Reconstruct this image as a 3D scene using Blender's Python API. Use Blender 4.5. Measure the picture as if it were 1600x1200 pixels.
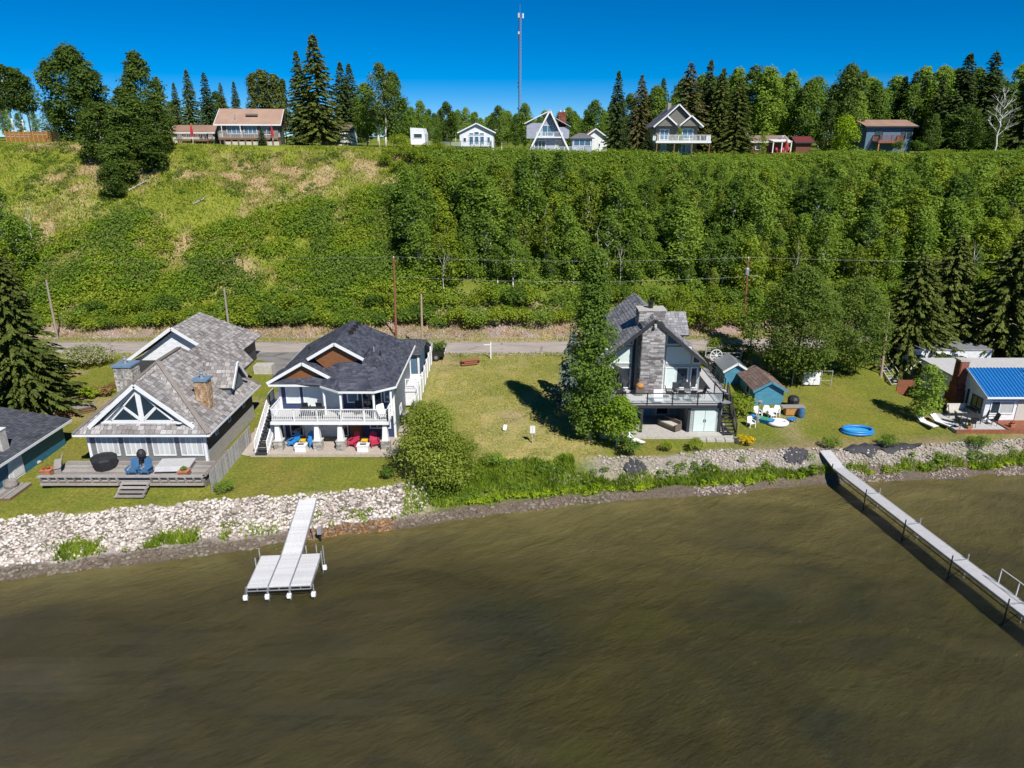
import bpy, math, random
import numpy as np
from mathutils import Vector, Matrix
R = math.radians
rnd = random.Random(7); rng = np.random.default_rng(11)
scene = bpy.context.scene
for o in list(bpy.data.objects): bpy.data.objects.remove(o)
col = scene.collection
# ---------------------------------------------------------------- camera, sky, sun, exposure
FPX, PITCH, ZC = 1100.0, R(19.3), 26.5
cam_d = bpy.data.cameras.new('camera'); cam = bpy.data.objects.new('camera', cam_d); col.objects.link(cam)
cam_d.sensor_width = 36; cam_d.lens = 36*FPX/1600; cam_d.clip_start = .5; cam_d.clip_end = 12000
cam.location = (0, 0, ZC); cam.rotation_euler = (R(90)-PITCH, 0, 0); scene.camera = cam
SUN_AZ = math.atan2(.47, -.88); SUN_EL = R(47)
world = bpy.data.worlds.new('World'); scene.world = world; world.use_nodes = True
nt = world.node_tree; bg = nt.nodes['Background']
sky = nt.nodes.new('ShaderNodeTexSky'); sky.sky_type = 'NISHITA'; sky.sun_disc = False
sky.sun_elevation = SUN_EL; sky.sun_rotation = SUN_AZ
sky.altitude = 600; sky.air_density = 0.55; sky.dust_density = 0.0; sky.ozone_density = 6.0
hs = nt.nodes.new('ShaderNodeHueSaturation'); hs.inputs['Saturation'].default_value = 1.48; hs.inputs['Value'].default_value = 0.9
nt.links.new(sky.outputs[0], hs.inputs['Color']); nt.links.new(hs.outputs[0], bg.inputs['Color'])
bg.inputs['Strength'].default_value = 0.08
sun_d = bpy.data.lights.new('sun', 'SUN'); sun_d.energy = 4.6; sun_d.angle = R(.53); sun_d.color = (1, .955, .88)
sun = bpy.data.objects.new('sun', sun_d); col.objects.link(sun)
sdir = Vector((.47*math.cos(SUN_EL)/.9976, -.88*math.cos(SUN_EL)/.9976, math.sin(SUN_EL)))
sun.rotation_euler = sdir.to_track_quat('Z', 'Y').to_euler(); sun.location = (40, -60, 90)
vs = scene.view_settings; vs.view_transform = 'Standard'; vs.look = 'None'; vs.gamma = 1; vs.use_curve_mapping = False; vs.exposure = 0.45
# ---------------------------------------------------------------- pixel helpers (photo 1600x1200)
S_, C_ = math.sin(PITCH), math.cos(PITCH)
def ray(x, y):
    yc = (y-600)/FPX; return ((x-800)/FPX, C_-S_*yc, -(S_+C_*yc))
def P(x, y, z):
    a, b, c = ray(x, y); t = (z-ZC)/c; return Vector((a*t, b*t, z))
def Q(x, y, Y):
    a, b, c = ray(x, y); t = Y/b; return Vector((a*t, Y, ZC+c*t))
# ---------------------------------------------------------------- terrain height
SHX = [-200, -45, -32.5, -25.25, -17.5, -13.5, -8.3, -4.7, 2.4, 7.9, 13, 19.3, 24.3, 28.2, 34.2, 42.8, 60, 200]
SHY = [25, 36, 38.1, 39.8, 41.8, 43.2, 44.3, 45.5, 47.1, 48.3, 49, 49.9, 51.1, 51.6, 52.1, 53, 55, 60]
BKX = [-200, -45, -34.6, -26.8, -20.6, -14, -7.7, -5, -2.6, 5.2, 10.3, 15.9, 25.6, 31.8, 44.2, 60, 200]
BKY = [30, 40.5, 41.8, 43.6, 44.7, 45.6, 47.2, 49.5, 51.3, 51.9, 51.6, 53, 53.5, 53.6, 55.6, 57.5, 63]
def vnoise(x, y, s, seed):
    x = np.asarray(x, float)/s+1000; y = np.asarray(y, float)/s+1000
    xi = np.floor(x).astype(int); yi = np.floor(y).astype(int); fx = x-xi; fy = y-yi
    fx = fx*fx*(3-2*fx); fy = fy*fy*(3-2*fy)
    def h(a, b):
        n = np.sin(a*127.1+b*311.7+seed*74.7)*43758.5453; return n-np.floor(n)
    return (h(xi, yi)*(1-fx)+h(xi+1, yi)*fx)*(1-fy)+(h(xi, yi+1)*(1-fx)+h(xi+1, yi+1)*fx)*fy
PADS = [(7.4, 19.2, 55.6, 60.6, 2.05), (-21.4, -9.3, 52, 55.7, 2.05), (38.8, 56, 56.7, 69.5, 2.15), (-33.5, -22.4, 46.3, 60, 2.25)]
def road_near(x): return 76.1+np.maximum(np.asarray(x, float), 0)*.05
def sstep(a, b, v):
    t = np.clip((np.asarray(v, float)-a)/(b-a), 0, 1); return t*t*(3-2*t)
def height(x, y):
    x = np.asarray(x, float); y = np.asarray(y, float)
    ys = np.interp(x, SHX, SHY); yb = np.interp(x, BKX, BKY); yr = road_near(x)
    ys = ys+(vnoise(x, x*0, 2.3, 5)-.5)*.7
    zt = np.interp(x, [-150, -60, -20, -5, 30, 150], [26.0, 25.5, 25.0, 24.0, 23.7, 23.9])
    yf = 86+(vnoise(x, x*0, 14, 3)-.5)*2; yt = 121.5+(vnoise(x, x*0, 18, 4)-.5)*5
    K = [(ys-25, -3), (ys-3, -.5), (ys, 0), (ys+.35, .3), (ys+(yb-ys)*.35, .55), (yb, 2.0), (yb+3, 2.15), (yb*0+58.5, 2.35),
         (yr-8, 3.1), (yr-1.2, 3.45), (yr, 3.5), (yr+4.4, 3.5), (yr+5.2, 3.55), (yf, 4.4), (yf+6, 8.6), (yf+20, 18.0),
         (yt-4, zt-1.7), (yt, zt-.15), (yt+3, zt), (yt+40, zt+.15), (yt*0+320, zt*0+26), (yt*0+4500, zt*0+30)]
    z = np.full(np.broadcast(x, y).shape, -3.0)
    for (y0, z0), (y1, z1) in zip(K[:-1], K[1:]):
        t = (y-y0)/np.maximum(y1-y0, 1e-3); z = np.where((y >= y0) & (y < y1), z0+(z1-z0)*t, z)
    z = np.where(y >= K[-1][0], 30, z)
    sl = sstep(86, 92, y)*(1-sstep(118, 124, y))
    z = z+sl*((vnoise(x, y, 9, 1)-.5)*2.4+(vnoise(x, y, 3.2, 2)-.5)*.8)
    lw = sstep(0, 3, y-yb)*(1-sstep(72, 75, y)); z = z+lw*(vnoise(x, y, 7, 6)-.5)*.12
    bk = sstep(0, .6, y-ys)*(1-sstep(-.5, 2, y-yb)); z = z+bk*((vnoise(x, y, .9, 8)-.5)*.35)
    for (x0, x1, y0, y1, pz) in PADS:
        k = sstep(x0-.8, x0, x)*(1-sstep(x1, x1+.8, x))*sstep(y0-.8, y0, y)*(1-sstep(y1, y1+.8, y)); z = z*(1-k)+pz*k
    return z
def H(x, y): return float(height(np.array([x]), np.array([y]))[0])
_ts = np.arange(30, 260, .15)
def hit(px, py):
    a, b, c = ray(px, py); zz = height(a*_ts, b*_ts); d = ZC+c*_ts-zz
    i = int(np.argmax(d <= 0)); t = _ts[i]; return Vector((a*t, b*t, float(zz[i])))
def Hn(v): return Vector((v[0], v[1], H(v[0], v[1])))
# ---------------------------------------------------------------- node materials
M = {}
SH = lambda a, b, c: [(.0, a), (.5, b), (1, c)]
def new_mat(name):
    m = bpy.data.materials.new(name); m.use_nodes = True; t = m.node_tree; b = t.nodes['Principled BSDF']; M[name] = m
    return m, t, b
def nd(t, k, **kw):
    n = t.nodes.new(k)
    for a, v in kw.items():
        if a in n.inputs: n.inputs[a].default_value = v
        else: setattr(n, a, v)
    return n
def ramp(t, fac, stops):
    r = t.nodes.new('ShaderNodeValToRGB'); e = r.color_ramp.elements
    while len(e) < len(stops): e.new(.5)
    for q, (p, c) in zip(e, stops): q.position = p; q.color = (*c, 1) if len(c) == 3 else c
    t.links.new(fac, r.inputs[0]); return r.outputs[0]
def coords(t, scale=(1, 1, 1), kind='Object'):
    tc = t.nodes.new('ShaderNodeTexCoord'); mp = nd(t, 'ShaderNodeMapping'); mp.inputs['Scale'].default_value = scale
    t.links.new(tc.outputs[kind], mp.inputs[0]); return mp.outputs[0]
def worldpos(t, scale=(1, 1, 1)):
    g = t.nodes.new('ShaderNodeNewGeometry'); mp = nd(t, 'ShaderNodeMapping'); mp.inputs['Scale'].default_value = scale
    t.links.new(g.outputs['Position'], mp.inputs[0]); return mp.outputs[0]
def bump(t, b, h, s=.3, d=.02):
    n = nd(t, 'ShaderNodeBump', Strength=s, Distance=d); t.links.new(h, n.inputs['Height']); t.links.new(n.outputs[0], b.inputs['Normal']); return n
def mx(t, fac, a, b, mode='MIX'):
    n = t.nodes.new('ShaderNodeMix'); n.data_type = 'RGBA'; n.blend_type = mode
    for s, v in ((0, fac), (6, a), (7, b)):
        if hasattr(v, 'node'): t.links.new(v, n.inputs[s])
        else: n.inputs[s].default_value = v if s == 0 else (*v, 1)
    return n.outputs[2]
def plain(name, c, rough=.6, var=.25, scale=3.0, bs=.15, metal=0, spec=.4, aniso=(1, 1, 1)):
    m, t, b = new_mat(name); v = worldpos(t, aniso)
    n = nd(t, 'ShaderNodeTexNoise', Scale=scale, Detail=5.0, Roughness=.65); t.links.new(v, n.inputs['Vector'])
    lo = tuple(x*(1-var) for x in c); hi = tuple(min(1, x*(1+var)) for x in c)
    t.links.new(ramp(t, n.outputs[0], [(.3, lo), (.7, hi)]), b.inputs['Base Color'])
    b.inputs['Roughness'].default_value = rough; b.inputs['Metallic'].default_value = metal; b.inputs['Specular IOR Level'].default_value = spec
    if bs: bump(t, b, n.outputs[0], bs)
    return m
def siding(name, c, pitch=.14, var=.15, rough=.55, axis=2):
    m, t, b = new_mat(name); v = worldpos(t)
    sx = nd(t, 'ShaderNodeSeparateXYZ'); t.links.new(v, sx.inputs[0])
    d = nd(t, 'ShaderNodeMath', operation='DIVIDE'); d.inputs[1].default_value = pitch; t.links.new(sx.outputs[axis], d.inputs[0])
    fr = nd(t, 'ShaderNodeMath', operation='FRACT'); t.links.new(d.outputs[0], fr.inputs[0])
    n = nd(t, 'ShaderNodeTexNoise', Scale=2.0, Detail=4.0); t.links.new(worldpos(t, (1, 1, 4)), n.inputs['Vector'])
    base = ramp(t, n.outputs[0], [(.3, tuple(x*(1-var) for x in c)), (.7, tuple(x*(1+var) for x in c))])
    gap = ramp(t, fr.outputs[0], [(0, (.6, .6, .6)), (.1, (1, 1, 1)), (1, (1, 1, 1))])
    t.links.new(mx(t, 1.0, base, gap, 'MULTIPLY'), b.inputs['Base Color'])
    b.inputs['Roughness'].default_value = rough; bump(t, b, fr.outputs[0], .5, .02); return m
def shaded(name, stops, rough=.85, bs=.3, scale=14.0, spec=.25, metal=0):
    """colour per piece from the face attribute 'shade' plus fine grain"""
    m, t, b = new_mat(name); a = nd(t, 'ShaderNodeAttribute', attribute_name='shade')
    n = nd(t, 'ShaderNodeTexNoise', Scale=scale, Detail=4.0); t.links.new(worldpos(t), n.inputs['Vector'])
    n2 = nd(t, 'ShaderNodeTexNoise', Scale=.5, Detail=3.0); t.links.new(worldpos(t), n2.inputs['Vector'])
    add = nd(t, 'ShaderNodeMath', operation='MULTIPLY_ADD'); add.inputs[1].default_value = .7
    t.links.new(a.outputs['Fac'], add.inputs[0]); s2 = nd(t, 'ShaderNodeMath', operation='MULTIPLY_ADD'); s2.inputs[1].default_value = .8; s2.inputs[2].default_value = -.25
    t.links.new(n2.outputs[0], s2.inputs[0]); t.links.new(s2.outputs[0], add.inputs[2])
    c = ramp(t, add.outputs[0], stops); g = ramp(t, n.outputs[0], [(.25, (.72, .72, .72)), (.75, (1.15, 1.15, 1.15))])
    t.links.new(mx(t, 1.0, c, g, 'MULTIPLY'), b.inputs['Base Color'])
    b.inputs['Roughness'].default_value = rough; b.inputs['Specular IOR Level'].default_value = spec; b.inputs['Metallic'].default_value = metal
    bump(t, b, n.outputs[0], bs, .02); return m
def leafm(name, lo, mid, hi, trans=.42, hue=.03, obj=.35):
    if 'lime' not in name and 'yellow' not in name: lo, mid, hi = (tuple(q*k for q in c) for c, k in ((lo, 1.35), (mid, 1.22), (hi, 1.15)))
    m, t, b = new_mat(name); a = nd(t, 'ShaderNodeAttribute', attribute_name='shade')
    oi = t.nodes.new('ShaderNodeObjectInfo'); ad = nd(t, 'ShaderNodeMath', operation='MULTIPLY_ADD'); ad.inputs[1].default_value = obj; 
    t.links.new(oi.outputs['Random'], ad.inputs[0])
    sc = nd(t, 'ShaderNodeMath', operation='MULTIPLY'); sc.inputs[1].default_value = 1-obj; t.links.new(a.outputs['Fac'], sc.inputs[0]); t.links.new(sc.outputs[0], ad.inputs[2])
    c = ramp(t, ad.outputs[0], [(.1, lo), (.5, mid), (.9, hi)])
    b.inputs['Roughness'].default_value = .6; b.inputs['Specular IOR Level'].default_value = .15
    t.links.new(c, b.inputs['Base Color'])
    tr = t.nodes.new('ShaderNodeBsdfTranslucent'); t.links.new(mx(t, 1.0, c, (1.25, 1.25, .6), 'MULTIPLY'), tr.inputs[0])
    ms = t.nodes.new('ShaderNodeMixShader'); ms.inputs[0].default_value = trans
    out = t.nodes['Material Output']; t.links.new(b.outputs[0], ms.inputs[1]); t.links.new(tr.outputs[0], ms.inputs[2]); t.links.new(ms.outputs[0], out.inputs[0]); return m
def glassm(name, c=(.02, .035, .05), rough=.05):
    m, t, b = new_mat(name); b.inputs['Base Color'].default_value = (*c, 1); b.inputs['Roughness'].default_value = rough; b.inputs['Specular IOR Level'].default_value = .8
    n = nd(t, 'ShaderNodeTexNoise', Scale=.8, Detail=1.0); t.links.new(worldpos(t), n.inputs['Vector']); bump(t, b, n.outputs[0], .04, .05); return m
# paints, timbers, metals
plain('white_paint', (.72, .73, .74), .45, .07); plain('white_vinyl', (.76, .77, .79), .35, .05, bs=.05)
plain('trim_white', (.7, .72, .74), .5, .06); plain('dark_trim', (.035, .037, .042), .5, .2); plain('black_metal', (.02, .02, .022), .4, .2, spec=.5)
plain('grey_wood', (.27, .245, .225), .8, .35, 5, .3, aniso=(1, 8, 8)); plain('fence_wood', (.36, .35, .34), .85, .3, 5, .3, aniso=(7, 7, 1))
plain('brown_wood', (.17, .10, .055), .75, .35, 5, .3, aniso=(6, 6, 1)); plain('red_wood', (.24, .085, .045), .7, .3, 5, .3)
plain('orange_wood', (.42, .2, .055), .7, .3, 4, .2); plain('pole_brown', (.22, .085, .045), .8, .35, 5, .3, aniso=(6, 6, .6)); plain('pole_grey', (.28, .24, .2), .85, .3, 5, .3, aniso=(6, 6, .6)); plain('pole_tan', (.36, .27, .19), .85, .3, 5, .3, aniso=(6, 6, .6))
plain('concrete', (.42, .4, .37), .85, .2, 4, .2); plain('pavers', (.4, .34, .29), .85, .2, 6, .2); plain('galvanised', (.5, .51, .53), .4, .15, metal=.6)
plain('deck_grey', (.46, .455, .455), .75, .12, 4, .15); shaded('dock_white', SH((.54, .54, .55), (.61, .61, .62), (.68, .68, .69)), rough=.55, bs=.1); plain('dock_grey', (.42, .415, .43), .7, .1, 3, .15)
plain('dark_cover', (.022, .023, .026), .6, .3, 5, .4); plain('grey_cover', (.42, .42, .43), .7, .1, 3, .3); plain('blue_plastic', (.045, .13, .26), .5, .15); plain('pool_water', (.06, .36, .62), .12, .15, 3, .3); plain('bright_blue', (.02, .2, .52), .4, .12)
plain('crimson_plastic', (.42, .03, .075), .45, .12); plain('yellow_plastic', (.75, .47, .02), .45, .1); plain('white_plastic', (.78, .78, .8), .4, .05); plain('green_plastic', (.05, .28, .12), .5, .1)
plain('terracotta', (.4, .17, .09), .8, .25); plain('flower_red', (.5, .03, .03), .6, .3); plain('wicker', (.13, .1, .08), .8, .35, 18, .4); plain('cushion', (.5, .47, .42), .9, .12, 6, .2)
plain('slate_blue', (.14, .22, .32), .6, .15); plain('navy', (.018, .028, .085), .5, .2); plain('red_umbrella', (.4, .015, .03), .8, .2); plain('black_fabric', (.035, .035, .042), .75, .3, 3, .5)
plain('car_black', (.012, .013, .015), .15, .1, bs=0, spec=.7); plain('rubber', (.02, .02, .02), .8, .2); plain('chrome', (.6, .6, .62), .2, .1, metal=.9); plain('bark', (.1, .08, .06), .9, .4, 6, .5); plain('birch_bark', (.55, .53, .5), .8, .35, 4, .3); plain('aspen_bark', (.3, .3, .25), .85, .35, 4, .3); plain('dead_wood', (.34, .31, .29), .9, .3, 5, .4)
siding('siding_grey', (.17, .175, .18)); siding('siding_bluegrey', (.14, .17, .2)); siding('siding_dark', (.05, .05, .055)); siding('siding_navy', (.03, .045, .12)); siding('siding_brown', (.21, .085, .032), .11)
siding('siding_sage', (.34, .38, .37), .16); siding('siding_teal', (.07, .25, .36), .16); siding('siding_boat', (.02, .135, .235), .3); siding('siding_white', (.72, .74, .77), .2); siding('siding_lilac', (.33, .36, .46), .16)
siding('siding_olive', (.16, .15, .125), .2); siding('siding_red', (.15, .055, .035), .2); siding('siding_cream', (.55, .5, .42), .2); siding('boards_vert', (.34, .33, .32), .16, axis=0); siding('siding_steel', (.09, .16, .24), .3, axis=0)

shaded('shake', SH((.145, .13, .125), (.29, .272, .268), (.47, .45, .445))); shaded('ridge_shake', SH((.12, .1, .09), (.19, .165, .15), (.26, .23, .21))); shaded('shingle_navy', SH((.03, .033, .048), (.062, .067, .092), (.11, .115, .145))); shaded('shingle_grey', SH((.13, .13, .145), (.24, .24, .26), (.37, .37, .39)))
shaded('shingle_dark', SH((.045, .05, .065), (.075, .08, .1), (.12, .125, .15))); shaded('shingle_tan', SH((.2, .12, .085), (.3, .19, .14), (.4, .27, .21))); shaded('shingle_brown', SH((.15, .1, .085), (.21, .145, .12), (.28, .2, .17)))
shaded('shingle_mid', SH((.1, .1, .11), (.15, .15, .165), (.22, .22, .235))); shaded('fence_boards', SH((.24, .23, .22), (.35, .34, .33), (.47, .455, .44)), scale=6); shaded('slate_stone', SH((.11, .1, .105), (.28, .265, .27), (.56, .54, .53)), scale=6); shaded('cobble', SH((.2, .13, .08), (.42, .27, .15), (.58, .52, .45)), scale=6)
shaded('cobble_grey', SH((.16, .15, .14), (.36, .34, .31), (.58, .56, .53)), scale=6); shaded('brick_red', SH((.12, .035, .022), (.2, .065, .04), (.3, .11, .07)), scale=9)
shaded('riprap', SH((.26, .205, .17), (.55, .49, .44), (.72, .68, .64)), scale=5, bs=.4); shaded('rubble', SH((.17, .14, .12), (.34, .28, .25), (.52, .45, .41)), scale=5); shaded('bank_rock', SH((.2, .175, .15), (.37, .335, .3), (.56, .52, .48)), scale=5, bs=.4); shaded('wet_stone', SH((.07, .05, .035), (.24, .12, .05), (.4, .25, .13)), scale=5, rough=.5)
shaded('mud', SH((.1, .082, .06), (.17, .14, .11), (.27, .24, .2)), scale=4, bs=.6); shaded('blue_metal', SH((.012, .12, .36), (.016, .15, .43), (.022, .175, .48)), rough=.35, bs=.05, spec=.5); shaded('grass_dry', SH((.14, .12, .05), (.27, .22, .1), (.4, .34, .19))); shaded('weathered', SH((.16, .14, .13), (.29, .265, .25), (.42, .4, .38)), scale=9)
leafm('leaf_aspen', (.07, .125, .016), (.15, .23, .03), (.25, .345, .055)); leafm('leaf_shrub', (.085, .135, .014), (.185, .245, .022), (.29, .36, .04)); leafm('leaf_bright', (.08, .15, .015), (.16, .25, .022), (.26, .35, .035)); leafm('leaf_mid', (.046, .088, .013), (.098, .165, .024), (.17, .25, .045)); leafm('leaf_silver', (.065, .1, .025), (.14, .19, .045), (.25, .3, .11)); leafm('leaf_dark', (.03, .056, .01), (.064, .106, .017), (.115, .165, .03), .3)
leafm('needle', (.02, .036, .012), (.046, .072, .02), (.09, .12, .035), .15); leafm('needle_olive', (.04, .055, .012), (.085, .108, .022), (.155, .175, .04), .18); leafm('needle_brown', (.05, .05, .018), (.1, .095, .035), (.17, .155, .06), .15); leafm('leaf_ash', (.06, .1, .016), (.125, .18, .03), (.25, .31, .09)); leafm('leaf_willow', (.085, .125, .014), (.165, .215, .026), (.27, .32, .06)); leafm('leaf_blossom', (.16, .18, .07), (.3, .31, .18), (.55, .53, .42)); leafm('needle_blue', (.04, .065, .055), (.095, .135, .12), (.19, .24, .22), .15); leafm('leaf_lime', (.14, .24, .01), (.26, .38, .015), (.4, .52, .03), .4)
leafm('grass_tall', (.075, .125, .012), (.165, .24, .02), (.29, .36, .05), .4, obj=0); leafm('grass_meadow', (.12, .16, .014), (.23, .27, .034), (.38, .37, .1), .35, obj=0); leafm('straw', (.24, .18, .08), (.4, .3, .16), (.54, .44, .28), .3, obj=0); leafm('leaf_yellow', (.5, .36, .005), (.7, .5, .01), (.85, .65, .04), .3); leafm('leaf_red', (.12, .06, .03), (.2, .11, .05), (.26, .2, .07), .3)
glassm('glass'); glassm('glass_blue', (.05, .12, .2), .08); plain('blind', (.62, .66, .66), .6, .04, bs=0); plain('curtain_pale', (.5, .52, .51), .8, .08, 6, .2, aniso=(6, 6, .3)); plain('curtain', (.4, .41, .41), .8, .2, 6, .3, aniso=(6, 6, .3)); plain('blind_mint', (.58, .68, .66), .5, .05, bs=0)
# ---------------------------------------------------------------- object helpers
OFF = {}
def tag(o, label=None, cat=None, group=None, kind=None):
    if label: o['label'] = label
    if cat: o['category'] = cat
    if group: o['group'] = group
    if kind: o['kind'] = kind
    return o
def thing(name, label, cat, loc=(0, 0, 0), rz=0, group=None, world=False):
    o = bpy.data.objects.new(name, None); col.objects.link(o); o.location = loc; o.rotation_euler = (0, 0, rz); o.empty_display_size = .3
    if world: OFF[o] = Vector(loc)
    return tag(o, label, cat, group)
def link(name, me, parent=None):
    o = bpy.data.objects.new(name, me); col.objects.link(o)
    if parent is not None:
        o.parent = parent
        if parent in OFF: OFF[o] = OFF[parent]
    return o
def copytree(o, parent=None):
    c = o.copy(); col.objects.link(c)
    if parent is not None: c.parent = parent
    for ch in o.children: copytree(ch, c)
    return c
class MB:
    def __init__(s): s.v = []; s.f = []; s.sh = []
    def add(s, vs, fs, sh=None):
        n = len(s.v); s.v += [tuple(p) for p in vs]; s.f += [[i+n for i in f] for f in fs]
        sh = rnd.random() if sh is None else sh; s.sh += [sh]*len(fs); return s
    def hexa(s, b, t, sh=None):
        return s.add(list(b)+list(t), [(3, 2, 1, 0), (4, 5, 6, 7), (0, 1, 5, 4), (1, 2, 6, 5), (2, 3, 7, 6), (3, 0, 4, 7)], sh)
    def box(s, x0, x1, y0, y1, z0, z1, sh=None):
        return s.hexa([(x0, y0, z0), (x1, y0, z0), (x1, y1, z0), (x0, y1, z0)], [(x0, y0, z1), (x1, y0, z1), (x1, y1, z1), (x0, y1, z1)], sh)
    def obox(s, c, size, rz=0, rx=0, ry=0, sh=None):
        m = Matrix.Translation(c) @ Matrix.Rotation(rz, 4, 'Z') @ Matrix.Rotation(rx, 4, 'X') @ Matrix.Rotation(ry, 4, 'Y'); a, b, d = (q/2 for q in size)
        p = [m @ Vector(q) for q in ((-a, -b, -d), (a, -b, -d), (a, b, -d), (-a, b, -d), (-a, -b, d), (a, -b, d), (a, b, d), (-a, b, d))]
        return s.hexa(p[:4], p[4:], sh)
    def beam(s, a, b, w, h, sh=None):
        a = Vector(a); b = Vector(b); d = (b-a).normalized(); up = Vector((0, 0, 1)) if abs(d.z) < .95 else Vector((0, 1, 0))
        x = d.cross(up).normalized()*w/2; y = x.cross(d).normalized()*h/2
        return s.hexa([a-x-y, a+x-y, a+x+y, a-x+y], [b-x-y, b+x-y, b+x+y, b-x+y], sh)
    def tube(s, a, b, r0, r1=None, n=8, sh=None):
        r1 = r0 if r1 is None else r1; a = Vector(a); b = Vector(b); d = (b-a).normalized(); up = Vector((0, 0, 1)) if abs(d.z) < .95 else Vector((0, 1, 0))
        x = d.cross(up).normalized(); y = x.cross(d); vs = []
        for c, r in ((a, r0), (b, r1)): vs += [c+(x*math.cos(6.2832*i/n)+y*math.sin(6.2832*i/n))*r for i in range(n)]
        fs = [(i, (i+1) % n, n+(i+1) % n, n+i) for i in range(n)]+[tuple(range(n-1, -1, -1)), tuple(range(n, 2*n))]
        return s.add(vs, fs, sh)
    def path(s, pts, r, n=6):
        for a, b in zip(pts[:-1], pts[1:]): s.tube(a, b, r, r, n)
        return s
    def lathe(s, c, prof, n=16, sh=None):
        c = Vector(c); vs = []; k = len(prof)
        for r, z in prof: vs += [c+Vector((r*math.cos(6.2832*i/n), r*math.sin(6.2832*i/n), z)) for i in range(n)]
        fs = [(j*n+i, j*n+(i+1) % n, (j+1)*n+(i+1) % n, (j+1)*n+i) for j in range(k-1) for i in range(n)]
        return s.add(vs, fs+[tuple(range(n-1, -1, -1)), tuple(range((k-1)*n, k*n))], sh)
    def poly(s, pts, sh=None): return s.add(pts, [tuple(range(len(pts)))], sh)
    def prism(s, pts, vec, sh=None):
        vec = Vector(vec); n = len(pts); q = [Vector(p)+vec for p in pts]
        return s.add(list(pts)+q, [tuple(range(n-1, -1, -1)), tuple(range(n, 2*n))]+[(i, (i+1) % n, n+(i+1) % n, n+i) for i in range(n)], sh)
    def slab(s, pts, th):
        pts = [Vector(p) for p in pts]; nrm = (pts[1]-pts[0]).cross(pts[2]-pts[0]).normalized()
        if nrm.z < 0: nrm = -nrm
        return s.prism(pts, -nrm*th)
    def fb(s, F, u0, u1, v0, v1, n0, n1, sh=None):
        o, u, n = F; z = Vector((0, 0, 1)); q = lambda a, b, c: o+u*a+z*b+n*c
        return s.hexa([q(u0, v0, n0), q(u1, v0, n0), q(u1, v1, n0), q(u0, v1, n0)], [q(u0, v0, n1), q(u1, v0, n1), q(u1, v1, n1), q(u0, v1, n1)], sh)
    def build(s, name, mat, parent=None, kind=None, smooth=False, label=None, cat=None, group=None):
        me = bpy.data.meshes.new(name); o = Vector((0, 0, 0))
        if parent is not None and parent in OFF: o = OFF[parent]
        me.from_pydata([(p[0]-o[0], p[1]-o[1], p[2]-o[2]) for p in s.v], [], s.f)
        at = me.attributes.new('shade', 'FLOAT', 'FACE'); at.data.foreach_set('value', s.sh)
        me.materials.append(M[mat]); me.validate(); 
        import bmesh
        bm = bmesh.new(); bm.from_mesh(me); bmesh.ops.recalc_face_normals(bm, faces=bm.faces); bm.to_mesh(me); bm.free()
        if smooth: me.shade_smooth()
        return tag(link(name, me, parent), label, cat, group, kind)
def mesh_np(name, v, f, mat, shade=None, parent=None, smooth=False):
    """v (N,3), f (K,3|4) numpy"""
    me = bpy.data.meshes.new(name); k = f.shape[1]; me.vertices.add(len(v)); me.vertices.foreach_set('co', np.ascontiguousarray(v, dtype=np.float32).ravel())
    me.loops.add(f.size); me.loops.foreach_set('vertex_index', np.ascontiguousarray(f, dtype=np.int32).ravel()); me.polygons.add(len(f))
    me.polygons.foreach_set('loop_start', np.arange(0, f.size, k, dtype=np.int32)); me.polygons.foreach_set('loop_total', np.full(len(f), k, dtype=np.int32))
    if shade is not None: a = me.attributes.new('shade', 'FLOAT', 'FACE'); a.data.foreach_set('value', np.asarray(shade, dtype=np.float32))
    me.update(calc_edges=True)
    if smooth: me.shade_smooth()
    me.materials.append(M[mat]); return me
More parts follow.
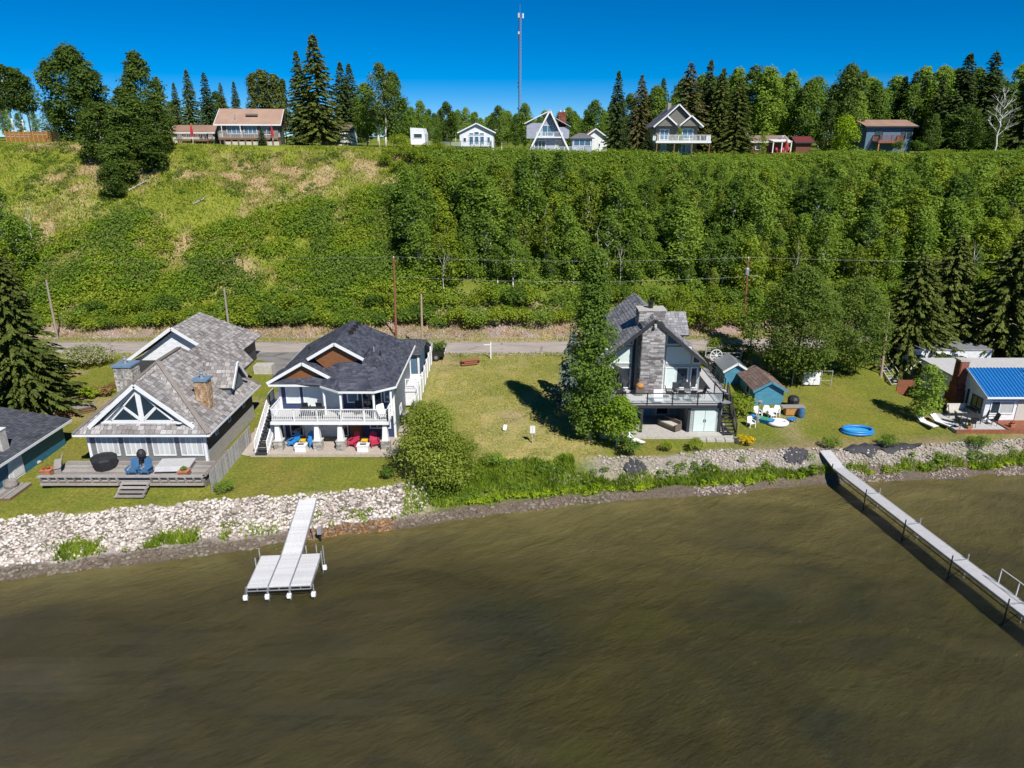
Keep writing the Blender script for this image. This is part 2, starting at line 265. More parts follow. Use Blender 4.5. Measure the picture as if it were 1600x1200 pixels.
# ---------------------------------------------------------------- ground, water, road
def terrain():
    xs = np.unique(np.concatenate([np.arange(-72, 72.1, .55), np.arange(-160, 160.1, 3), [-4000, -2000, -1000, -500, -300, -220, 220, 300, 500, 1000, 2000, 4000]]))
    ys = np.unique(np.concatenate([np.arange(34, 62, .35), np.arange(62, 130, .55), np.arange(-20, 34, 5), np.arange(130, 320, 6), [-3000, -1000, -300, -100, 400, 600, 1000, 2000, 4500]]))
    X, Y = np.meshgrid(xs, ys); x = X.ravel(); y = Y.ravel(); z = height(x, y); nx, ny = len(xs), len(ys)
    i = np.arange((nx-1)*(ny-1)); a = (i//(nx-1))*nx+i % (nx-1); f = np.stack([a, a+1, a+nx+1, a+nx], 1)
    m, t, b = new_mat('ground')
    at = nd(t, 'ShaderNodeAttribute', attribute_name='col'); w = worldpos(t)
    n1 = nd(t, 'ShaderNodeTexNoise', Scale=5.0, Detail=6.0, Roughness=.75); n2 = nd(t, 'ShaderNodeTexNoise', Scale=.45, Detail=4.0); n3 = nd(t, 'ShaderNodeTexNoise', Scale=26.0, Detail=3.0)
    for n in (n1, n2, n3): t.links.new(w, n.inputs['Vector'])
    c = mx(t, 1.0, at.outputs['Color'], ramp(t, n1.outputs[0], [(.3, (.5, .53, .5)), (.5, (.97, .97, .97)), (.7, (1.55, 1.42, 1.6))]), 'MULTIPLY')
    c = mx(t, 1.0, c, ramp(t, n2.outputs[0], [(.3, (.84, .9, .9)), (.7, (1.14, 1.06, 1.1))]), 'MULTIPLY')
    c = mx(t, 1.0, c, ramp(t, n3.outputs[0], [(.32, (.6, .63, .6)), (.68, (1.38, 1.34, 1.4))]), 'MULTIPLY')
    t.links.new(c, b.inputs['Base Color']); b.inputs['Roughness'].default_value = .95; b.inputs['Specular IOR Level'].default_value = .1
    ad = nd(t, 'ShaderNodeMath', operation='ADD'); t.links.new(n1.outputs[0], ad.inputs[0]); t.links.new(n3.outputs[0], ad.inputs[1]); bump(t, b, ad.outputs[0], .5, .08)
    me = mesh_np('ground', np.stack([x, y, z], 1), f, 'ground', smooth=True)
    sh = np.interp(x, SHX, SHY); bk = np.interp(x, BKX, BKY); yr = road_near(x)
    def L(c0, c1, k): return c0*(1-k[:, None])+np.array(c1)*k[:, None]
    C = np.tile(np.array([.165, .185, .028]), (len(x), 1)); nb = vnoise(x, y, 6, 21); nm = vnoise(x, y, 2.1, 22); nl = vnoise(x, y, 14, 23)
    C = L(C, (.2, .185, .04), np.clip((nm*.6+nb*.7-.62)*1.9, 0, .85))                       # drier patches of turf
    lot = sstep(-9.5, -7.5, x)*(1-sstep(6, 9, x)); C = L(C, (.33, .295, .105), lot*np.clip(.6+(nb-.4)*.9, .2, .95))   # mown dry lot
    C = L(C, (.115, .16, .018), sstep(16, 22, x)*np.clip(.65-nb*.8, 0, .55)*(y < 72))
    C = L(C, (.31, .25, .13), np.clip((vnoise(x, y, 3.5, 31)-.72)*4, 0, .7)*(y < yr)*(y > bk))   # worn straw spots
    C = L(C, (.27, .21, .12), sstep(15, 20, x)*(1-sstep(.2, 2.6, y-bk))*np.clip(nm*1.3, 0, .9))
    C = L(C, (.12, .15, .03), (1-sstep(-.9, .1, y-bk))*sstep(-8, -5, x)); C = L(C, (.3, .265, .225), sstep(5, 8, x)*sstep(.42, .55, (y-sh)/(bk-sh))*(1-sstep(.95, 1.15, (y-sh)/(bk-sh)))*np.clip(.45+nm, 0, .95)); C = L(C, (.36, .33, .29), (1-sstep(-.6, .3, y-bk))*(1-sstep(-8, -5, x)))
    C = L(C, (.13, .105, .078), 1-sstep(.5, 1.3, y-sh+(nm-.5)*.8)); C = L(C, (.06, .05, .028), 1-sstep(-.6, .05, y-sh))
    vg = sstep(-1.1, -.5, y-yr)*(1-sstep(4.9, 5.6, y-yr)); C = L(C, (.33, .27, .24), vg*.75)
    fs = sstep(5.6, 6.2, y-yr); C = L(C, (.33, .245, .2), fs*np.clip(.25+nm*1.1, 0, 1)*(1-sstep(86.5, 90, y)))
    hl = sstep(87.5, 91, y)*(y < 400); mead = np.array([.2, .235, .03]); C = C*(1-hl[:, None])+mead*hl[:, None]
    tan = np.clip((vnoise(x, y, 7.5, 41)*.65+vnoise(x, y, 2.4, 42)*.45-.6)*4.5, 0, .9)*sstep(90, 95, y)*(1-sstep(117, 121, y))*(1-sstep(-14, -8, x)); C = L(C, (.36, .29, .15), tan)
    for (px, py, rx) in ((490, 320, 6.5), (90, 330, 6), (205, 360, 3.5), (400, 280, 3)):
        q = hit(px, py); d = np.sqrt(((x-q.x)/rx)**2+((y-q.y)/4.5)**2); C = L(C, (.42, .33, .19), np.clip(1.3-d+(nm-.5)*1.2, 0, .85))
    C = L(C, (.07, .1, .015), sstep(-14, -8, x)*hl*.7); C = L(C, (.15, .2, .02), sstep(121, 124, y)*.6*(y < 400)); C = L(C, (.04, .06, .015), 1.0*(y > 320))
    q = hit(1116, 278); d = np.sqrt(((x-q.x)/1.2)**2+((y-q.y)/2.5)**2); C = L(C, (.42, .31, .18), np.clip(1.4-d, 0, 1))
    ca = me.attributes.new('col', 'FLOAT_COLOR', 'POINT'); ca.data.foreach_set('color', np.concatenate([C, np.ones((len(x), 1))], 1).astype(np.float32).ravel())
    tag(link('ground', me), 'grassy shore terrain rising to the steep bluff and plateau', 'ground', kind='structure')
terrain()
def lake():
    m, t, b = new_mat('lake_water'); at = nd(t, 'ShaderNodeAttribute', attribute_name='shade')
    w = worldpos(t); mp = nd(t, 'ShaderNodeMapping'); mp.vector_type = 'TEXTURE'; mp.inputs['Rotation'].default_value = (0, 0, R(33)); mp.inputs['Scale'].default_value = (2.0, .8, 1); t.links.new(w, mp.inputs[0])
    n1 = nd(t, 'ShaderNodeTexNoise', Scale=.9, Detail=8.0, Roughness=.62, Distortion=.25); n2 = nd(t, 'ShaderNodeTexNoise', Scale=5.0, Detail=6.0, Roughness=.75); n3 = nd(t, 'ShaderNodeTexNoise', Scale=.17, Detail=8.0, Roughness=.58, Distortion=1.2)
    for n in (n1, n2): t.links.new(mp.outputs[0], n.inputs['Vector'])
    t.links.new(worldpos(t, (.55, 1, 1)), n3.inputs['Vector'])
    deep = ramp(t, n3.outputs[0], [(.3, (.024, .025, .013)), (.44, (.036, .032, .011)), (.56, (.044, .037, .01)), (.68, (.036, .037, .007))])
    silt = ramp(t, n3.outputs[0], [(.3, (.105, .09, .03)), (.7, (.17, .145, .05))])
    nn = nd(t, 'ShaderNodeMath', operation='MULTIPLY_ADD'); nn.inputs[1].default_value = .5; nn.inputs[2].default_value = -.25; t.links.new(n3.outputs[0], nn.inputs[0])
    a2 = nd(t, 'ShaderNodeMath', operation='ADD', use_clamp=True); t.links.new(at.outputs['Fac'], a2.inputs[0]); t.links.new(nn.outputs[0], a2.inputs[1])
    c = mx(t, a2.outputs[0], deep, silt); c = mx(t, 1.0, c, ramp(t, n1.outputs[0], [(.3, (.92, .92, .93)), (.5, (1, 1, 1)), (.7, (1.1, 1.09, 1.06))]), 'MULTIPLY')
    foam = nd(t, 'ShaderNodeTexNoise', Scale=2.2, Detail=8.0, Roughness=.75, Distortion=.4); mp2 = nd(t, 'ShaderNodeMapping'); mp2.vector_type = 'TEXTURE'; mp2.inputs['Rotation'].default_value = (0, 0, R(36)); mp2.inputs['Scale'].default_value = (5.5, .9, 1); t.links.new(w, mp2.inputs[0]); t.links.new(mp2.outputs[0], foam.inputs['Vector'])
    c = mx(t, ramp(t, foam.outputs[0], [(.7, (0, 0, 0)), (.76, (.5, .5, .5))]), c, (.3, .28, .2))
    t.links.new(c, b.inputs['Base Color']); b.inputs['Roughness'].default_value = .09; b.inputs['IOR'].default_value = 1.33; b.inputs['Specular IOR Level'].default_value = .6
    ad = nd(t, 'ShaderNodeMath', operation='MULTIPLY_ADD'); ad.inputs[1].default_value = .45; t.links.new(n2.outputs[0], ad.inputs[0]); t.links.new(n1.outputs[0], ad.inputs[2]); bump(t, b, ad.outputs[0], 1.0, .38)
    xs = np.unique(np.concatenate([np.arange(-60, 60.1, 1.0), [-3500, -800, -300, -150, -90, 90, 150, 300, 800, 3500]])); ys = np.unique(np.concatenate([np.arange(10, 66, .5), [-2900, -800, -200, -50, -10, 0]]))
    X, Y = np.meshgrid(xs, ys); x = X.ravel(); y = Y.ravel(); nx, ny = len(xs), len(ys); i = np.arange((nx-1)*(ny-1)); a = (i//(nx-1))*nx+i % (nx-1); f = np.stack([a, a+1, a+nx+1, a+nx], 1)
    z = ((vnoise(x*.35+y*.2, y*1.2, 2.6, 51)-.5)*.09+(vnoise(x*.5, y*1.2, 1.2, 52)-.5)*.04)*(y > 5)
    me = mesh_np('lake', np.stack([x, y, z], 1), f, 'lake_water', smooth=True)
    d = np.interp(x, SHX, SHY)-y; wd = np.interp(x, [-40, -5, 5, 20], [4.5, 7, 13, 17]); v = np.clip(1-d/wd, 0, 1)**1.3
    ca = me.attributes.new('shade', 'FLOAT', 'POINT'); ca.data.foreach_set('value', v.astype(np.float32))
    tag(link('lake', me), 'murky olive brown lake water with small wind waves', 'lake', kind='structure')
lake()
def drape(name, mat, rows, label, cat, off=.03):
    """rows: list of (left xy, right xy); sheet laid on the ground"""
    vs = []; fs = []; n = 0
    L2 = []
    for (a, b), (c, d) in zip(rows[:-1], rows[1:]):
        k = max(2, int(math.hypot(c[0]-a[0], c[1]-a[1])/.7))
        L2 += [((a[0]+(c[0]-a[0])*i/k, a[1]+(c[1]-a[1])*i/k), (b[0]+(d[0]-b[0])*i/k, b[1]+(d[1]-b[1])*i/k)) for i in range(k)]
    L2.append(rows[-1]); m = 9
    for i, (a, b) in enumerate(L2):
        for j in range(m):
            s = j/(m-1); jit = .12 if j in (0, m-1) else 0
            x = a[0]+(b[0]-a[0])*s+rnd.uniform(-jit, jit); y = a[1]+(b[1]-a[1])*s+rnd.uniform(-jit, jit)
            vs.append((x, y, H(x, y)+off if j not in (0, m-1) else H(x, y)+off*.2))
    for i in range(len(L2)-1):
        for j in range(m-1): p = i*m+j; fs.append((p, p+1, p+m+1, p+m))
    me = bpy.data.meshes.new(name); me.from_pydata(vs, [], fs); me.materials.append(M[mat]); me.shade_smooth()
    return tag(link(name, me), label, cat, kind='structure')
def asphalt(name, c0, c1, seed):
    m, t, b = new_mat(name); w = worldpos(t, (.35, 1, 1)); n = nd(t, 'ShaderNodeTexNoise', Scale=.9, Detail=6.0, Roughness=.7); t.links.new(w, n.inputs['Vector'])
    n2 = nd(t, 'ShaderNodeTexNoise', Scale=22.0, Detail=3.0); t.links.new(worldpos(t), n2.inputs['Vector'])
    c = mx(t, 1.0, ramp(t, n.outputs[0], [(.3, c0), (.62, c1), (.72, tuple(q*.75 for q in c0))]), ramp(t, n2.outputs[0], [(.3, (.8, .8, .8)), (.7, (1.15, 1.15, 1.15))]), 'MULTIPLY')
    vo = nd(t, 'ShaderNodeTexVoronoi', feature='DISTANCE_TO_EDGE', Scale=.35); t.links.new(w, vo.inputs['Vector'])
    c = mx(t, 1.0, c, ramp(t, vo.outputs['Distance'], [(0, (.55, .55, .55)), (.025, (1, 1, 1))]), 'MULTIPLY')
    t.links.new(c, b.inputs['Base Color']); b.inputs['Roughness'].default_value = .9; bump(t, b, n2.outputs[0], .3)
asphalt('road_asphalt', (.29, .25, .225), (.4, .35, .315), 1); asphalt('drive_asphalt', (.13, .125, .12), (.22, .21, .2), 2)
drape('road', 'road_asphalt', [((x, float(road_near(x))), (x, float(road_near(x))+4.3)) for x in range(-130, 131, 10)], 'pale weathered asphalt lane along the foot of the bluff', 'road', .035)
drape('driveway', 'drive_asphalt', [((-31.5, 76.4), (-18, 76.4)), ((-26.5, 73), (-19.5, 73)), ((-23.3, 66), (-19.8, 66)), ((-22.8, 60), (-20.4, 60)), ((-22.6, 57.5), (-20.6, 57.5))], 'grey asphalt driveway between the shake roofed house and the navy house', 'driveway', .05)
drape('path', 'pavers', [((-22.6, 57.5), (-20.4, 57.5)), ((-22.4, 52), (-20.0, 52))], 'concrete path beside the black stair of the navy house', 'path', .06)
drape('gravel_walk', 'pavers', [((-9.85, 61), (-8.9, 61)), ((-9.85, 56), (-8.9, 56))], 'tan gravel walk along the side of the navy house', 'path', .05)
# ---------------------------------------------------------------- building helpers
def clip(poly, cv):
    """clip 2D poly by convex ccw cv"""
    for (ax, ay), (bx, by) in zip(cv, cv[1:]+cv[:1]):
        out = []; ins = lambda p: (bx-ax)*(p[1]-ay)-(by-ay)*(p[0]-ax) >= 0
        for p, q in zip(poly, poly[1:]+poly[:1]):
            pi, qi = ins(p), ins(q)
            if pi: out.append(p)
            if pi != qi:
                d1 = (bx-ax)*(p[1]-ay)-(by-ay)*(p[0]-ax); d2 = (bx-ax)*(q[1]-ay)-(by-ay)*(q[0]-ax); t = d1/(d1-d2); out.append((p[0]+(q[0]-p[0])*t, p[1]+(q[1]-p[1])*t))
        poly = out
        if len(poly) < 3: return []
    return poly
def shingle_mesh(mb, pts, course, width, lift):
    pts = [Vector(p) for p in pts]; n = (pts[1]-pts[0]).cross(pts[2]-pts[0]).normalized()
    if n.z < 0: n = -n; pts = pts[::-1]
    u = Vector((0, 0, 1)).cross(n).normalized(); v = n.cross(u).normalized(); o = pts[0]
    cv = [((p-o).dot(u), (p-o).dot(v)) for p in pts]
    if sum(a[0]*b[1]-b[0]*a[1] for a, b in zip(cv, cv[1:]+cv[:1])) < 0: cv = cv[::-1]
    v0 = min(c[1] for c in cv); v1 = max(c[1] for c in cv); u0 = min(c[0] for c in cv); u1 = max(c[0] for c in cv)
    y = v0; row = 0
    while y < v1:
        x = u0-rnd.random()*width
        while x < u1:
            w = width*rnd.uniform(.65, 1.35); g = .012; jt = rnd.uniform(-.02, .02)*course/.25; top = y+course*1.02
            q = clip([(x+g, y+jt), (x+w-g, y+jt), (x+w-g, top), (x+g, top)], cv)
            if len(q) > 2:
                hh = lambda p: n*(lift*(.35+.65*max(0, min(1, (top-p[1])/course)))*k)
                k = rnd.uniform(.7, 1.2); a = [o+u*p[0]+v*p[1]+hh(p) for p in q]; sh = rnd.random(); mb.poly(a, sh)
                lo = [i for i, p in enumerate(q) if abs(p[1]-(y+jt)) < 1e-6]
                if len(lo) == 2: A, B = a[lo[0]], a[lo[1]]; mb.poly([A, B, B-n*lift*.9, A-n*lift*.9], sh*.6)
            x += w
        y += course; row += 1
def roof(parent, pts, mat, name='roof_plane', course=.28, width=.32, lift=.03, th=.16, trim='dark_trim'):
    r = MB().slab(pts, th).build(name, trim, parent)
    m = MB(); n = (Vector(pts[1])-Vector(pts[0])).cross(Vector(pts[2])-Vector(pts[0])).normalized(); n = n if n.z > 0 else -n
    shingle_mesh(m, [Vector(p)+n*.004 for p in pts], course, width, lift); m.build('shingles', mat, r, kind='stuff'); return r
def frame(o, u=(1, 0, 0), n=(0, -1, 0)): return (Vector(o), Vector(u).normalized(), Vector(n).normalized())
def window(parent, F, u0, u1, v0, v1, cols=1, rows=1, fm='trim_white', gm='glass', fw=.09, door=False, wid=None, gms=None):
    w = MB(); d0, d1 = -.03, .07
    w.fb(F, u0, u1, v0, v0+fw, d0, d1); w.fb(F, u0, u1, v1-fw, v1, d0, d1+.005); w.fb(F, u0, u0+fw, v0+fw, v1-fw, d0, d1); w.fb(F, u1-fw, u1, v0+fw, v1-fw, d0, d1)
    iw = (u1-u0-2*fw); cs = wid or [1]*cols; tot = sum(cs); e = [u0+fw]; 
    for c in cs: e.append(e[-1]+iw*c/tot)
    es = [v0+fw+(v1-v0-2*fw)*i/rows for i in range(rows+1)]
    for x in e[1:-1]: w.fb(F, x-fw*.35, x+fw*.35, v0+fw, v1-fw, d0, d1-.01)
    for y in es[1:-1]: w.fb(F, u0+fw, u1-fw, y-fw*.3, y+fw*.3, d0, d1-.018)
    f = w.build('glass_door' if door else 'window', fm, parent)
    for i in range(len(cs)):
        for j in range(rows):
            g = gms[i] if gms else gm; MB().fb(F, e[i], e[i+1], es[j], es[j+1], -.02, .025).build('pane', g, f)
    return f
def triwin(parent, pts, n, fm='trim_white', gm='glass', fw=.12):
    """triangular or trapezoid pane with frame bars; pts in one plane"""
    pts = [Vector(p) for p in pts]; n = Vector(n); w = MB(); k = len(pts)
    for i in range(k): w.beam(pts[i]+n*.03, pts[(i+1) % k]+n*.03, fw, .1+.004*i)
    f = w.build('window', fm, parent); MB().prism([p+n*.02 for p in pts], n*.03).build('pane', gm, f); return f
def railing(parent, pts, h=1.05, mat='white_vinyl', post=1.6, bal=.13, bw=.028, posts=True, pr=.045, glass=False, rails=2, name='railing'):
    for a, b in zip(pts[:-1], pts[1:]):
        a = Vector(a); b = Vector(b); L = (b-a).length; d = (b-a)/L; m = MB(); up = Vector((0, 0, 1))
        m.beam(a+up*h, b+up*h, .09, .06); m.beam(a+up*.1, b+up*.1, .06, .05)
        for k in range(rails-2): q = h*(k+1.3)/(rails-.6); m.beam(a+up*q, b+up*q, .035, .035)
        r = m.build(name, mat, parent)
        if bal:
            s = MB(); n = max(1, int(L/bal))
            for i in range(1, n): p = a+d*L*i/n; s.box(p.x-bw/2, p.x+bw/2, p.y-bw/2, p.y+bw/2, p.z+.1, p.z+h-.02)
            s.build('balusters', mat, r, kind='stuff')
        if glass: s = MB(); s.beam(a+up*(h*.52)+d*.06, b+up*(h*.52)-d*.06, .015, h*.78); s.build('pane', 'glass_rail', r)
        if posts:
            n = max(1, round(L/post))
            for i in range(n+1): p = a+d*L*i/n; MB().box(p.x-pr, p.x+pr, p.y-pr, p.y+pr, p.z-.02, p.z+h+.05).build('post', mat, r)
def planks(parent, x0, x1, y0, y1, z, mat, name='deck_boards', along='x', w=.16, th=.04):
    m = MB(); k = (y0 if along == 'x' else x0); e = (y1 if along == 'x' else x1)
    while k < e-.03:
        q = min(k+w-.012, e); dz = rnd.uniform(-.004, .004)
        m.box(x0, x1, k, q, z-th, z+dz) if along == 'x' else m.box(k, q, y0, y1, z-th, z+dz); k += w
    return m.build(name, mat, parent, kind='stuff')
def veneer(mb, F, u0, u1, v0, v1, ch, cw, d=.05, round_=False):
    v = v0
    while v < v1-.01:
        h = min(ch*rnd.uniform(.7, 1.3), v1-v); u = u0
        while u < u1-.01:
            w = min(cw*rnd.uniform(.5, 1.5), u1-u); 
            if u1-(u+w) < cw*.35: w = u1-u
            mb.fb(F, u+.008, u+w-.008, v+.006, v+h-.006, 0, d*rnd.uniform(.45, 1.2)); u += w
        v += h
def stone_block(parent, x0, x1, y0, y1, z0, z1, mat, core='dark_trim', ch=.13, cw=.4, name='chimney', sides='fblr', d=.05):
    c = MB().box(x0, x1, y0, y1, z0, z1).build(name, core, parent); m = MB()
    if 'f' in sides: veneer(m, frame((x0, y0, z0)), 0, x1-x0, 0, z1-z0, ch, cw, d)
    if 'b' in sides: veneer(m, frame((x0, y1, z0), n=(0, 1, 0)), 0, x1-x0, 0, z1-z0, ch, cw, d)
    if 'l' in sides: veneer(m, frame((x0, y0, z0), (0, 1, 0), (-1, 0, 0)), 0, y1-y0, 0, z1-z0, ch, cw, d)
    if 'r' in sides: veneer(m, frame((x1, y0, z0), (0, 1, 0), (1, 0, 0)), 0, y1-y0, 0, z1-z0, ch, cw, d)
    m.build('stones', mat, c, kind='stuff'); return c
def gtri(mb, x0, x1, xc, y, z0, z1, d=.12): mb.prism([(x0, y, z0), (x1, y, z0), (xc, y, z1)], (0, d, 0))
m_, t_, b_ = new_mat('glass_rail'); b_.inputs['Base Color'].default_value = (.55, .65, .7, 1); b_.inputs['Roughness'].default_value = .05; b_.inputs['Alpha'].default_value = .14
# ---------------------------------------------------------------- house with shake roof and triangular gable window
def house_shake():
    h = thing('shake_house', 'grey house with shake roof, triangular gable window and cobble chimneys', 'house', (-28, 54.5, 2.5), world=True)
    XL, XR, Y0, Y1, ZE = -33.2, -22.9, 48.9, 60.4, 5.35; xc = -28.05; AP = 9.75; YA = 53.2; wl, wr, wy = XL+.7, XR-.7, Y0+.65
    w = MB(); w.box(wl, wr, wy, wy+.2, 2.4, ZE); w.box(wl, wl+.2, wy+.2, Y1-.5, 2.4, ZE); w.box(wl+.2, wr-.2, Y1-.7, Y1-.5, 2.4, ZE)
    w.build('wall', 'siding_grey', h); MB().box(wr-.2, wr, wy+.2, Y1-.5, 2.4, ZE).build('wall', 'siding_dark', h)
    MB().box(wr-.02, wr+.04, wy+.2, Y1-.5, 2.3, 3.5).build('skirting', 'boards_vert', h)
    for x in (wl, wr): MB().box(x-.1, x+.1, wy-.04, wy+.16, 2.4, ZE-.02).build('corner_trim', 'trim_white', h)
    MB().box(wl+.1, wr-.1, wy-.03, wy-.005, ZE-.4, ZE-.05).build('frieze', 'siding_bluegrey', h)
    for k in range(4):
        a = .55+k*2.15; window(h, frame((wl, wy, 2.95)), a, a+1.75, .35, 1.95, fw=.07, wid=[1, 1, 1.05, 1], gms=['curtain', 'curtain_pale', 'curtain_pale', 'curtain'])
    for y, hh in ((51.5, .95), (54.2, .95), (57.5, 1.2)): window(h, frame((wr, y, 4.0), (0, 1, 0), (1, 0, 0)), 0, .5, .1, hh)
    c = [(XL, Y0, ZE), (XR, Y0, ZE), (XR, Y1, ZE), (XL, Y1, ZE)]; A = (xc, YA, AP); B = (xc, Y1-3.4, AP)
    for pl in ([c[1], c[2], B, A], [c[3], c[0], A, B], [c[2], c[3], B], [c[0], c[1], A]): roof(h, pl, 'shake', course=.34, width=.36, lift=.05)
    m = MB()
    for a, b in ((c[1], A), (c[0], A), (c[2], B), (c[3], B), (A, B)): m.beam(Vector(a)+Vector((0, 0, .07)), Vector(b)+Vector((0, 0, .07)), .34, .07)
    m.build('ridge_cap', 'ridge_shake', h, kind='stuff')
    for a, b in ((c[0], c[1]), (c[1], c[2]), (c[2], c[3]), (c[3], c[0])):
        MB().beam(Vector(a)+Vector((0, 0, -.12)), Vector(b)+Vector((0, 0, -.12)), .1, .16).build('gutter', 'trim_white', h)
    # projecting gable with the triangular window
    gy, gz, pk, hw = 49.2, 5.85, 9.15, 3.95; g = MB(); gtri(g, xc-hw+.4, xc+hw-.4, xc, gy+.45, gz, pk-.35, .2); gw = g.build('gable_wall', 'siding_bluegrey', h)
    roof(h, [(xc, gy, pk), (xc+hw, gy, gz), (xc+hw, gy+1.0, gz), (xc, YA+.1, pk)], 'shake', 'gable_roof', .34, .36, .05); roof(h, [(xc-hw, gy, gz), (xc, gy, pk), (xc, YA+.1, pk), (xc-hw, gy+1.0, gz)], 'shake', 'gable_roof', .34, .36, .05)
    for s in (-1, 1): MB().beam((xc+s*(hw+.05), gy-.02, gz-.08), (xc, gy-.02, pk-.02), .07, .3).build('barge_board', 'trim_white', h)
    fy = gy+.36; bz = gz+.3
    MB().box(xc-3.2, xc+3.2, fy-.09, fy+.05, bz-.16, bz).build('sill', 'trim_white', h)
    for s in (-1, 1):
        triwin(h, [(xc+s*.13, fy, bz+.06), (xc+s*2.35, fy, bz+.06), (xc+s*1.24, fy, bz+1.13)], (0, -1, 0)); triwin(h, [(xc+s*.13, fy-.015, bz+.25), (xc+s*1.22, fy-.015, bz+1.24), (xc+s*.13, fy-.015, bz+2.35)], (0, -1, 0))
    MB().box(xc-.16, xc+.16, fy-.1, fy+.05, bz, bz+2.7).build('mullion', 'trim_white', h)
    for s in (-1, 1): MB().beam((xc+s*2.95, fy+.01, bz), (xc, fy+.01, bz+2.75), .06, .2).build('casing', 'trim_white', h)
    # dormer facing the driveway
    dy0, dy1, dx, dz = 55.3, 58.5, -23.6, 8.5; ym = (dy0+dy1)/2
    roof(h, [(dx+.3, dy0, 6.75), (dx+.3, ym, dz), (xc+1.9, ym, dz), (-25.3, dy0, 6.75)], 'shake', 'dormer_roof', .34, .36, .05); roof(h, [(dx+.3, ym, dz), (dx+.3, dy1, 6.75), (-25.3, dy1, 6.75), (xc+1.9, ym, dz)], 'shake', 'dormer_roof', .34, .36, .05)
    MB().prism([(dx, dy0+.2, 6.2), (dx, dy1-.2, 6.2), (dx, dy1-.2, 6.8), (dx, ym, dz-.15), (dx, dy0+.2, 6.8)], (-1.6, 0, 0)).build('dormer_wall', 'siding_bluegrey', h)
    for ya in (dy0-.05, dy1+.05): MB().beam((dx+.36, ya, 6.7), (dx+.36, ym, dz), .08, .26).build('barge_board', 'trim_white', h)
    # chimneys
    for (x, y, r, zb, zt, mt) in ((-24.35, 52.3, .45, 5.7, 8.55, 'cobble'), (-32.95, 57.2, .7, 2.5, 8.2, 'cobble_grey')):
        ch = stone_block(h, x-r, x+r, y-r, y+r, zb, zt, mt, 'concrete', .17, .2, d=.07); MB().box(x-r-.15, x+r+.15, y-r-.15, y+r+.15, zt, zt+.14).build('chimney_cap', 'slate_blue', ch)
        MB().lathe((x, y, zt+.14), [(.13, 0), (.13, .35), (.2, .36), (.2, .42), (.12, .43), (.12, .6), (.17, .61), (.05, .68)], 10).build('flue', 'galvanised', ch)
    for x in (-25.15, -24.3):
        d = MB().lathe((x, 49.4, 5.75), [(.02, 0), (.02, .28)], 8).build('antenna_mast', 'galvanised', h); MB().lathe((x, 49.32, 6.1), [(.05, -.05), (.26 if x < -25 else .14, 0), (.28 if x < -25 else .15, .03), (.02, .04)], 14).build('satellite_dish', 'white_paint', d)
    for x in np.linspace(wl+.7, wr-.7, 7): MB().lathe((x, wy-.25, ZE-.28), [(.05, 0), (.05, .1), (.02, .11)], 8).build('soffit_light', 'white_paint', h)
    for x in (wl+.35, wl+4.85, wr-.3): MB().box(x-.06, x+.06, wy-.14, wy, 4.95, 5.2).build('wall_lamp', 'black_metal', h)
    # rear garage wing
    rx0, rx1, ry0, ry1, re, rr = -37.6, -27.6, 65.2, 75.0, 5.9, 9.3; rc = (rx0+rx1)/2
    w = MB(); w.box(rx0+.6, rx1-.6, ry0+.6, ry1-.6, 2.6, re); w.build('garage_wall', 'siding_dark', h); MB().prism([(rx0+.8, ry0+.7, re), (rx1-.8, ry0+.7, re), (rc, ry0+.7, rr-.35)], (0, .3, 0)).build('gable_wall', 'siding_white', h)
    E_ = [(rx0, ry0, re), (rx1, ry0, re), (rx1, ry1, re), (rx0, ry1, re)]; T0, T1 = (rc, ry0, rr), (rc, ry1-3.2, rr)
    for pl in ([E_[1], E_[2], T1, T0], [E_[3], E_[0], T0, T1], [E_[2], E_[3], T1]): roof(h, pl, 'shake', 'garage_roof', .34, .36, .05)
    for s in (0, 1): MB().beam(Vector(E_[s])+Vector((0, -.03, -.06)), Vector(T0)+Vector((0, -.03, -.02)), .07, .3).build('barge_board', 'trim_white', h)
    # link roof between the wings
    lx0, lx1 = -32.6, -25.8; lc = (lx0+lx1)/2; w = MB().box(lx0+.5, lx1-.5, 59.5, 66, 2.5, 5.5).build('link_wall', 'siding_grey', h)
    roof(h, [(lc, 58.5, 8.3), (lx1, 58.5, 5.5), (lx1, 67, 5.5), (lc, 69, 8.3)], 'shake', 'link_roof', .34, .36, .05); roof(h, [(lx0, 58.5, 5.5), (lc, 58.5, 8.3), (lc, 69, 8.3), (lx0, 67, 5.5)], 'shake', 'link_roof', .34, .36, .05)
    MB().box(-26.9, -25.0, 69.6, 70.8, 2.9, 4.1).build('retaining_wall', 'concrete', h)
    # deck
    DZ = 2.85; dx0, dx1, dyf = -34.4, -22.5, 46.1; dk = MB().box(dx0, dx1, dyf+.05, wy, DZ-.3, DZ-.05).build('deck', 'brown_wood', h)
    planks(dk, dx0, dx1, dyf, wy-.02, DZ, 'weathered'); MB().box(dx0-.12, dx1+.1, dyf-.16, dyf+.18, DZ+.36, DZ+.42).build('bench_ledge', 'weathered', dk)
    for x in np.arange(dx0+.1, dx1, .62):
        if -28.6 < x < -26.6: continue
        MB().obox((x, dyf-.02, DZ+.02), (.1, .16, .72), 0, .25).build('brace', 'weathered', dk)
    for x0, x1 in ((dx0, -28.7), (-26.4, dx1)):
        MB().box(x0, x1, dyf-.1, dyf-.02, DZ-.32, DZ-.14).build('fascia_board', 'weathered', dk); MB().box(x0, x1, dyf+.1, dyf+.15, DZ, DZ+.2).build('fascia_board', 'weathered', dk)
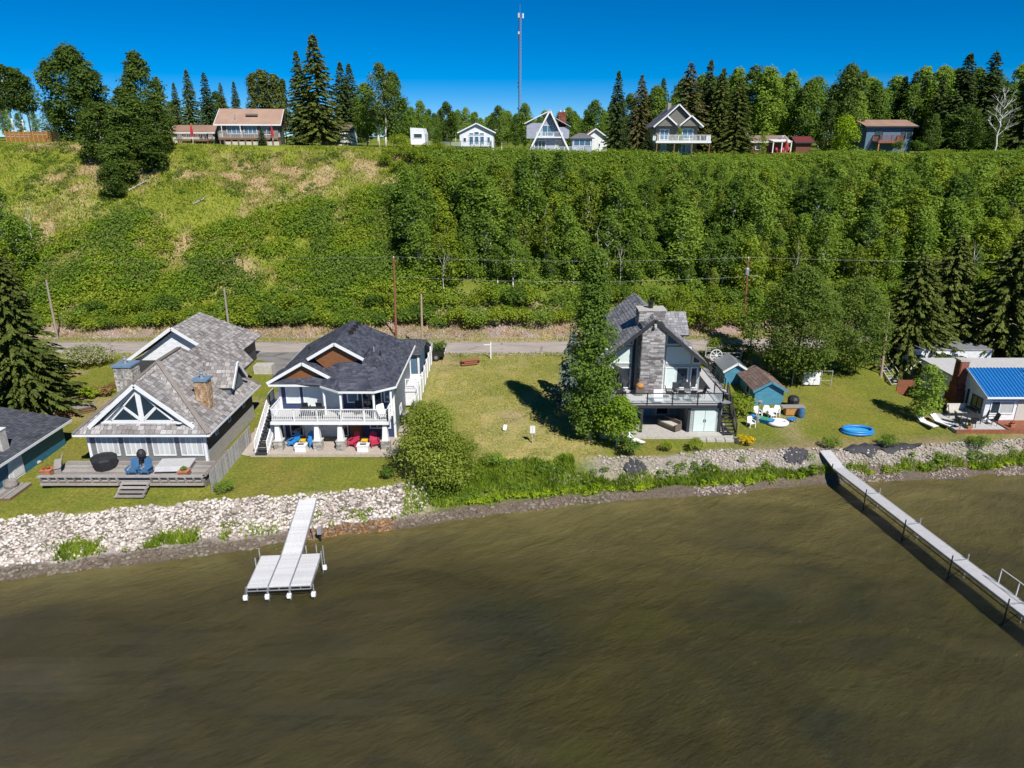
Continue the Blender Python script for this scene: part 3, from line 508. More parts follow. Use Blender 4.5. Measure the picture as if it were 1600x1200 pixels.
    MB().box(dx1-.05, dx1+.25, dyf, wy+1.2, DZ+.36, DZ+.42).build('bench_ledge', 'weathered', dk); MB().box(dx1-.04, dx1+.02, dyf+.2, wy, 2.3, DZ+.36).build('fascia_board', 'weathered', dk)
    for x in np.arange(dx0+.6, dx1, 1.9): MB().box(x-.08, x+.08, dyf+.3, dyf+.46, 2.0, DZ-.3).build('post', 'brown_wood', dk)
    for x in (-28.35, -26.45): MB().beam((x, 46.1, 2.75), (x, 44.9, 2.15), .08, .25).build('stringer', 'weathered', h)
    s = h
    for i in range(4): MB().box(-28.45, -26.35, 45.8-i*.34, 46.12-i*.34, 2.72-i*.17, 2.78-i*.17).build('tread', 'weathered', s)
    return h
house_shake()
# ---------------------------------------------------------------- navy house with white balcony
def house_navy():
    h = thing('navy_house', 'two storey navy house with white balcony and dark hipped roof', 'house', (-14.7, 58, 2.3), world=True)
    L, Rr, YF, YB = -19.4, -9.95, 55.4, 65.3; ZF, ZE = 4.9, 7.45; RZ = 10.6; xc = -14.7
    w = MB().box(L, Rr, YF, YB, 2.1, ZE); w.build('wall', 'siding_navy', h); MB().box(Rr-.3, Rr+.012, YF+.4, YB-.1, 2.2, ZE-.02).build('side_wall', 'siding_bluegrey', h)
    for x, y in ((L, YF), (Rr, YF), (Rr, YB)): MB().box(x-.09, x+.09, y-.09, y+.1, 2.1, ZE-.05).build('corner_trim', 'trim_white', h)
    MB().box(-21.2, -9.4, 51.9, YF, 1.6, 2.3).build('patio_slab', 'pavers', h)
    # roof
    e = .55; XL, XR, Y1 = L-.55, Rr+.5, YB+.5; Y0 = 54.6
    F0, F1 = (xc, 58.2, RZ), (xc, 63.2, RZ)
    roof(h, [(XR, 53.9, ZE), (XR, Y1, ZE), F1, F0], 'shingle_navy', course=.22, width=.5, lift=.022); roof(h, [(XL, Y1, ZE), (XL, Y0, ZE), F0, F1], 'shingle_navy', course=.22, width=.5, lift=.022); roof(h, [(XR, Y1, ZE), (XL, Y1, ZE), F1], 'shingle_navy', course=.22, width=.5, lift=.022)
    q = [(-15.6, 54.0, ZE), (-13.8, 52.65, ZE), (-11.0, 52.65, ZE), (XR, 53.9, ZE)]
    for a, b in zip(q[:-1], q[1:]): roof(h, [a, b, F0], 'shingle_navy', 'porch_roof', .22, .5, .022)
    roof(h, [(XL, Y0, ZE), (-15.6, 54.0, ZE), F0], 'shingle_navy', course=.22, width=.5, lift=.022)
    for a, b in zip(q[:-1], q[1:]): MB().beam(Vector(a)+Vector((0, -.02, -.1)), Vector(b)+Vector((0, -.02, -.1)), .1, .16).build('gutter', 'trim_white', h)
    for a, b in (((XR+.03, 53.9, ZE-.1), (XR+.03, Y1, ZE-.1)), ((XL-.03, Y0, ZE-.1), (XL-.03, Y1, ZE-.1))): MB().beam(a, b, .1, .16).build('gutter', 'trim_white', h)
    MB().prism([(-15.5, 54.1, ZE-.16), (-13.7, 52.8, ZE-.16), (-11.1, 52.8, ZE-.16), (XR-.2, 54, ZE-.16), (XR-.2, YF, ZE-.16), (-15.5, YF, ZE-.16)], (0, 0, .06)).build('porch_ceiling', 'trim_white', h)
    # two stacked gables
    for (cx, gy, hw, gz, pk, dep, lo) in ((-17.05, 54.35, 2.95, 7.6, 9.25, 3.0, .5), (-14.45, 55.0, 2.25, 9.45, 10.72, 3.6, 0)):
        roof(h, [(cx, gy, pk), (cx+hw, gy, gz), (cx+hw, gy+dep, gz), (cx, gy+dep, pk)], 'shingle_navy', 'gable_roof', .22, .5, .022); roof(h, [(cx-hw, gy, gz), (cx, gy, pk), (cx, gy+dep, pk), (cx-hw, gy+dep, gz)], 'shingle_navy', 'gable_roof', .22, .5, .022)
        for s in (-1, 1): MB().beam((cx+s*(hw+.05), gy-.02, gz-.1), (cx, gy-.02, pk-.04), .08, .24).build('barge_board', 'trim_white', h)
        g = MB(); g.prism([(cx-hw+.35, gy+.4, gz-.1), (cx, gy+.4, gz-(1.9 if not lo else .3)), (cx+hw-.35, gy+.4, gz-.1), (cx, gy+.4, pk-.2)], (0, .15, 0)); g.build('gable_wall', 'siding_brown', h)
        sk = gy-.05
        if lo: roof(h, [(cx-hw+.1, sk, gz-.15), (cx+hw-.1, sk, gz-.15), (cx+hw-.9, gy+.55, gz+.32), (cx-hw+.9, gy+.55, gz+.32)], 'shingle_navy', 'gable_skirt', .2, .5, .022)
    MB().box(XL, -15.2, 54.28, 54.36, ZE-.2, ZE-.02).build('gutter', 'trim_white', h)
    MB().box(L+.1, -15.4, 54.5, YF, ZE-.2, ZE-.08).build('soffit', 'trim_white', h)
    for y in (58.9, 59.9, 60.9, 61.9, 62.9): MB().box(xc+.35, xc+.75, y-.18, y+.18, RZ-.42, RZ-.1).build('roof_vent', 'black_metal', h)
    for x, y, z, mt in ((-18.3, 61, 8.35, 'black_metal'), (-12.0, 58.6, 9.0, 'galvanised'), (-11.4, 58.4, 8.7, 'black_metal')): MB().tube((x, y, z-.2), (x, y, z+.4), .07).build('vent_pipe', mt, h)
    # balcony
    bx0, bx1, by = -19.5, -9.95, 52.55; b = MB().box(bx0, bx1, by, YF, ZF-.3, ZF-.03).build('balcony', 'white_vinyl', h); planks(b, bx0+.05, bx1-.05, by+.03, YF, ZF, 'deck_grey', along='x', w=.2)
    railing(b, [(bx0+.06, YF-.1, ZF), (bx0+.06, by+.06, ZF), (bx1-.06, by+.06, ZF), (bx1-.06, YF-.1, ZF)], 1.0, 'white_vinyl', 1.75, .15, .035)
    for x, y in ((-13.75, 52.85), (-11.1, 52.85), (-15.4, 54.1), (-9.9, 53.9)): MB().lathe((x, y, ZF), [(.14, 0), (.14, .25), (.1, .3), (.1, 2.3), (.14, 2.33), (.14, ZE-ZF-.1)], 12).build('column', 'white_vinyl', h)
    for x in (-19.1, -15.9, -14.0, -10.35):
        c = MB(); c.hexa([(x-.26, 52.7, 3.1), (x+.26, 52.7, 3.1), (x+.26, 53.2, 3.1), (x-.26, 53.2, 3.1)], [(x-.15, 52.8, ZF-.3), (x+.15, 52.8, ZF-.3), (x+.15, 53.1, ZF-.3), (x-.15, 53.1, ZF-.3)]); cc = c.build('column', 'white_vinyl', h)
        stone_block(cc, x-.33, x+.33, 52.62, 53.28, 2.3, 3.08, 'cobble_grey', 'concrete', .12, .26, 'pedestal', d=.04); MB().box(x-.4, x+.4, 52.55, 53.35, 3.08, 3.14).build('pedestal_cap', 'concrete', cc)
    F = frame((0, YF, 0)); window(h, F, -18.95, -17.75, ZF+.5, ZF+2.2, gm='blind'); window(h, F, -17.5, -13.9-.3, ZF+.05, ZF+2.25, wid=[1, 1], gm='blind', door=True)
    window(h, F, -13.85, -12.9, ZF+.55, ZF+2.15, gm='glass_blue'); window(h, F, -12.6, -10.9, ZF+.05, ZF+2.15, wid=[1, 1], gm='glass', door=True); window(h, F, -10.75, -10.1, ZF+.6, ZF+2.1, gm='glass_blue')
    window(h, F, -18.9, -17.75, 2.4, 4.35, gm='glass', door=True); g = MB().box(-17.7, -14.9, YF-.05, YF, 2.35, 4.45).build('garage_door', 'white_paint', h)
    for z in (2.87, 3.4, 3.92): MB().box(-17.65, -14.95, YF-.065, YF-.05, z-.015, z+.015).build('panel_joint', 'deck_grey', g)
    for x in (-16.45, -16.15): MB().box(x-.02, x+.02, YF-.1, YF-.05, 3.3, 3.6).build('handle', 'black_metal', g)
    window(h, F, -14.75, -13.95, 2.4, 4.35, gm='glass', door=True); MB().box(-13.8, -12.8, YF-.05, YF, 2.35, 4.4).build('door', 'siding_brown', h); window(h, F, -12.1, -10.3, 3.1, 4.3, wid=[1, 1, 1], gm='glass')
    window(h, frame((Rr+.012, 58, 3.3), (0, 1, 0), (1, 0, 0)), 0, 1, 0, .8)
    # outside stair
    s = MB()
    for x in (-20.75, -19.75): s.beam((x, 56.4, ZF-.1), (x, 51.9, 2.35), .09, .32)
    st = s.build('stair', 'white_vinyl', h)
    for i in range(14): t = i/13; MB().box(-20.72, -19.78, 56.2-4.3*t-.16, 56.2-4.3*t+.16, ZF-.12-2.4*t, ZF-.06-2.4*t).build('tread', 'dark_trim', st)
    for x in (-20.75, -19.75): railing(st, [(x, 56.4, ZF), (x, 51.95, 2.45)], .95, 'white_vinyl', 1.6, .16, .03)
    railing(b, [(-20.75, 57.5, ZF), (-20.75, 56.4, ZF)], 1.0, 'white_vinyl', 1.2, .15, .03); MB().box(-20.8, L, 56.3, 57.6, ZF-.25, ZF).build('landing', 'white_vinyl', h)
    # side deck
    sd = MB().box(Rr, -8.85, 61.5, 66, 4.2, 4.45).build('side_deck', 'white_paint', h); railing(sd, [(Rr+.1, 61.55, 4.45), (-8.9, 61.55, 4.45)], .95, 'white_vinyl', 1.2, .15, .03); MB().box(Rr, -8.85, 61.6, 61.7, 2.8, 4.2).build('skirting', 'white_paint', sd)
    ac = MB().box(-9.85, -9.1, 57.6, 58.3, 2.55, 3.4).build('air_conditioner', 'black_metal', h); MB().lathe((-9.47, 57.95, 3.4), [(.28, 0), (.28, .03), (.05, .05)], 14).build('fan_grille', 'galvanised', ac)
    # rear garage, black roof
    g = MB().box(-12.8, -9.4, 67.5, 72.5, 3.0, 6.0).build('garage_wall', 'siding_steel', h); roof(h, [(-13.1, 67.2, 6.0), (-9.1, 67.2, 6.0), (-9.9, 70, 6.9), (-12.3, 70, 6.9)], 'shingle_dark', 'garage_roof'); roof(h, [(-13.1, 72.8, 6.0), (-9.1, 72.8, 6.0), (-9.9, 70, 6.9), (-12.3, 70, 6.9)], 'shingle_dark', 'garage_roof')
    roof(h, [(-9.1, 67.2, 6.0), (-9.1, 72.8, 6.0), (-9.9, 70, 6.9)], 'shingle_dark', 'garage_roof'); MB().box(-9.5, -9.3, 67.4, 67.6, 3, 5.9).build('corner_trim', 'trim_white', h)
    return h
house_navy()
# ---------------------------------------------------------------- stone chimney chalet
def house_chalet():
    h = thing('chalet_house', 'steep gabled pale grey house with tall slate stone chimney and big deck', 'house', (12.3, 62, 2.3), world=True)
    xc, hw, ZE, RZ, Y0, YW, YB = 12.3, 5.15, 7.4, 11.75, 58.7, 60.3, 70.0
    wl, wr = xc-4.65, xc+4.65; ge = RZ-.25
    w = MB(); w.prism([(wl, YW, 2.1), (wr, YW, 2.1), (wr, YW, 7.55), (xc, YW, ge), (wl, YW, 7.55)], (0, .2, 0)); w.build('front_wall', 'siding_sage', h)
    MB().box(wr-.2, wr, YW+.2, YB-.3, 2.3, 7.5).build('side_wall', 'siding_sage', h); MB().box(wl, wl+.2, YW+.2, YB-.3, 2.3, 7.5).build('side_wall', 'siding_sage', h); MB().prism([(wl, YB-.5, 2.3), (wr, YB-.5, 2.3), (wr, YB-.5, 7.5), (xc, YB-.5, ge), (wl, YB-.5, 7.5)], (0, .2, 0)).build('back_wall', 'siding_sage', h)
    roof(h, [(xc, Y0, RZ), (xc+hw, Y0, ZE), (xc+hw, YB, ZE), (xc, YB, RZ)], 'shingle_grey', course=.3, width=.45, lift=.04, trim='siding_sage'); roof(h, [(xc-hw, Y0, ZE), (xc, Y0, RZ), (xc, YB, RZ), (xc-hw, YB, ZE)], 'shingle_grey', course=.3, width=.45, lift=.04, trim='siding_sage')
    for s in (-1, 1): MB().beam((xc+s*(hw+.05), Y0-.02, ZE-.1), (xc, Y0-.02, RZ-.05), .1, .3).build('barge_board', 'dark_trim', h)
    MB().box(xc-.1, xc+.1, Y0-.25, YW, RZ-.6, RZ-.35).build('ridge_beam', 'cushion', h)
    # cross gable behind
    dx = 17.1; ym, dz, de = 67.8, 10.3, 8.5
    roof(h, [(xc+.7, 65.6, de), (dx, 65.6, de), (dx, ym, dz), (xc+.7, ym, dz)], 'shingle_grey', 'dormer_roof', .3, .45, .04); roof(h, [(xc+.7, 70, de), (dx, 70, de), (dx, ym, dz), (xc+.7, ym, dz)], 'shingle_grey', 'dormer_roof', .3, .45, .04)
    MB().prism([(dx-.45, 66, 5), (dx-.45, 69.6, 5), (dx-.45, 69.6, de+.2), (dx-.45, ym, dz-.2), (dx-.45, 66, de+.2)], (-3.2, 0, 0)).build('dormer_wall', 'siding_sage', h)
    # chimney
    stone_block(h, 11.3, 13.25, 58.85, 60.5, 4.9, 11.2, 'slate_stone', 'dark_trim', .14, .55, sides='flr'); cu = stone_block(h, 11.2, 13.5, 60.5, 62.0, 9.0, 12.1, 'slate_stone', 'dark_trim', .14, .55); MB().box(11.1, 13.6, 60.4, 62.1, 12.1, 12.22).build('chimney_cap', 'concrete', cu); MB().lathe((12.3, 61.2, 12.22), [(.22, 0), (.22, .5), (.3, .52), (.3, .62), (.1, .66)], 12).build('flue', 'black_metal', cu)
    for x in (10.9, 13.55): MB().box(x-.12, x+.12, YW-.06, YW, 4.9, RZ-1.6).build('trim_post', 'dark_trim' if x < 12 else 'trim_white', h)
    # glazing
    F = frame((0, YW, 0)); pf = 'cushion'
    window(h, F, 13.8, 16.0, 7.35, 9.0-.1, gm='blind_mint', fm='white_paint'); window(h, F, 8.3, 10.7, 7.35, 8.9, gm='blind_mint', fm='white_paint')
    window(h, F, 13.8, 15.9, 5.0, 7.0, wid=[1, 1], gms=['blind_mint', 'glass'], fm='white_paint', door=True); window(h, F, 16.1, 16.75, 5.0, 7.0, gm='glass', fm='white_paint'); window(h, F, 8.0, 10.7, 5.0, 7.0, wid=[1, 1, 1], fm='white_paint', door=True)
    triwin(h, [(13.75, YW-.02, 9.15), (15.0, YW-.02, 9.15), (13.75, YW-.02, 10.15)], (0, -1, 0), 'white_paint', 'glass_blue'); triwin(h, [(10.75, YW-.02, 9.15), (9.5, YW-.02, 9.15), (10.75, YW-.02, 10.15)], (0, -1, 0), 'white_paint', 'glass_blue')
    triwin(h, [(16.2, YW-.02, 7.4), (16.85, YW-.02, 7.4), (16.85, YW-.02, 7.75), (16.2, YW-.02, 8.35)], (0, -1, 0), 'white_paint', 'glass'); triwin(h, [(8.1, YW-.02, 7.4), (7.75, YW-.02, 7.4), (7.75, YW-.02, 7.75), (8.1, YW-.02, 8.3)], (0, -1, 0), 'white_paint', 'glass')
    window(h, frame((wr, 63, 5.3), (0, 1, 0), (1, 0, 0)), 0, 1.2, 0, 1.2); MB().box(16.9, 17.0, YW-.15, YW-.01, 6.6, 6.95).build('wall_lamp', 'black_metal', h)
    # deck
    dz = 4.9; x0, x1, y0 = 7.2, 18.1, 56.3; d = MB().box(x0, x1, y0, YW, dz-.32, dz-.04).build('deck', 'dark_trim', h); MB().box(17.0, 19.4, 59, 66.5, dz-.32, dz-.04).build('deck', 'dark_trim', h)
    planks(d, x0+.03, x1-.03, y0+.03, YW-.02, dz, 'deck_grey', along='x', w=.2); planks(d, x1-.02, 19.35, 59.05, 66.4, dz+.004, 'deck_grey', along='x', w=.2)
    railing(d, [(x0+.06, YW, dz), (x0+.06, y0+.06, dz), (x1-.06, y0+.06, dz), (x1-.06, 59.05, dz)], 1.02, 'black_metal', 2.1, 0, glass=True); railing(d, [(19.3, 60.2, dz), (19.3, 66.4, dz)], 1.02, 'black_metal', 1.6, 0, rails=4)
    # ground floor: open patio, store room with double door
    MB().box(7.6, 19.0, 55.5, YW, 1.7, 2.28).build('patio_slab', 'concrete', h); sr = MB().box(15.3, 18.0, 56.6, YW, 2.28, dz-.33).build('store_room', 'siding_sage', h)
    for x in (15.3, 18.0): MB().box(x-.12, x+.12, 56.5, 56.7, 2.28, dz-.33).build('post', 'dark_trim', h)
    for x in (15.75, 16.72):
        dd = MB().box(x, x+.93, 56.55, 56.6, 2.32, 4.25).build('door', 'blind_mint', sr); MB().box(x+(.85 if x < 16 else .04), x+(.89 if x < 16 else .08), 56.5, 56.55, 3.2, 3.45).build('handle', 'black_metal', dd)
    for x in (7.4, 11.2): MB().box(x-.11, x+.11, 56.4, 56.62, 2.28, dz-.32).build('post', 'dark_trim', h)
    stone_block(h, 7.65, 11.0, YW-.25, YW-.03, 2.3, 4.5, 'slate_stone', 'dark_trim', .16, .5, 'stone_wall', 'f'); MB().box(12.0, 12.9, YW-.06, YW, 2.3, 4.3).build('door', 'slate_blue', h); window(h, F, 13.2, 14.4, 2.4, 4.3, gm='glass', door=True)
    # outside stair
    s = MB()
    for x in (18.25, 19.25): s.beam((x, 59.3, dz-.1), (x, 55.7, 2.3), .08, .28)
    st = s.build('stair', 'black_metal', h)
    for i in range(12): t = i/11; MB().box(18.28, 19.22, 59.1-3.3*t-.14, 59.1-3.3*t+.14, dz-.12-2.35*t, dz-.07-2.35*t).build('tread', 'dark_trim', st)
    railing(st, [(19.28, 59.3, dz), (19.28, 55.8, 2.4)], .95, 'black_metal', 1.7, 0, rails=4)
    MB().tube((18.0, 56.25, dz-.9), (18.0, 56.25, dz+.3), .03).build('dish_mast', 'galvanised', h); MB().lathe((18.2, 56.1, dz+.3), [(.05, -.1), (.42, 0), (.45, .03), (.05, -.04)], 16).build('satellite_dish', 'galvanised', h)
    for i in range(5): MB().box(15.8+i*.78, 16.5+i*.78, 54.8, 55.35, 2.0, 2.28).build('paving_slab', 'concrete', h)
    return h
house_chalet()
# ---------------------------------------------------------------- blue metal roof cottage
def house_blue_roof():
    h = thing('blue_roof_cottage', 'white cottage with bright blue metal roof and red brick chimney', 'house', (46, 62, 2.4), world=True)
    x0, x1, y0, y1, ze, zr, yr = 42.2, 54, 58.6, 69, 4.95, 6.5, 61.6
    MB().prism([(x0, y0, 2.1), (x0, y1, 2.1), (x0, y1, ze-.05), (x0, yr+1.6, 4.95), (x0, yr, zr-.25), (x0, y0, ze-.05)], (.2, 0, 0)).build('side_wall', 'siding_white', h); MB().box(x0+.2, x1, y0, y0+.2, 2.1, ze-.05).build('front_wall', 'siding_white', h); MB().box(x0+.2, x1, y1-.2, y1, 2.1, ze-.05).build('back_wall', 'siding_white', h)
    A = [(x0-.35, y0-.55, ze), (x1, y0-.55, ze), (x1, yr, zr), (x0-.35, yr, zr)]; B = [(x0-.35, yr, zr), (x1, yr, zr), (x1, 63.2, 5.2), (x0-.35, 63.2, 5.2)]; MB().box(x0-.2, x1, 63.2, y1+.3, ze-.04, ze+.14).build('flat_roof', 'deck_grey', h)
    for pl in (A, B):
        r = MB().slab(pl, .1).build('roof_plane', 'blue_metal', h); p = [Vector(q) for q in pl]
        for i in range(40):
            t = i/39; a = p[0].lerp(p[1], t); b = p[3].lerp(p[2], t); up = Vector((0, 0, .03)); MB().beam(a+up, b+up, .05, .06, .3).build('rib', 'blue_metal', r)
    MB().box(x0-.4, x1, y0-.62, y0-.54, ze-.16, ze).build('gutter', 'trim_white', h)
    for (a, b, c, d) in ((x0-.36, y0-.55, yr, 0),): MB().beam((a-.02, b, ze-.05), (a-.02, c, zr-.05), .06, .16).build('barge_board', 'trim_white', h)
    F = frame((0, y0, 0)); window(h, F, x0+.45, x0+2.6, 3.15, 4.4, wid=[1, 1.6], gms=['glass', 'curtain'], fm='white_paint'); window(h, F, x0+4.1, x0+6.4, 3.15, 4.4, wid=[1, 1], gms=['curtain', 'glass'], fm='white_paint'); window(h, F, x0+7, x0+9.5, 3.15, 4.4, wid=[1, 1], gms=['curtain', 'glass'], fm='white_paint')
    dr = MB().box(x0+2.85, x0+3.8, y0-.06, y0, 2.5, 4.45).build('door', 'cushion', h); MB().box(x0+3.65, x0+3.7, y0-.12, y0-.06, 3.4, 3.5).build('handle', 'black_metal', dr)
    G = frame((x0, 0, 0), (0, 1, 0), (-1, 0, 0)); wn = window(h, G, 59.0, 60.5, 3.3, 4.4, wid=[1, 1], fm='dark_trim'); MB().box(x0-.35, x0-.05, 59.0, 60.5, 3.0, 3.22).build('flower_box', 'dark_trim', wn); window(h, G, 61.0, 61.25, 3.2, 4.6, fm='dark_trim'); window(h, G, 65.2, 66, 3.4, 4.5, fm='dark_trim')
    # brick chimney with stepped shoulders
    c = MB().box(x0-.75, x0-.02, 61.55, 63.25, 2.2, 4.0).box(x0-.7, x0-.02, 61.85, 62.75, 4.0, 7.0).build('chimney', 'brick_red', h); m = MB()
    for (a, b, z0, z1) in ((61.5, 63.3, 2.2, 3.7), (61.6, 63.1, 3.7, 4.3), (61.75, 62.9, 4.3, 4.8), (61.9, 62.7, 4.8, 7.0)):
        veneer(m, frame((x0-.78, a, z0), (0, 1, 0), (-1, 0, 0)), 0, b-a, 0, z1-z0, .09, .24, .03); veneer(m, frame((x0-.78, a, z0)), 0, .76, 0, z1-z0, .09, .24, .03)
    m.build('bricks', 'brick_red', c, kind='stuff'); MB().box(x0-.88, x0+.05, 61.8, 62.8, 7.0, 7.15).build('chimney_cap', 'concrete', c); MB().tube((46.8, 61.0, 6.1), (46.8, 61.0, 7.2), .05).build('vent_pipe', 'galvanised', h)
    # patio: pale pavers then red boards
    MB().box(38.7, 43.2, 56.6, 60.6, 1.9, 2.42).build('paver_terrace', 'concrete', h); m = MB()
    for i in range(9):
        for j in range(8): m.box(38.72+i*.5, 39.2+i*.5, 56.62+j*.5, 57.1+j*.5, 2.38, 2.44+rnd.uniform(-.006, .006))
    m.build('pavers', 'deck_grey', h, kind='stuff'); dk = MB().box(43.2, 54, 56.5, y0, 2.0, 2.5).build('deck', 'red_wood', h); planks(dk, 43.2, 54, 56.5, y0-.02, 2.55, 'red_wood', w=.18); MB().box(38.7, 43.2, 56.48, 56.58, 2.0, 2.5).build('edging', 'red_wood', h)
    return h
house_blue_roof()
# ---------------------------------------------------------------- generic gabled building, local coordinates: front at y=0, x centred
def gable(name, label, cat, loc, w, d, hh, rise, ridge, wm, rm, tm='trim_white', rz=0, oh=.45, wins=(), group=None, shin=False, fm='trim_white', base=0, gm=None, lean=None, plinth=1.0):
    h = thing(name, label, cat, loc, rz, group); x = w/2; b = MB(); z0 = base
    if ridge == 'y':
        b.prism([(-x, 0, z0-plinth), (x, 0, z0-plinth), (x, 0, z0+hh), (0, 0, z0+hh+rise), (-x, 0, z0+hh)], (0, d, 0)); k = rise/x; e = hh-oh*k+z0+.12; t = z0+hh+rise+.12
        pl = [[(0, -oh, t), (x+oh, -oh, e), (x+oh, d+oh, e), (0, d+oh, t)], [(-x-oh, -oh, e), (0, -oh, t), (0, d+oh, t), (-x-oh, d+oh, e)]]
        bb = [((-x-oh, -oh-.02, e-.1), (0, -oh-.02, t-.06)), ((x+oh, -oh-.02, e-.1), (0, -oh-.02, t-.06))]
    else:
        yr = d*.5 if lean is None else lean; b.prism([(-x, 0, z0-plinth), (-x, d, z0-plinth), (-x, d, z0+hh), (-x, yr, z0+hh+rise), (-x, 0, z0+hh)], (w, 0, 0)); k = rise/yr; e = hh-oh*k+z0+.12; t = z0+hh+rise+.12; k2 = rise/(d-yr); e2 = hh-oh*k2+z0+.12
        pl = [[(-x-oh, -oh, e), (x+oh, -oh, e), (x+oh, yr, t), (-x-oh, yr, t)], [(x+oh, d+oh, e2), (-x-oh, d+oh, e2), (-x-oh, yr, t), (x+oh, yr, t)]]
        bb = [((-x-oh, -oh-.02, e-.08), (x+oh, -oh-.02, e-.08)), ((-x-oh-.02, -oh, e-.08), (-x-oh-.02, yr, t-.08)), ((x+oh+.02, -oh, e-.08), (x+oh+.02, yr, t-.08))]
    b.build('wall', wm, h)
    for p in pl:
        if shin: roof(h, p, rm, trim=tm)
        else: MB().slab(p, .12).build('roof_plane', rm, h)
    for p, q in bb: MB().beam(p, q, .08, .2).build('fascia', tm, h)
    for a in wins:
        u0, u1, v0, v1 = a[:4]; window(h, frame((0, 0, z0)), u0, u1, v0, v1, a[4] if len(a) > 4 else 1, fm=fm, gm=a[5] if len(a) > 5 else (gm or 'glass'))
    return h
def deck(h, x0, x1, y0, y1, z, zg, dm='grey_wood', rm='white_vinyl', pm=None, rail=True, bal=.2, glass=False, post=1.8):
    d = MB().box(x0, x1, y0, y1, z-.3, z-.02).build('deck', dm, h); planks(d, x0, x1, y0, y1, z+.02, dm, w=.25)
    for x in np.linspace(x0+.2, x1-.2, max(2, int((x1-x0)/2.5)+1)): MB().box(x-.09, x+.09, y0+.1, y0+.28, zg, z-.3).build('post', pm or dm, d)
    if rail: railing(d, [(x0+.05, y1, z), (x0+.05, y0+.05, z), (x1-.05, y0+.05, z), (x1-.05, y1, z)], .95, rm, post, bal, .05, glass=glass)
    return d
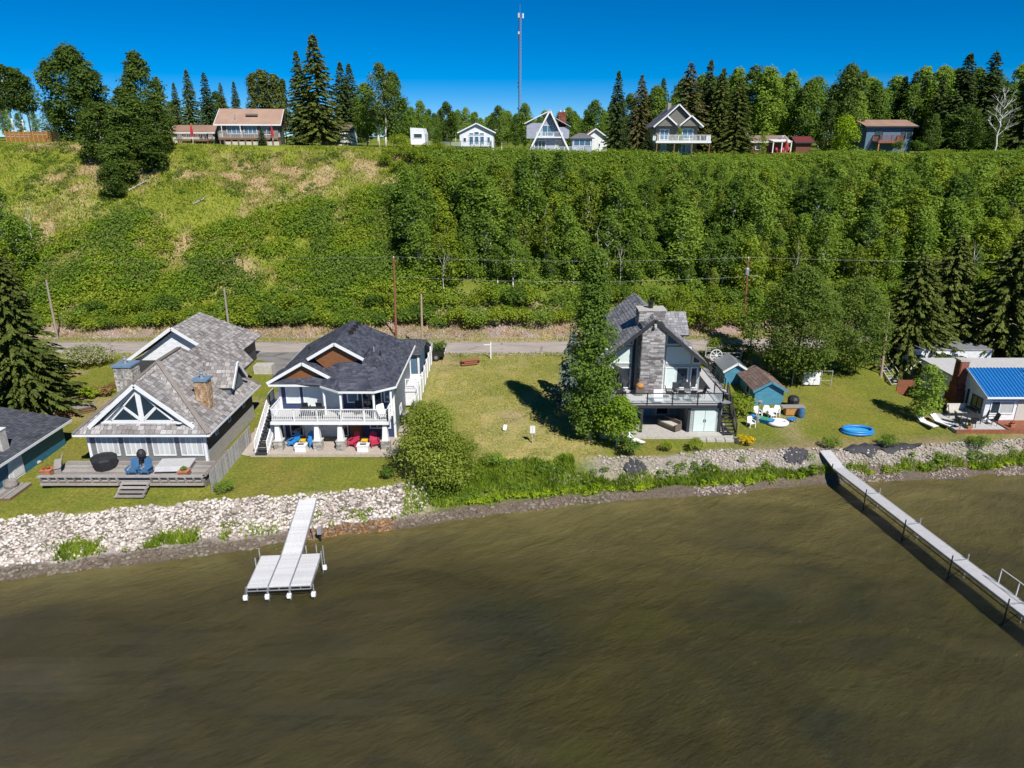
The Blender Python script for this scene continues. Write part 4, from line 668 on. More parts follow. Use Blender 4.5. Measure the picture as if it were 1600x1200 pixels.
# ---------------------------------------------------------------- sheds on the shore
def shore_sheds():
    p = P(1198, 635, 2.4); s = gable('teal_shed', 'teal clapboard garden shed with brown gabled roof beside the chalet', 'shed', (p.x+.1, p.y, 2.35), 2.7, 4.6, 1.75, .75, 'y', 'siding_teal', 'shingle_brown', 'siding_teal', oh=.3, shin=True)
    window(s, frame((-1.35, 1.5, 0), (0, 1, 0), (-1, 0, 0)), 0, .95, .65, 1.5)
    s = gable('metal_roof_shed', 'small blue shed with pale metal roof behind the teal shed', 'shed', (p.x-1.6, p.y+4.9, 2.6), 2.3, 3.2, 1.8, .7, 'y', 'siding_teal', 'galvanised', 'trim_white', oh=.25)
    # boathouse in the corner
    b = thing('boathouse', 'low blue boathouse with dark shingle roof and square white chimney', 'shed', (-40.5, 48, 2.2), world=True); x1 = -37.35; y0, y1 = 44.6, 54.0
    MB().box(-47, x1, y0, y1, 1.8, 4.3).build('wall', 'siding_boat', b); roof(b, [(x1+.55, y0-.6, 4.32), (x1+.55, y1+.5, 4.32), (-43, y1+.5, 5.5), (-43, y0-.6, 5.5)], 'shingle_dark'); roof(b, [(-48, y0-.6, 4.32), (-48, y1+.5, 4.32), (-43, y1+.5, 5.5), (-43, y0-.6, 5.5)], 'shingle_dark')
    MB().box(x1+.5, x1+.58, y0-.6, y1+.5, 4.1, 4.3).build('gutter', 'trim_white', b); c = MB().box(-38.4, -37.7, 47.6, 48.3, 4.3, 6.1).build('chimney', 'concrete', b); MB().box(-38.45, -37.65, 47.55, 48.35, 6.1, 6.18).build('chimney_cap', 'white_paint', c)
    d = MB().box(x1, x1+.06, 47.3, 48.7, 2.2, 4.05).build('louvre_door', 'white_paint', b)
    for i in range(14): MB().obox((x1+.08, 48.05, 2.4+i*.115), (.03, 1.2, .07), 0, 0, .5).build('louvre', 'white_vinyl', d)
    MB().prism([(x1+.01, 46.9, 2.2), (x1+.01, 47.25, 2.2), (x1+.01, 47.25, 3.9)], (.05, 0, 0)).build('trim_board', 'white_paint', b)
    planks(b, x1+.1, -35.6, 44.4, 46.8, 2.38, 'weathered', 'porch_boards', 'y'); MB().box(x1+.05, -35.6, 44.4, 46.8, 2.0, 2.33).build('porch', 'brown_wood', b)
    # dark roofed outbuilding behind the spruce
    o = thing('dark_roof_cabin', 'weathered cabin with dark shingle roof half hidden by the spruce', 'cabin', (-48.5, 63, 2.6), world=True)
    MB().box(-52, -45.2, 60.4, 66.5, 2.2, 5.0).build('wall', 'brown_wood', o); roof(o, [(-44.6, 59.9, 5.0), (-44.6, 67, 5.0), (-53, 67, 6.2), (-53, 59.9, 6.2)], 'shingle_dark'); MB().box(-44.65, -44.55, 59.9, 67, 4.8, 5.05).build('gutter', 'trim_white', o); MB().box(-44.9, -44.75, 60.2, 60.35, 2.3, 4.85).build('post', 'trim_white', o)
    for i in range(7): MB().box(-44.9+i*.26, -44.62+i*.26, 61.2, 62.7, 3.9-i*.24, 3.96-i*.24).build('tread', 'grey_wood', o)
    for y in (61.2, 62.7): MB().beam((-44.9, y, 3.9), (-43.2, y, 2.3), .08, .25).build('stringer', 'grey_wood', o); MB().beam((-44.9, y, 4.8), (-43.2, y, 3.2), .06, .06).build('handrail', 'grey_wood', o)
    # white trailer behind the blue roof cottage
    q = P(1470, 600, 3.0); t = thing('mobile_home', 'white mobile home behind the blue roofed cottage under spruces', 'trailer', (44.5, 71.5, 2.9), world=True)
    MB().box(41.8, 50.5, 71, 74, 3.1, 5.4).build('body', 'siding_white', t); MB().box(41.7, 50.6, 70.9, 74.1, 5.4, 5.52).build('roof', 'galvanised', t); window(t, frame((0, 71, 0)), 42.4, 43.4, 4.1, 5.0); window(t, frame((0, 71, 0)), 45.5, 46.5, 4.1, 5.0); MB().box(44.2, 45.0, 70.95, 71, 3.2, 5.1).build('door', 'white_paint', t)
    # red brown privy panel by the cottage
    v = hit(1412, 618); c = thing('cedar_screen', 'reddish cedar board screen beside the small tree', 'screen', v)
    for i in range(7): MB().box(-.75, .75, i*.0+.0, .05, .08+i*.22, .28+i*.22).build('board', 'red_wood', c)
    for x in (-.78, .78): MB().box(x-.05, x+.05, -.02, .08, -.2, 1.7).build('post', 'red_wood', c)
    v = hit(1268, 604); g = thing('wire_gate', 'weathered white board panel in an open wire pen', 'pen', v)
    MB().box(-.9, .75, -.03, .03, .15, 1.45).build('panel', 'white_paint', g)
    for x in (-2, -1.0, .85, 1.9): MB().tube((x, 0, -.2), (x, 0, 1.65), .045).build('post', 'fence_wood', g)
    MB().beam((-2, 0, 1.6), (1.9, 0, 1.6), .05, .05).build('rail', 'fence_wood', g); MB().tube((-.95, 0, .6), (1.9, 0, .6), .015).build('wire', 'galvanised', g)
    # deck stairs & rail frame behind the chalet with a cable reel
    v = Vector((19.6, 69.5, 0)); d = thing('upper_deck', 'grey timber rear deck with open rails beside the chalet', 'deck', (22.8, 72, 3.2), world=True); planks(d, 21.0, 24.6, 71.4, 73.6, 4.05, 'weathered'); MB().box(21.0, 24.6, 71.4, 73.6, 3.7, 3.99).build('deck_frame', 'grey_wood', d)
    for (a, b) in (((21.1, 71.5, 4.05), (24.5, 71.5, 4.05)), ((24.5, 71.5, 4.05), (24.5, 73.5, 4.05)), ((21.1, 73.5, 4.05), (23, 73.5, 4.05))): railing(d, [a, b], .9, 'fence_wood', 1.6, 0, rails=3)
    for x in (21.3, 24.3): MB().box(x-.08, x+.08, 71.5, 71.66, 2.6, 3.7).build('post', 'grey_wood', d)
    r = thing('wagon_wheel', 'white wagon wheel mounted on the rear deck rail', 'wheel', (21.6, 71.3, 4.75)); m = MB()
    for i in range(20): a = i*.31416; m.beam((.62*math.cos(a), 0, .62*math.sin(a)), (.62*math.cos(a+.315), 0, .62*math.sin(a+.315)), .07, .07)
    m.build('rim', 'white_paint', r); MB().tube((0, -.1, 0), (0, .1, 0), .14).build('hub', 'white_paint', r)
    for i in range(8): a = i*.7854; MB().beam((0, 0, 0), (.6*math.cos(a), 0, .6*math.sin(a)), .04, .05).build('spoke', 'white_paint', r)
    st = thing('garden_stair', 'pale green timber stair under the spruce', 'stairs', Hn(P(1402, 590, 3)), .25)
    for i in range(7): MB().box(-.5, .5, i*.3, i*.3+.28, .1+i*.2, .15+i*.2).build('tread', 'fence_wood', st)
    for x in (-.55, .55): MB().beam((x, 0, .05), (x, 2.1, 1.5), .07, .25).build('stringer', 'green_plastic' if False else 'fence_wood', st); MB().beam((x, 0, .9), (x, 2.1, 2.3), .06, .07).build('handrail', 'fence_wood', st)
shore_sheds()
# ---------------------------------------------------------------- houses on the plateau
def gz(px, py, Y): return Q(px, py, Y)
def hill_houses():
    K = .1118
    def place(x0, x1, yb, Y): a = Q(x0, yb, Y); b = Q(x1, yb, Y); return (a+b)/2, (b-a).length
    def base(c): return Vector((c.x, c.y, H(c.x, c.y)))
    # brown roofed bungalow and its low wing
    c, w = place(345, 436, 222, 129.5); h = gable('brown_roof_bungalow', 'brown roofed bungalow with wide lakeside windows and raised deck', 'house', base(c), w-.3, 8, 3.0, 2.5, 'x', 'siding_olive', 'shingle_tan', rz=R(10), oh=.6, lean=6.0, wins=((-3.6, -1.2, 1.3, 2.7, 3, 'glass_blue'), (-.8, 1.4, 1.3, 2.7, 3, 'glass_blue'), (2.2, 3.8, 1.2, 2.6, 2, 'glass')), base=.4)
    deck(h, -4.6, 5.2, -2.6, -.05, 1.1, -.4, 'brown_wood', 'fence_wood', bal=.3)
    for x in (-3.9, -.9): MB().beam((x, -2.5, 1.1), (x, -2.5, 3.2), .09, .09).build('post', 'trim_white', h)
    MB().beam((-4, -2.5, 3.2), (2.5, -2.5, 3.2), .1, .14).build('pergola_beam', 'trim_white', h); MB().box(-.6, 1.4, 2.2, 2.9, 4.8, 5.1).build('roof_vent', 'siding_olive', h); MB().tube((-2.2, 1.2, 3.8), (-2.2, 1.2, 4.9), .12).build('flue', 'galvanised', h)
    c, w = place(270, 336, 221, 131.5); h = gable('low_wing_cabin', 'low cabin with brown roof beside the bungalow', 'house', base(c), w, 5, 1.9, 1.1, 'x', 'siding_cream', 'shingle_tan', wins=((-2.9, -1.9, .5, 1.5, 1), (1, 2.6, .4, 1.6, 2)), oh=.4); deck(h, -1.9, 3.6, -2.5, -.05, .7, -.4, 'brown_wood', 'fence_wood', bal=.3)
    for px, py, k in ((301, 217, 'low cabin deck'), (426, 214, 'bungalow deck')):
        v = Q(px, py, 127.2 if px < 400 else 126.6); z0 = H(v.x, v.y); u = thing('closed_umbrella', 'closed crimson patio umbrella on the '+k, 'umbrella', (v.x, v.y, z0)); MB().tube((0, 0, 0), (0, 0, 3.3), .04).build('pole', 'white_paint', u); MB().lathe((0, 0, 1.4), [(.26, 0), (.24, .5), (.14, 1.3), (.03, 1.85)], 10).build('canopy', 'red_umbrella', u)
    c, w = place(352, 438, 228, 125.5); f = thing('timber_retaining_wall', 'long low tan timber retaining wall below the bungalow', 'wall', base(c)); MB().box(-w/2, w/2, 0, .25, -.4, .55).build('sleeper', 'cushion', f)
    for x in np.linspace(-w/2, w/2, 9): MB().box(x-.12, x+.12, -.08, .3, -.4, .75).build('post', 'brown_wood', f)
    # white cottage behind the tall spruce
    c, w = place(508, 546, 230, 134); gable('white_cottage', 'white cottage glimpsed behind the tallest spruce', 'house', base(c), w+1, 5, 2.2, 1.2, 'x', 'siding_white', 'shingle_brown', wins=((-1.8, -.8, .7, 1.7, 2), (.2, 1.4, .7, 1.7, 2)))
    # white travel trailer
    c, w = place(643, 662, 240, 124.5); t = thing('travel_trailer', 'white travel trailer parked at the bluff edge among shrubs', 'trailer', base(c)+Vector((0, 1.0, .2))); MB().prism([(-1.2, 0, .5), (1.2, 0, .5), (1.2, 0, 2.2), (.9, 0, 3.1), (-1.2, 0, 3.2)], (0, 5, 0)).build('body', 'siding_white', t); window(t, frame((0, 0, 0)), -.7, .8, 1.5, 2.3, fm='white_paint'); MB().box(-1.0, 2.6, -.8, 0, .5, .75).build('drawbar', 'white_paint', t)
    for x in (-1.15, 1.15): MB().tube((x-.12, 2.5, .35), (x+.12, 2.5, .35), .35, n=14).build('wheel', 'rubber', t)
    # white gabled cottage with dark deck
    c, w = place(716, 774, 230, 131); b = base(c); h = gable('white_gable_cottage', 'white gabled cottage with arched window wall and dark deck', 'house', b, w-.6, 9, 2.6, 1.35, 'y', 'siding_white', 'shingle_brown', oh=.4, fm='trim_white', base=.7, wins=((-1.35, -.55, .5, 1.9, 1, 'glass_blue'), (-.4, .4, .5, 1.9, 1, 'glass_blue'), (.55, 1.35, .5, 1.9, 1, 'glass_blue'), (-2.4, -1.8, .9, 1.7, 1), (1.8, 2.4, .6, 1.8, 1, 'glass_blue')))
    for x, s in ((-.95, .35), (0, .55), (.95, .35)): triwin(h, [(x-.4, -.01, 2.8), (x+.4, -.01, 2.8), (x+(.4 if x <= 0 else .3), -.01, 2.8+s), (x-(.4 if x >= 0 else .3), -.01, 2.8+s)], (0, -1, 0), gm='glass_blue', fw=.08)
    deck(h, -6.2, 2.6, -2.6, -.05, .85, -1.0, 'dark_trim', 'black_metal', bal=0, glass=True); MB().lathe((3.3, 1, 3.6), [(.02, -.5), (.02, 0), (.35, .05), (.37, .1), (.02, .12)], 12).build('satellite_dish', 'white_paint', h)
    # A-frame chalet
    c, w = place(826, 890, 225, 130); b = base(c); h = thing('a_frame_chalet', 'lilac grey A-frame chalet with white bargeboards and brick chimney', 'house', b); hw = w/2; pk = 7.0; d = 9
    MB().prism([(-hw+.5, 0, -.8), (hw-.5, 0, -.8), (hw-.5, 0, .9), (.0, 0, pk-.4), (-hw+.5, 0, .9)], (0, d, 0)).build('wall', 'siding_lilac', h)
    for s in (-1, 1): MB().slab([(0, -1.0, pk), (s*(hw+.15), -1.0, -.1), (s*(hw+.15), d, -.1), (0, d, pk)], .15).build('roof_plane', 'shingle_mid', h); MB().beam((s*(hw+.15), -1.03, -.15), (0, -1.03, pk-.02), .08, .28).build('barge_board', 'trim_white', h)
    MB().prism([(-3.9, 3.2, 2.4), (-3.9, 8.2, 2.4), (-3.9, 8.2, 5.0), (-3.9, 3.2, 5.0)], (3.0, 0, 0)).build('dormer_wall', 'siding_lilac', h); MB().slab([(-4.3, 2.8, 4.95), (-4.3, 8.6, 4.95), (0, 8.6, pk-.1), (0, 2.8, pk-.1)], .12).build('dormer_roof', 'siding_lilac', h); MB().beam((-4.3, 2.78, 4.9), (-.2, 2.78, pk-.15), .08, .16).build('barge_board', 'trim_white', h)
    MB().slab([(4.0, 2.8, 4.4), (4.0, 8.6, 4.4), (0, 8.6, pk-.5), (0, 2.8, pk-.5)], .12).build('dormer_roof', 'siding_lilac', h); MB().prism([(3.7, 3.2, 2.4), (3.7, 8.2, 2.4), (3.7, 8.2, 4.3), (3.7, 3.2, 4.3)], (-2.5, 0, 0)).build('dormer_wall', 'siding_lilac', h)
    F = frame((0, 0, 0)); window(h, F, -1.3, .7, 2.75, 4.6, 2, gm='glass_blue', door=True); triwin(h, [(-2.3, -.02, 2.8), (-1.5, -.02, 2.8), (-1.5, -.02, 3.9)], (0, -1, 0), gm='glass_blue'); triwin(h, [(2.3, -.02, 2.8), (1.5, -.02, 2.8), (1.5, -.02, 3.9)], (0, -1, 0), gm='glass_blue'); window(h, F, -2.6, -.6, .2, 2.1, 3, door=True); window(h, F, 1.0, 2.7, .2, 2.1, 2, gm='curtain', door=True)
    MB().box(-2.4, 2.4, -1.0, 0, 2.5, 2.65).build('balcony', 'trim_white', h); railing(h, [(-2.2, -.95, 2.6), (2.2, -.95, 2.6)], .85, 'white_vinyl', 1.5, 0, glass=True); deck(h, -2.8, 6.0, -3.2, -1.05, .1, -1.2, 'deck_grey', 'white_vinyl', bal=0, glass=True)
    ch = stone_block(h, 1.9, 3.2, 5, 5.8, 4.0, 6.9, 'brick_red', 'brick_red', .12, .3, d=.03)
    for x in (2.2, 2.9): MB().tube((x, 5.4, 6.9), (x, 5.4, 7.2), .14).build('flue', 'white_paint', ch)
    # annex with hipped roof
    c, w = place(894, 925, 224, 129); b = base(c); h = thing('sun_porch', 'lilac sun porch with grey hipped roof beside the A-frame', 'annex', b); MB().box(-w/2, w/2, 0, 4, -.6, 2.5).build('wall', 'siding_lilac', h); e = w/2+.4
    for pl in ([(-e, -.4, 2.5), (e, -.4, 2.5), (.5, 2, 3.35), (-.5, 2, 3.35)], [(e, -.4, 2.5), (e, 4.4, 2.5), (.5, 2, 3.35)], [(e, 4.4, 2.5), (-e, 4.4, 2.5), (-.5, 2, 3.35), (.5, 2, 3.35)], [(-e, 4.4, 2.5), (-e, -.4, 2.5), (-.5, 2, 3.35)]): MB().slab(pl, .1).build('roof_plane', 'shingle_mid', h)
    window(h, frame((0, 0, 0)), -1.5, 1.5, 1.2, 2.3, 3, gm='glass_blue')
    c, w = place(918, 942, 224, 140); gable('tan_roof_garage', 'white garage with tan roof behind the sun porch', 'garage', base(c), w+1.5, 5, 2.6, 1.5, 'y', 'siding_white', 'shingle_tan', wins=((.6, 1.0, .9, 1.6),))
    # grey gabled house with white deck
    c, w = place(1020, 1090, 240, 127); b = base(c); h = gable('grey_gable_house', 'grey shingled house with twin cross gables over a white railed deck', 'house', b, w-.6, 8, 2.55, 3.2, 'y', 'siding_olive', 'shingle_mid', oh=.5, base=2.2, plinth=3.0, wins=((-2.9, -1.3, .15, 1.95, 2, 'glass_blue'), (.9, 2.8, .3, 2.0, 2, 'glass_blue')))
    for s in (-1, 1):
        cx = s*2.05; MB().prism([(cx-1.7, -.9, 4.6), (cx+1.7, -.9, 4.6), (cx, -.9, 6.0)], (0, 1.0, 0)).build('gable_wall', 'siding_olive', h)
        for q in (-1, 1): MB().slab([(cx, -1.2, 6.25), (cx+q*2.1, -1.2, 4.5), (cx+q*2.1, 1.5, 4.5), (cx, 1.5, 6.25)], .1).build('gable_roof', 'shingle_mid', h); MB().beam((cx+q*2.15, -1.23, 4.45), (cx, -1.23, 6.22), .08, .22).build('barge_board', 'trim_white', h)
    MB().box(-1.0, -.4, 4, 4.6, 6.8, 8.4).build('chimney', 'cobble_grey', h); MB().lathe((0, -1.3, 4.8), [(.02, -.3), (.25, 0), (.27, .05), (.02, .08)], 12).build('satellite_dish', 'galvanised', h); deck(h, -4.0, 5.2, -3.0, -.05, 2.2, -.6, 'white_paint', 'white_vinyl', 'brown_wood', bal=.22)
    window(h, frame((0, 0, 0)), -2.6, -1.6, .2, 1.7, gm='glass_blue'); window(h, frame((0, 0, 0)), .9, 2.6, .2, 1.7, 2, gm='glass_blue')
    # small red cabin with porch
    c, w = place(1173, 1228, 240, 130); b = base(c); h = gable('red_cabin', 'low red brown cabin with pale porch posts', 'cabin', b, w, 6, 2.1, .9, 'x', 'siding_red', 'shingle_brown', wins=((-2.4, -1.4, .7, 1.6),)); MB().slab([(-.2, -2.4, 2.15), (w/2, -2.4, 2.15), (w/2, .2, 2.45), (-.2, .2, 2.45)], .1).build('porch_roof', 'white_paint', h)
    for x in (-.1, 1.4, w/2-.1): MB().box(x-.08, x+.08, -2.3, -2.15, -.3, 2.1).build('post', 'white_paint', h)
    MB().box(-.3, w/2+.2, -2.9, 0, -.4, .25).build('porch', 'terracotta', h); MB().lathe((w/2-.8, .5, 3.0), [(.02, -.4), (.3, 0), (.32, .05), (.02, .08)], 12).build('satellite_dish', 'white_paint', h)
    for i, x in enumerate((.9, 1.9, 2.8)): plastic_chair(Vector((b.x+x, b.y-1.9, b.z+.25)), rnd.uniform(-.6, .6), 'crimson_plastic', 'red plastic chair on the porch of the red cabin', 'red porch chairs')
    v = Q(1228, 232, 127.4); u = thing('closed_umbrella', 'closed bright red umbrella beside the red cabin porch', 'umbrella', base(v)); MB().tube((0, 0, 0), (0, 0, 2.8), .04).build('pole', 'white_paint', u); MB().lathe((0, 0, .9), [(.3, 0), (.25, .5), (.14, 1.2), (.03, 1.7)], 10).build('canopy', 'red_umbrella', u)
    c, w = place(1243, 1266, 236, 134); gable('red_roof_shed', 'small brown shed with dark red roof between the plateau houses', 'shed', base(c), w, 3.5, 2.0, .8, 'x', 'siding_red', 'roof_maroon', 'dark_trim')
    # brown house on posts
    c, w = place(1347, 1424, 236, 131); b = base(c); h = gable('brown_stilt_house', 'brown roofed house with timber deck on tall posts', 'house', b, w-.6, 8, 2.6, 1.0, 'x', 'siding_steel', 'shingle_tan', 'dark_trim', oh=.6, base=2.0, plinth=2.6, fm='dark_trim', wins=((-2.6, -1.2, .4, 1.9, 2), (2.0, 2.9, .5, 1.8), (3.1, 3.9, .5, 1.8)))
    deck(h, -2.9, 1.5, -2.4, -.05, 2.1, -.4, 'red_wood', 'red_wood', 'orange_wood', bal=.2)
    # brown board fence at the left
    f = thing('board_fence', 'orange brown board fence stepping along the plateau edge', 'fence', (0, 0, 0), world=True); xs = np.linspace(8, 97, 13)
    for i, (a, c2) in enumerate(zip(xs[:-1], xs[1:])):
        ybs = np.interp([a, c2], [8, 50, 97], [207, 212, 219]); p = Q(a, ybs[0], 140-.9*i); q = Q(c2, ybs[1], 139.1-.9*i); p.z = H(p.x, p.y)-.1; q.z = H(q.x, q.y)-.1; z = max(p.z, q.z)+.1
        for k in range(4): MB().beam((p.x, p.y, z+.25+k*.44), (q.x, q.y, z+.25+k*.44), .05, .4).build('board', 'orange_wood', f)
        MB().box(p.x-.08, p.x+.08, p.y-.12, p.y+.02, p.z, z+2.0).build('post', 'orange_wood', f)
# ---------------------------------------------------------------- furniture
PROTO = {}
def torus(rx, ry, r, z, n=32, k=10):
    vs = [((rx+r*math.cos(b*6.2832/k))*math.cos(a*6.2832/n), (ry+r*math.cos(b*6.2832/k))*math.sin(a*6.2832/n), z+r*math.sin(b*6.2832/k)) for a in range(n) for b in range(k)]
    return MB().add(vs, [(a*k+b, ((a+1) % n)*k+b, ((a+1) % n)*k+(b+1) % k, a*k+(b+1) % k) for a in range(n) for b in range(k)])
def put(key, maker, loc, rz, label, cat, group=None):
    """first use builds the thing, later ones copy it with its parts"""
    if key in PROTO: o = copytree(PROTO[key])
    else: o = maker(); PROTO[key] = o
    o.location = loc; o.rotation_euler = (0, 0, rz); o['label'] = label; o['category'] = cat
    if group: o['group'] = group
    elif 'group' in o: del o['group']
    return o
def adirondack(mat):
    def mk():
        t = thing('adirondack_chair', 'x', 'chair')
        for i in range(5): MB().obox((-.26+i*.13, -.02, .36), (.115, .62, .025), 0, .2).build('seat_slat', mat, t)
        for i, hh in enumerate((.72, .82, .86, .82, .72)): MB().obox((-.24+i*.12, .34+hh*.12, .3+hh/2), (.105, .03, hh), 0, -.33).build('back_slat', mat, t)
        for s in (-1, 1):
            MB().box(s*.36-.075, s*.36+.075, -.42, .36, .56, .59).build('arm', mat, t); MB().box(s*.35-.03, s*.35+.03, -.36, -.26, 0, .56).build('leg', mat, t); MB().beam((s*.3, -.34, .38), (s*.3, .5, .05), .04, .12).build('leg', mat, t)
        return t
    return mk
def plastic_chair(loc, rz, mat, label, group=None):
    def mk():
        t = thing('plastic_chair', 'x', 'chair'); MB().box(-.24, .24, -.24, .22, .4, .44).build('seat', mat, t)
        m = MB(); m.prism([(-.24, .22, .44), (.24, .22, .44), (.27, .3, .75), (.2, .34, .92), (-.2, .34, .92), (-.27, .3, .75)], (0, .035, 0)); m.build('backrest', mat, t)
        for s in (-1, 1):
            MB().beam((s*.27, -.22, .62), (s*.27, .27, .64), .06, .04).build('arm', mat, t); MB().beam((s*.28, -.25, 0), (s*.25, -.22, .62), .05, .05).build('leg', mat, t); MB().beam((s*.27, .3, 0), (s*.24, .2, .44), .05, .05).build('leg', mat, t)
        return t
    return put('plastic'+mat, mk, loc, rz, label, 'chair', group)
def sling_chair(loc, rz, label, group, seat='dark_cover'):
    def mk():
        t = thing('patio_chair', 'x', 'chair'); MB().obox((0, 0, .42), (.52, .5, .05), 0, .08).build('seat', seat, t); MB().obox((0, .33, .75), (.52, .05, .7), 0, -.25).build('backrest', seat, t)
        for s in (-1, 1):
            MB().beam((s*.29, -.25, .64), (s*.29, .32, .66), .05, .035).build('arm', 'black_metal', t)
            for y in (-.25, .25): MB().beam((s*.28, y, 0), (s*.28, y*.9, .64), .035, .035).build('leg', 'black_metal', t)
        return t
    return put('sling'+seat, mk, loc, rz, label, 'chair', group)
def table(loc, rz, w, d, hh, top, leg, label, cat='table', glass=False):
    t = thing('patio_table', label, cat, loc, rz); MB().box(-w/2, w/2, -d/2, d/2, hh-.04, hh).build('tabletop', top, t)
    for x in (-1, 1):
        for y in (-1, 1): MB().beam((x*(w/2-.08), y*(d/2-.08), 0), (x*(w/2-.08), y*(d/2-.08), hh-.04), .05, .05).build('leg', leg, t)
    return t
def lounger(loc, rz, label, group):
    def mk():
        t = thing('sun_lounger', 'x', 'lounger')
        MB().box(-.32, .32, -1.0, .3, .28, .33).build('seat', 'white_plastic', t); MB().obox((0, .6, .52), (.64, .75, .05), 0, .62).build('backrest', 'white_plastic', t)
        for x in (-.27, .27):
            MB().beam((x, -1.0, .25), (x, .8, .25), .05, .06).build('rail', 'galvanised', t)
            for y in (-.85, .5): MB().box(x-.03, x+.03, y-.03, y+.03, 0, .25).build('leg', 'galvanised', t)
        return t
    return put('lounger', mk, loc, rz, label, 'lounger', group)
def planter(loc, label, fl, sc=1.0):
    t = thing('planter_box', label, 'planter', loc); m = MB().hexa([(-.3*sc, -.3*sc, 0), (.3*sc, -.3*sc, 0), (.3*sc, .3*sc, 0), (-.3*sc, .3*sc, 0)], [(-.36*sc, -.36*sc, .45*sc), (.36*sc, -.36*sc, .45*sc), (.36*sc, .36*sc, .45*sc), (-.36*sc, .36*sc, .45*sc)]); m.build('box', 'terracotta', t)
    MB().box(-.39*sc, .39*sc, -.39*sc, .39*sc, .45*sc, .5*sc).build('rim', 'terracotta', t)
    for i in range(14):
        a = rnd.random()*6.28; r = rnd.random()*.26*sc; MB().lathe((r*math.cos(a), r*math.sin(a), .5*sc), [(.02, 0), (.09, .1+rnd.random()*.1), (.06, .22), (.01, .27)], 6).build('plant', fl if i % 3 == 0 else 'leaf_mid', t)
    return t
def furniture():
    DZ = 2.87
    for i, px in enumerate((209, 229)):
        v = P(px, 741, DZ); put('adi_blue', adirondack('blue_plastic'), v, R(4-8*i), ['slate blue adirondack chair on the grey deck, beside the covered fire table', 'slate blue adirondack chair on the grey deck, beside the spa cover'][i], 'chair')
    v = P(224, 727, DZ); e = thing('egg_grill', 'round black covered kettle grill behind the blue chairs', 'grill', v); MB().lathe((0, 0, .55), [(.05, 0), (.27, .12), (.34, .32), (.31, .55), (.18, .75), (.05, .8)], 14).build('cover', 'dark_cover', e, smooth=True); 
    for a in range(4): MB().beam((.3*math.cos(a*1.57), .3*math.sin(a*1.57), 0), (.2*math.cos(a*1.57), .2*math.sin(a*1.57), .6), .05, .05).build('leg', 'black_metal', e)
    v = P(165, 731, DZ); f = thing('covered_fire_table', 'large octagonal patio table under a black cover', 'table', v); m = MB(); m.lathe((0, 0, 0), [(.72, 0), (.75, .1), (.86, .45), (.93, .8), (.88, .95), (.5, 1.05), (.05, 1.1)], 9); m.build('cover', 'dark_cover', f)
    v = P(275, 733, DZ); s = thing('spa_cover', 'pale grey padded spa cover lying across the deck corner', 'cover', v, R(3)); MB().obox((0, .15, .42), (2.5, 1.3, .1), 0, .1).build('panel', 'grey_cover', s); MB().obox((-.2, -.62, .3), (2.1, .45, .08), 0, .5).build('flap', 'grey_cover', s); MB().box(-1.15, 1.15, -.3, .75, 0, .33).build('tub', 'grey_wood', s)
    planter(P(289, 744, DZ), 'terracotta planter on the grey deck beside the spa cover', 'leaf_mid'); planter(P(76, 742, DZ), 'terracotta planter of red flowers on the deck bench', 'flower_red')
    v = P(92, 733, DZ); b = thing('deck_bench', 'weathered wooden bench on the edge of the grey deck', 'bench', v, R(-62)); MB().box(-.9, .9, -.25, .25, .42, .48).build('seat', 'weathered', b); MB().obox((0, .3, .72), (1.8, .06, .42), 0, -.2).build('backrest', 'weathered', b)
    for x in (-.75, .75): MB().box(x-.05, x+.05, -.22, .22, 0, .42).build('leg', 'weathered', b)
    # patio under the balcony
    pz = 2.31
    for i, (px, mt, side) in enumerate(((460, 'bright_blue', 'beside the end column'), (490, 'bright_blue', 'beside the inner column'), (553, 'crimson_plastic', 'beside the inner column'), (586, 'crimson_plastic', 'beside the corner column'))):
        put('adi'+mt, adirondack(mt), P(px, 697, pz)+Vector((0, 0, 0)), R((-1)**i*-24+0), ('bright blue' if i < 2 else 'crimson')+' adirondack chair under the balcony '+side, 'chair')
    for px, k in ((471, 'blue'), (568, 'crimson')):
        v = P(px, 704, pz); t = thing('fire_table', 'white box fire table between the %s chairs' % k, 'fire table', v); MB().box(-.45, .45, -.3, .3, 0, .5).build('body', 'white_paint', t); MB().box(-.5, .5, -.34, .34, .5, .56).build('top', 'white_plastic', t); MB().box(-.25, .25, -.12, .12, .56, .59).build('burner', 'black_metal', t)
        v = P(px+2, 695, pz); t = thing('side_table', 'small yellow side table between the %s chairs' % k, 'side table', v); MB().box(-.25, .25, -.22, .22, .42, .46).build('top', 'yellow_plastic', t)
        for x in (-.2, .2):
            for y in (-.17, .17): MB().box(x-.03, x+.03, y-.03, y+.03, 0, .42).build('leg', 'yellow_plastic', t)
    # balcony pieces
    bz = 4.92; table((-16.3, 53.6, bz), 0, 1.9, .9, .72, 'dark_trim', 'black_metal', 'dark dining table on the white balcony')
    for i, (x, y, r) in enumerate(((-17, 54.3, 3.14), (-15.8, 54.3, 3.0), (-12.6, 54, .3), (-11.6, 54.1, -.4))): sling_chair((x, y, bz), r, 'dark sling chair on the white balcony', 'chairs on the white balcony')
    lounger((-10.7, 53.7, bz), R(20), 'white lounger on the balcony beside the corner column', None)
    # chalet deck
    cz = 4.92; table((15.2, 57.9, cz), 0, 1.6, .9, .74, 'glass_rail', 'black_metal', 'glass dining table on the chalet deck'); table((9.0, 57.6, cz), 0, 1.5, .9, .74, 'dark_trim', 'black_metal', 'dark dining table on the chalet deck under the umbrella')
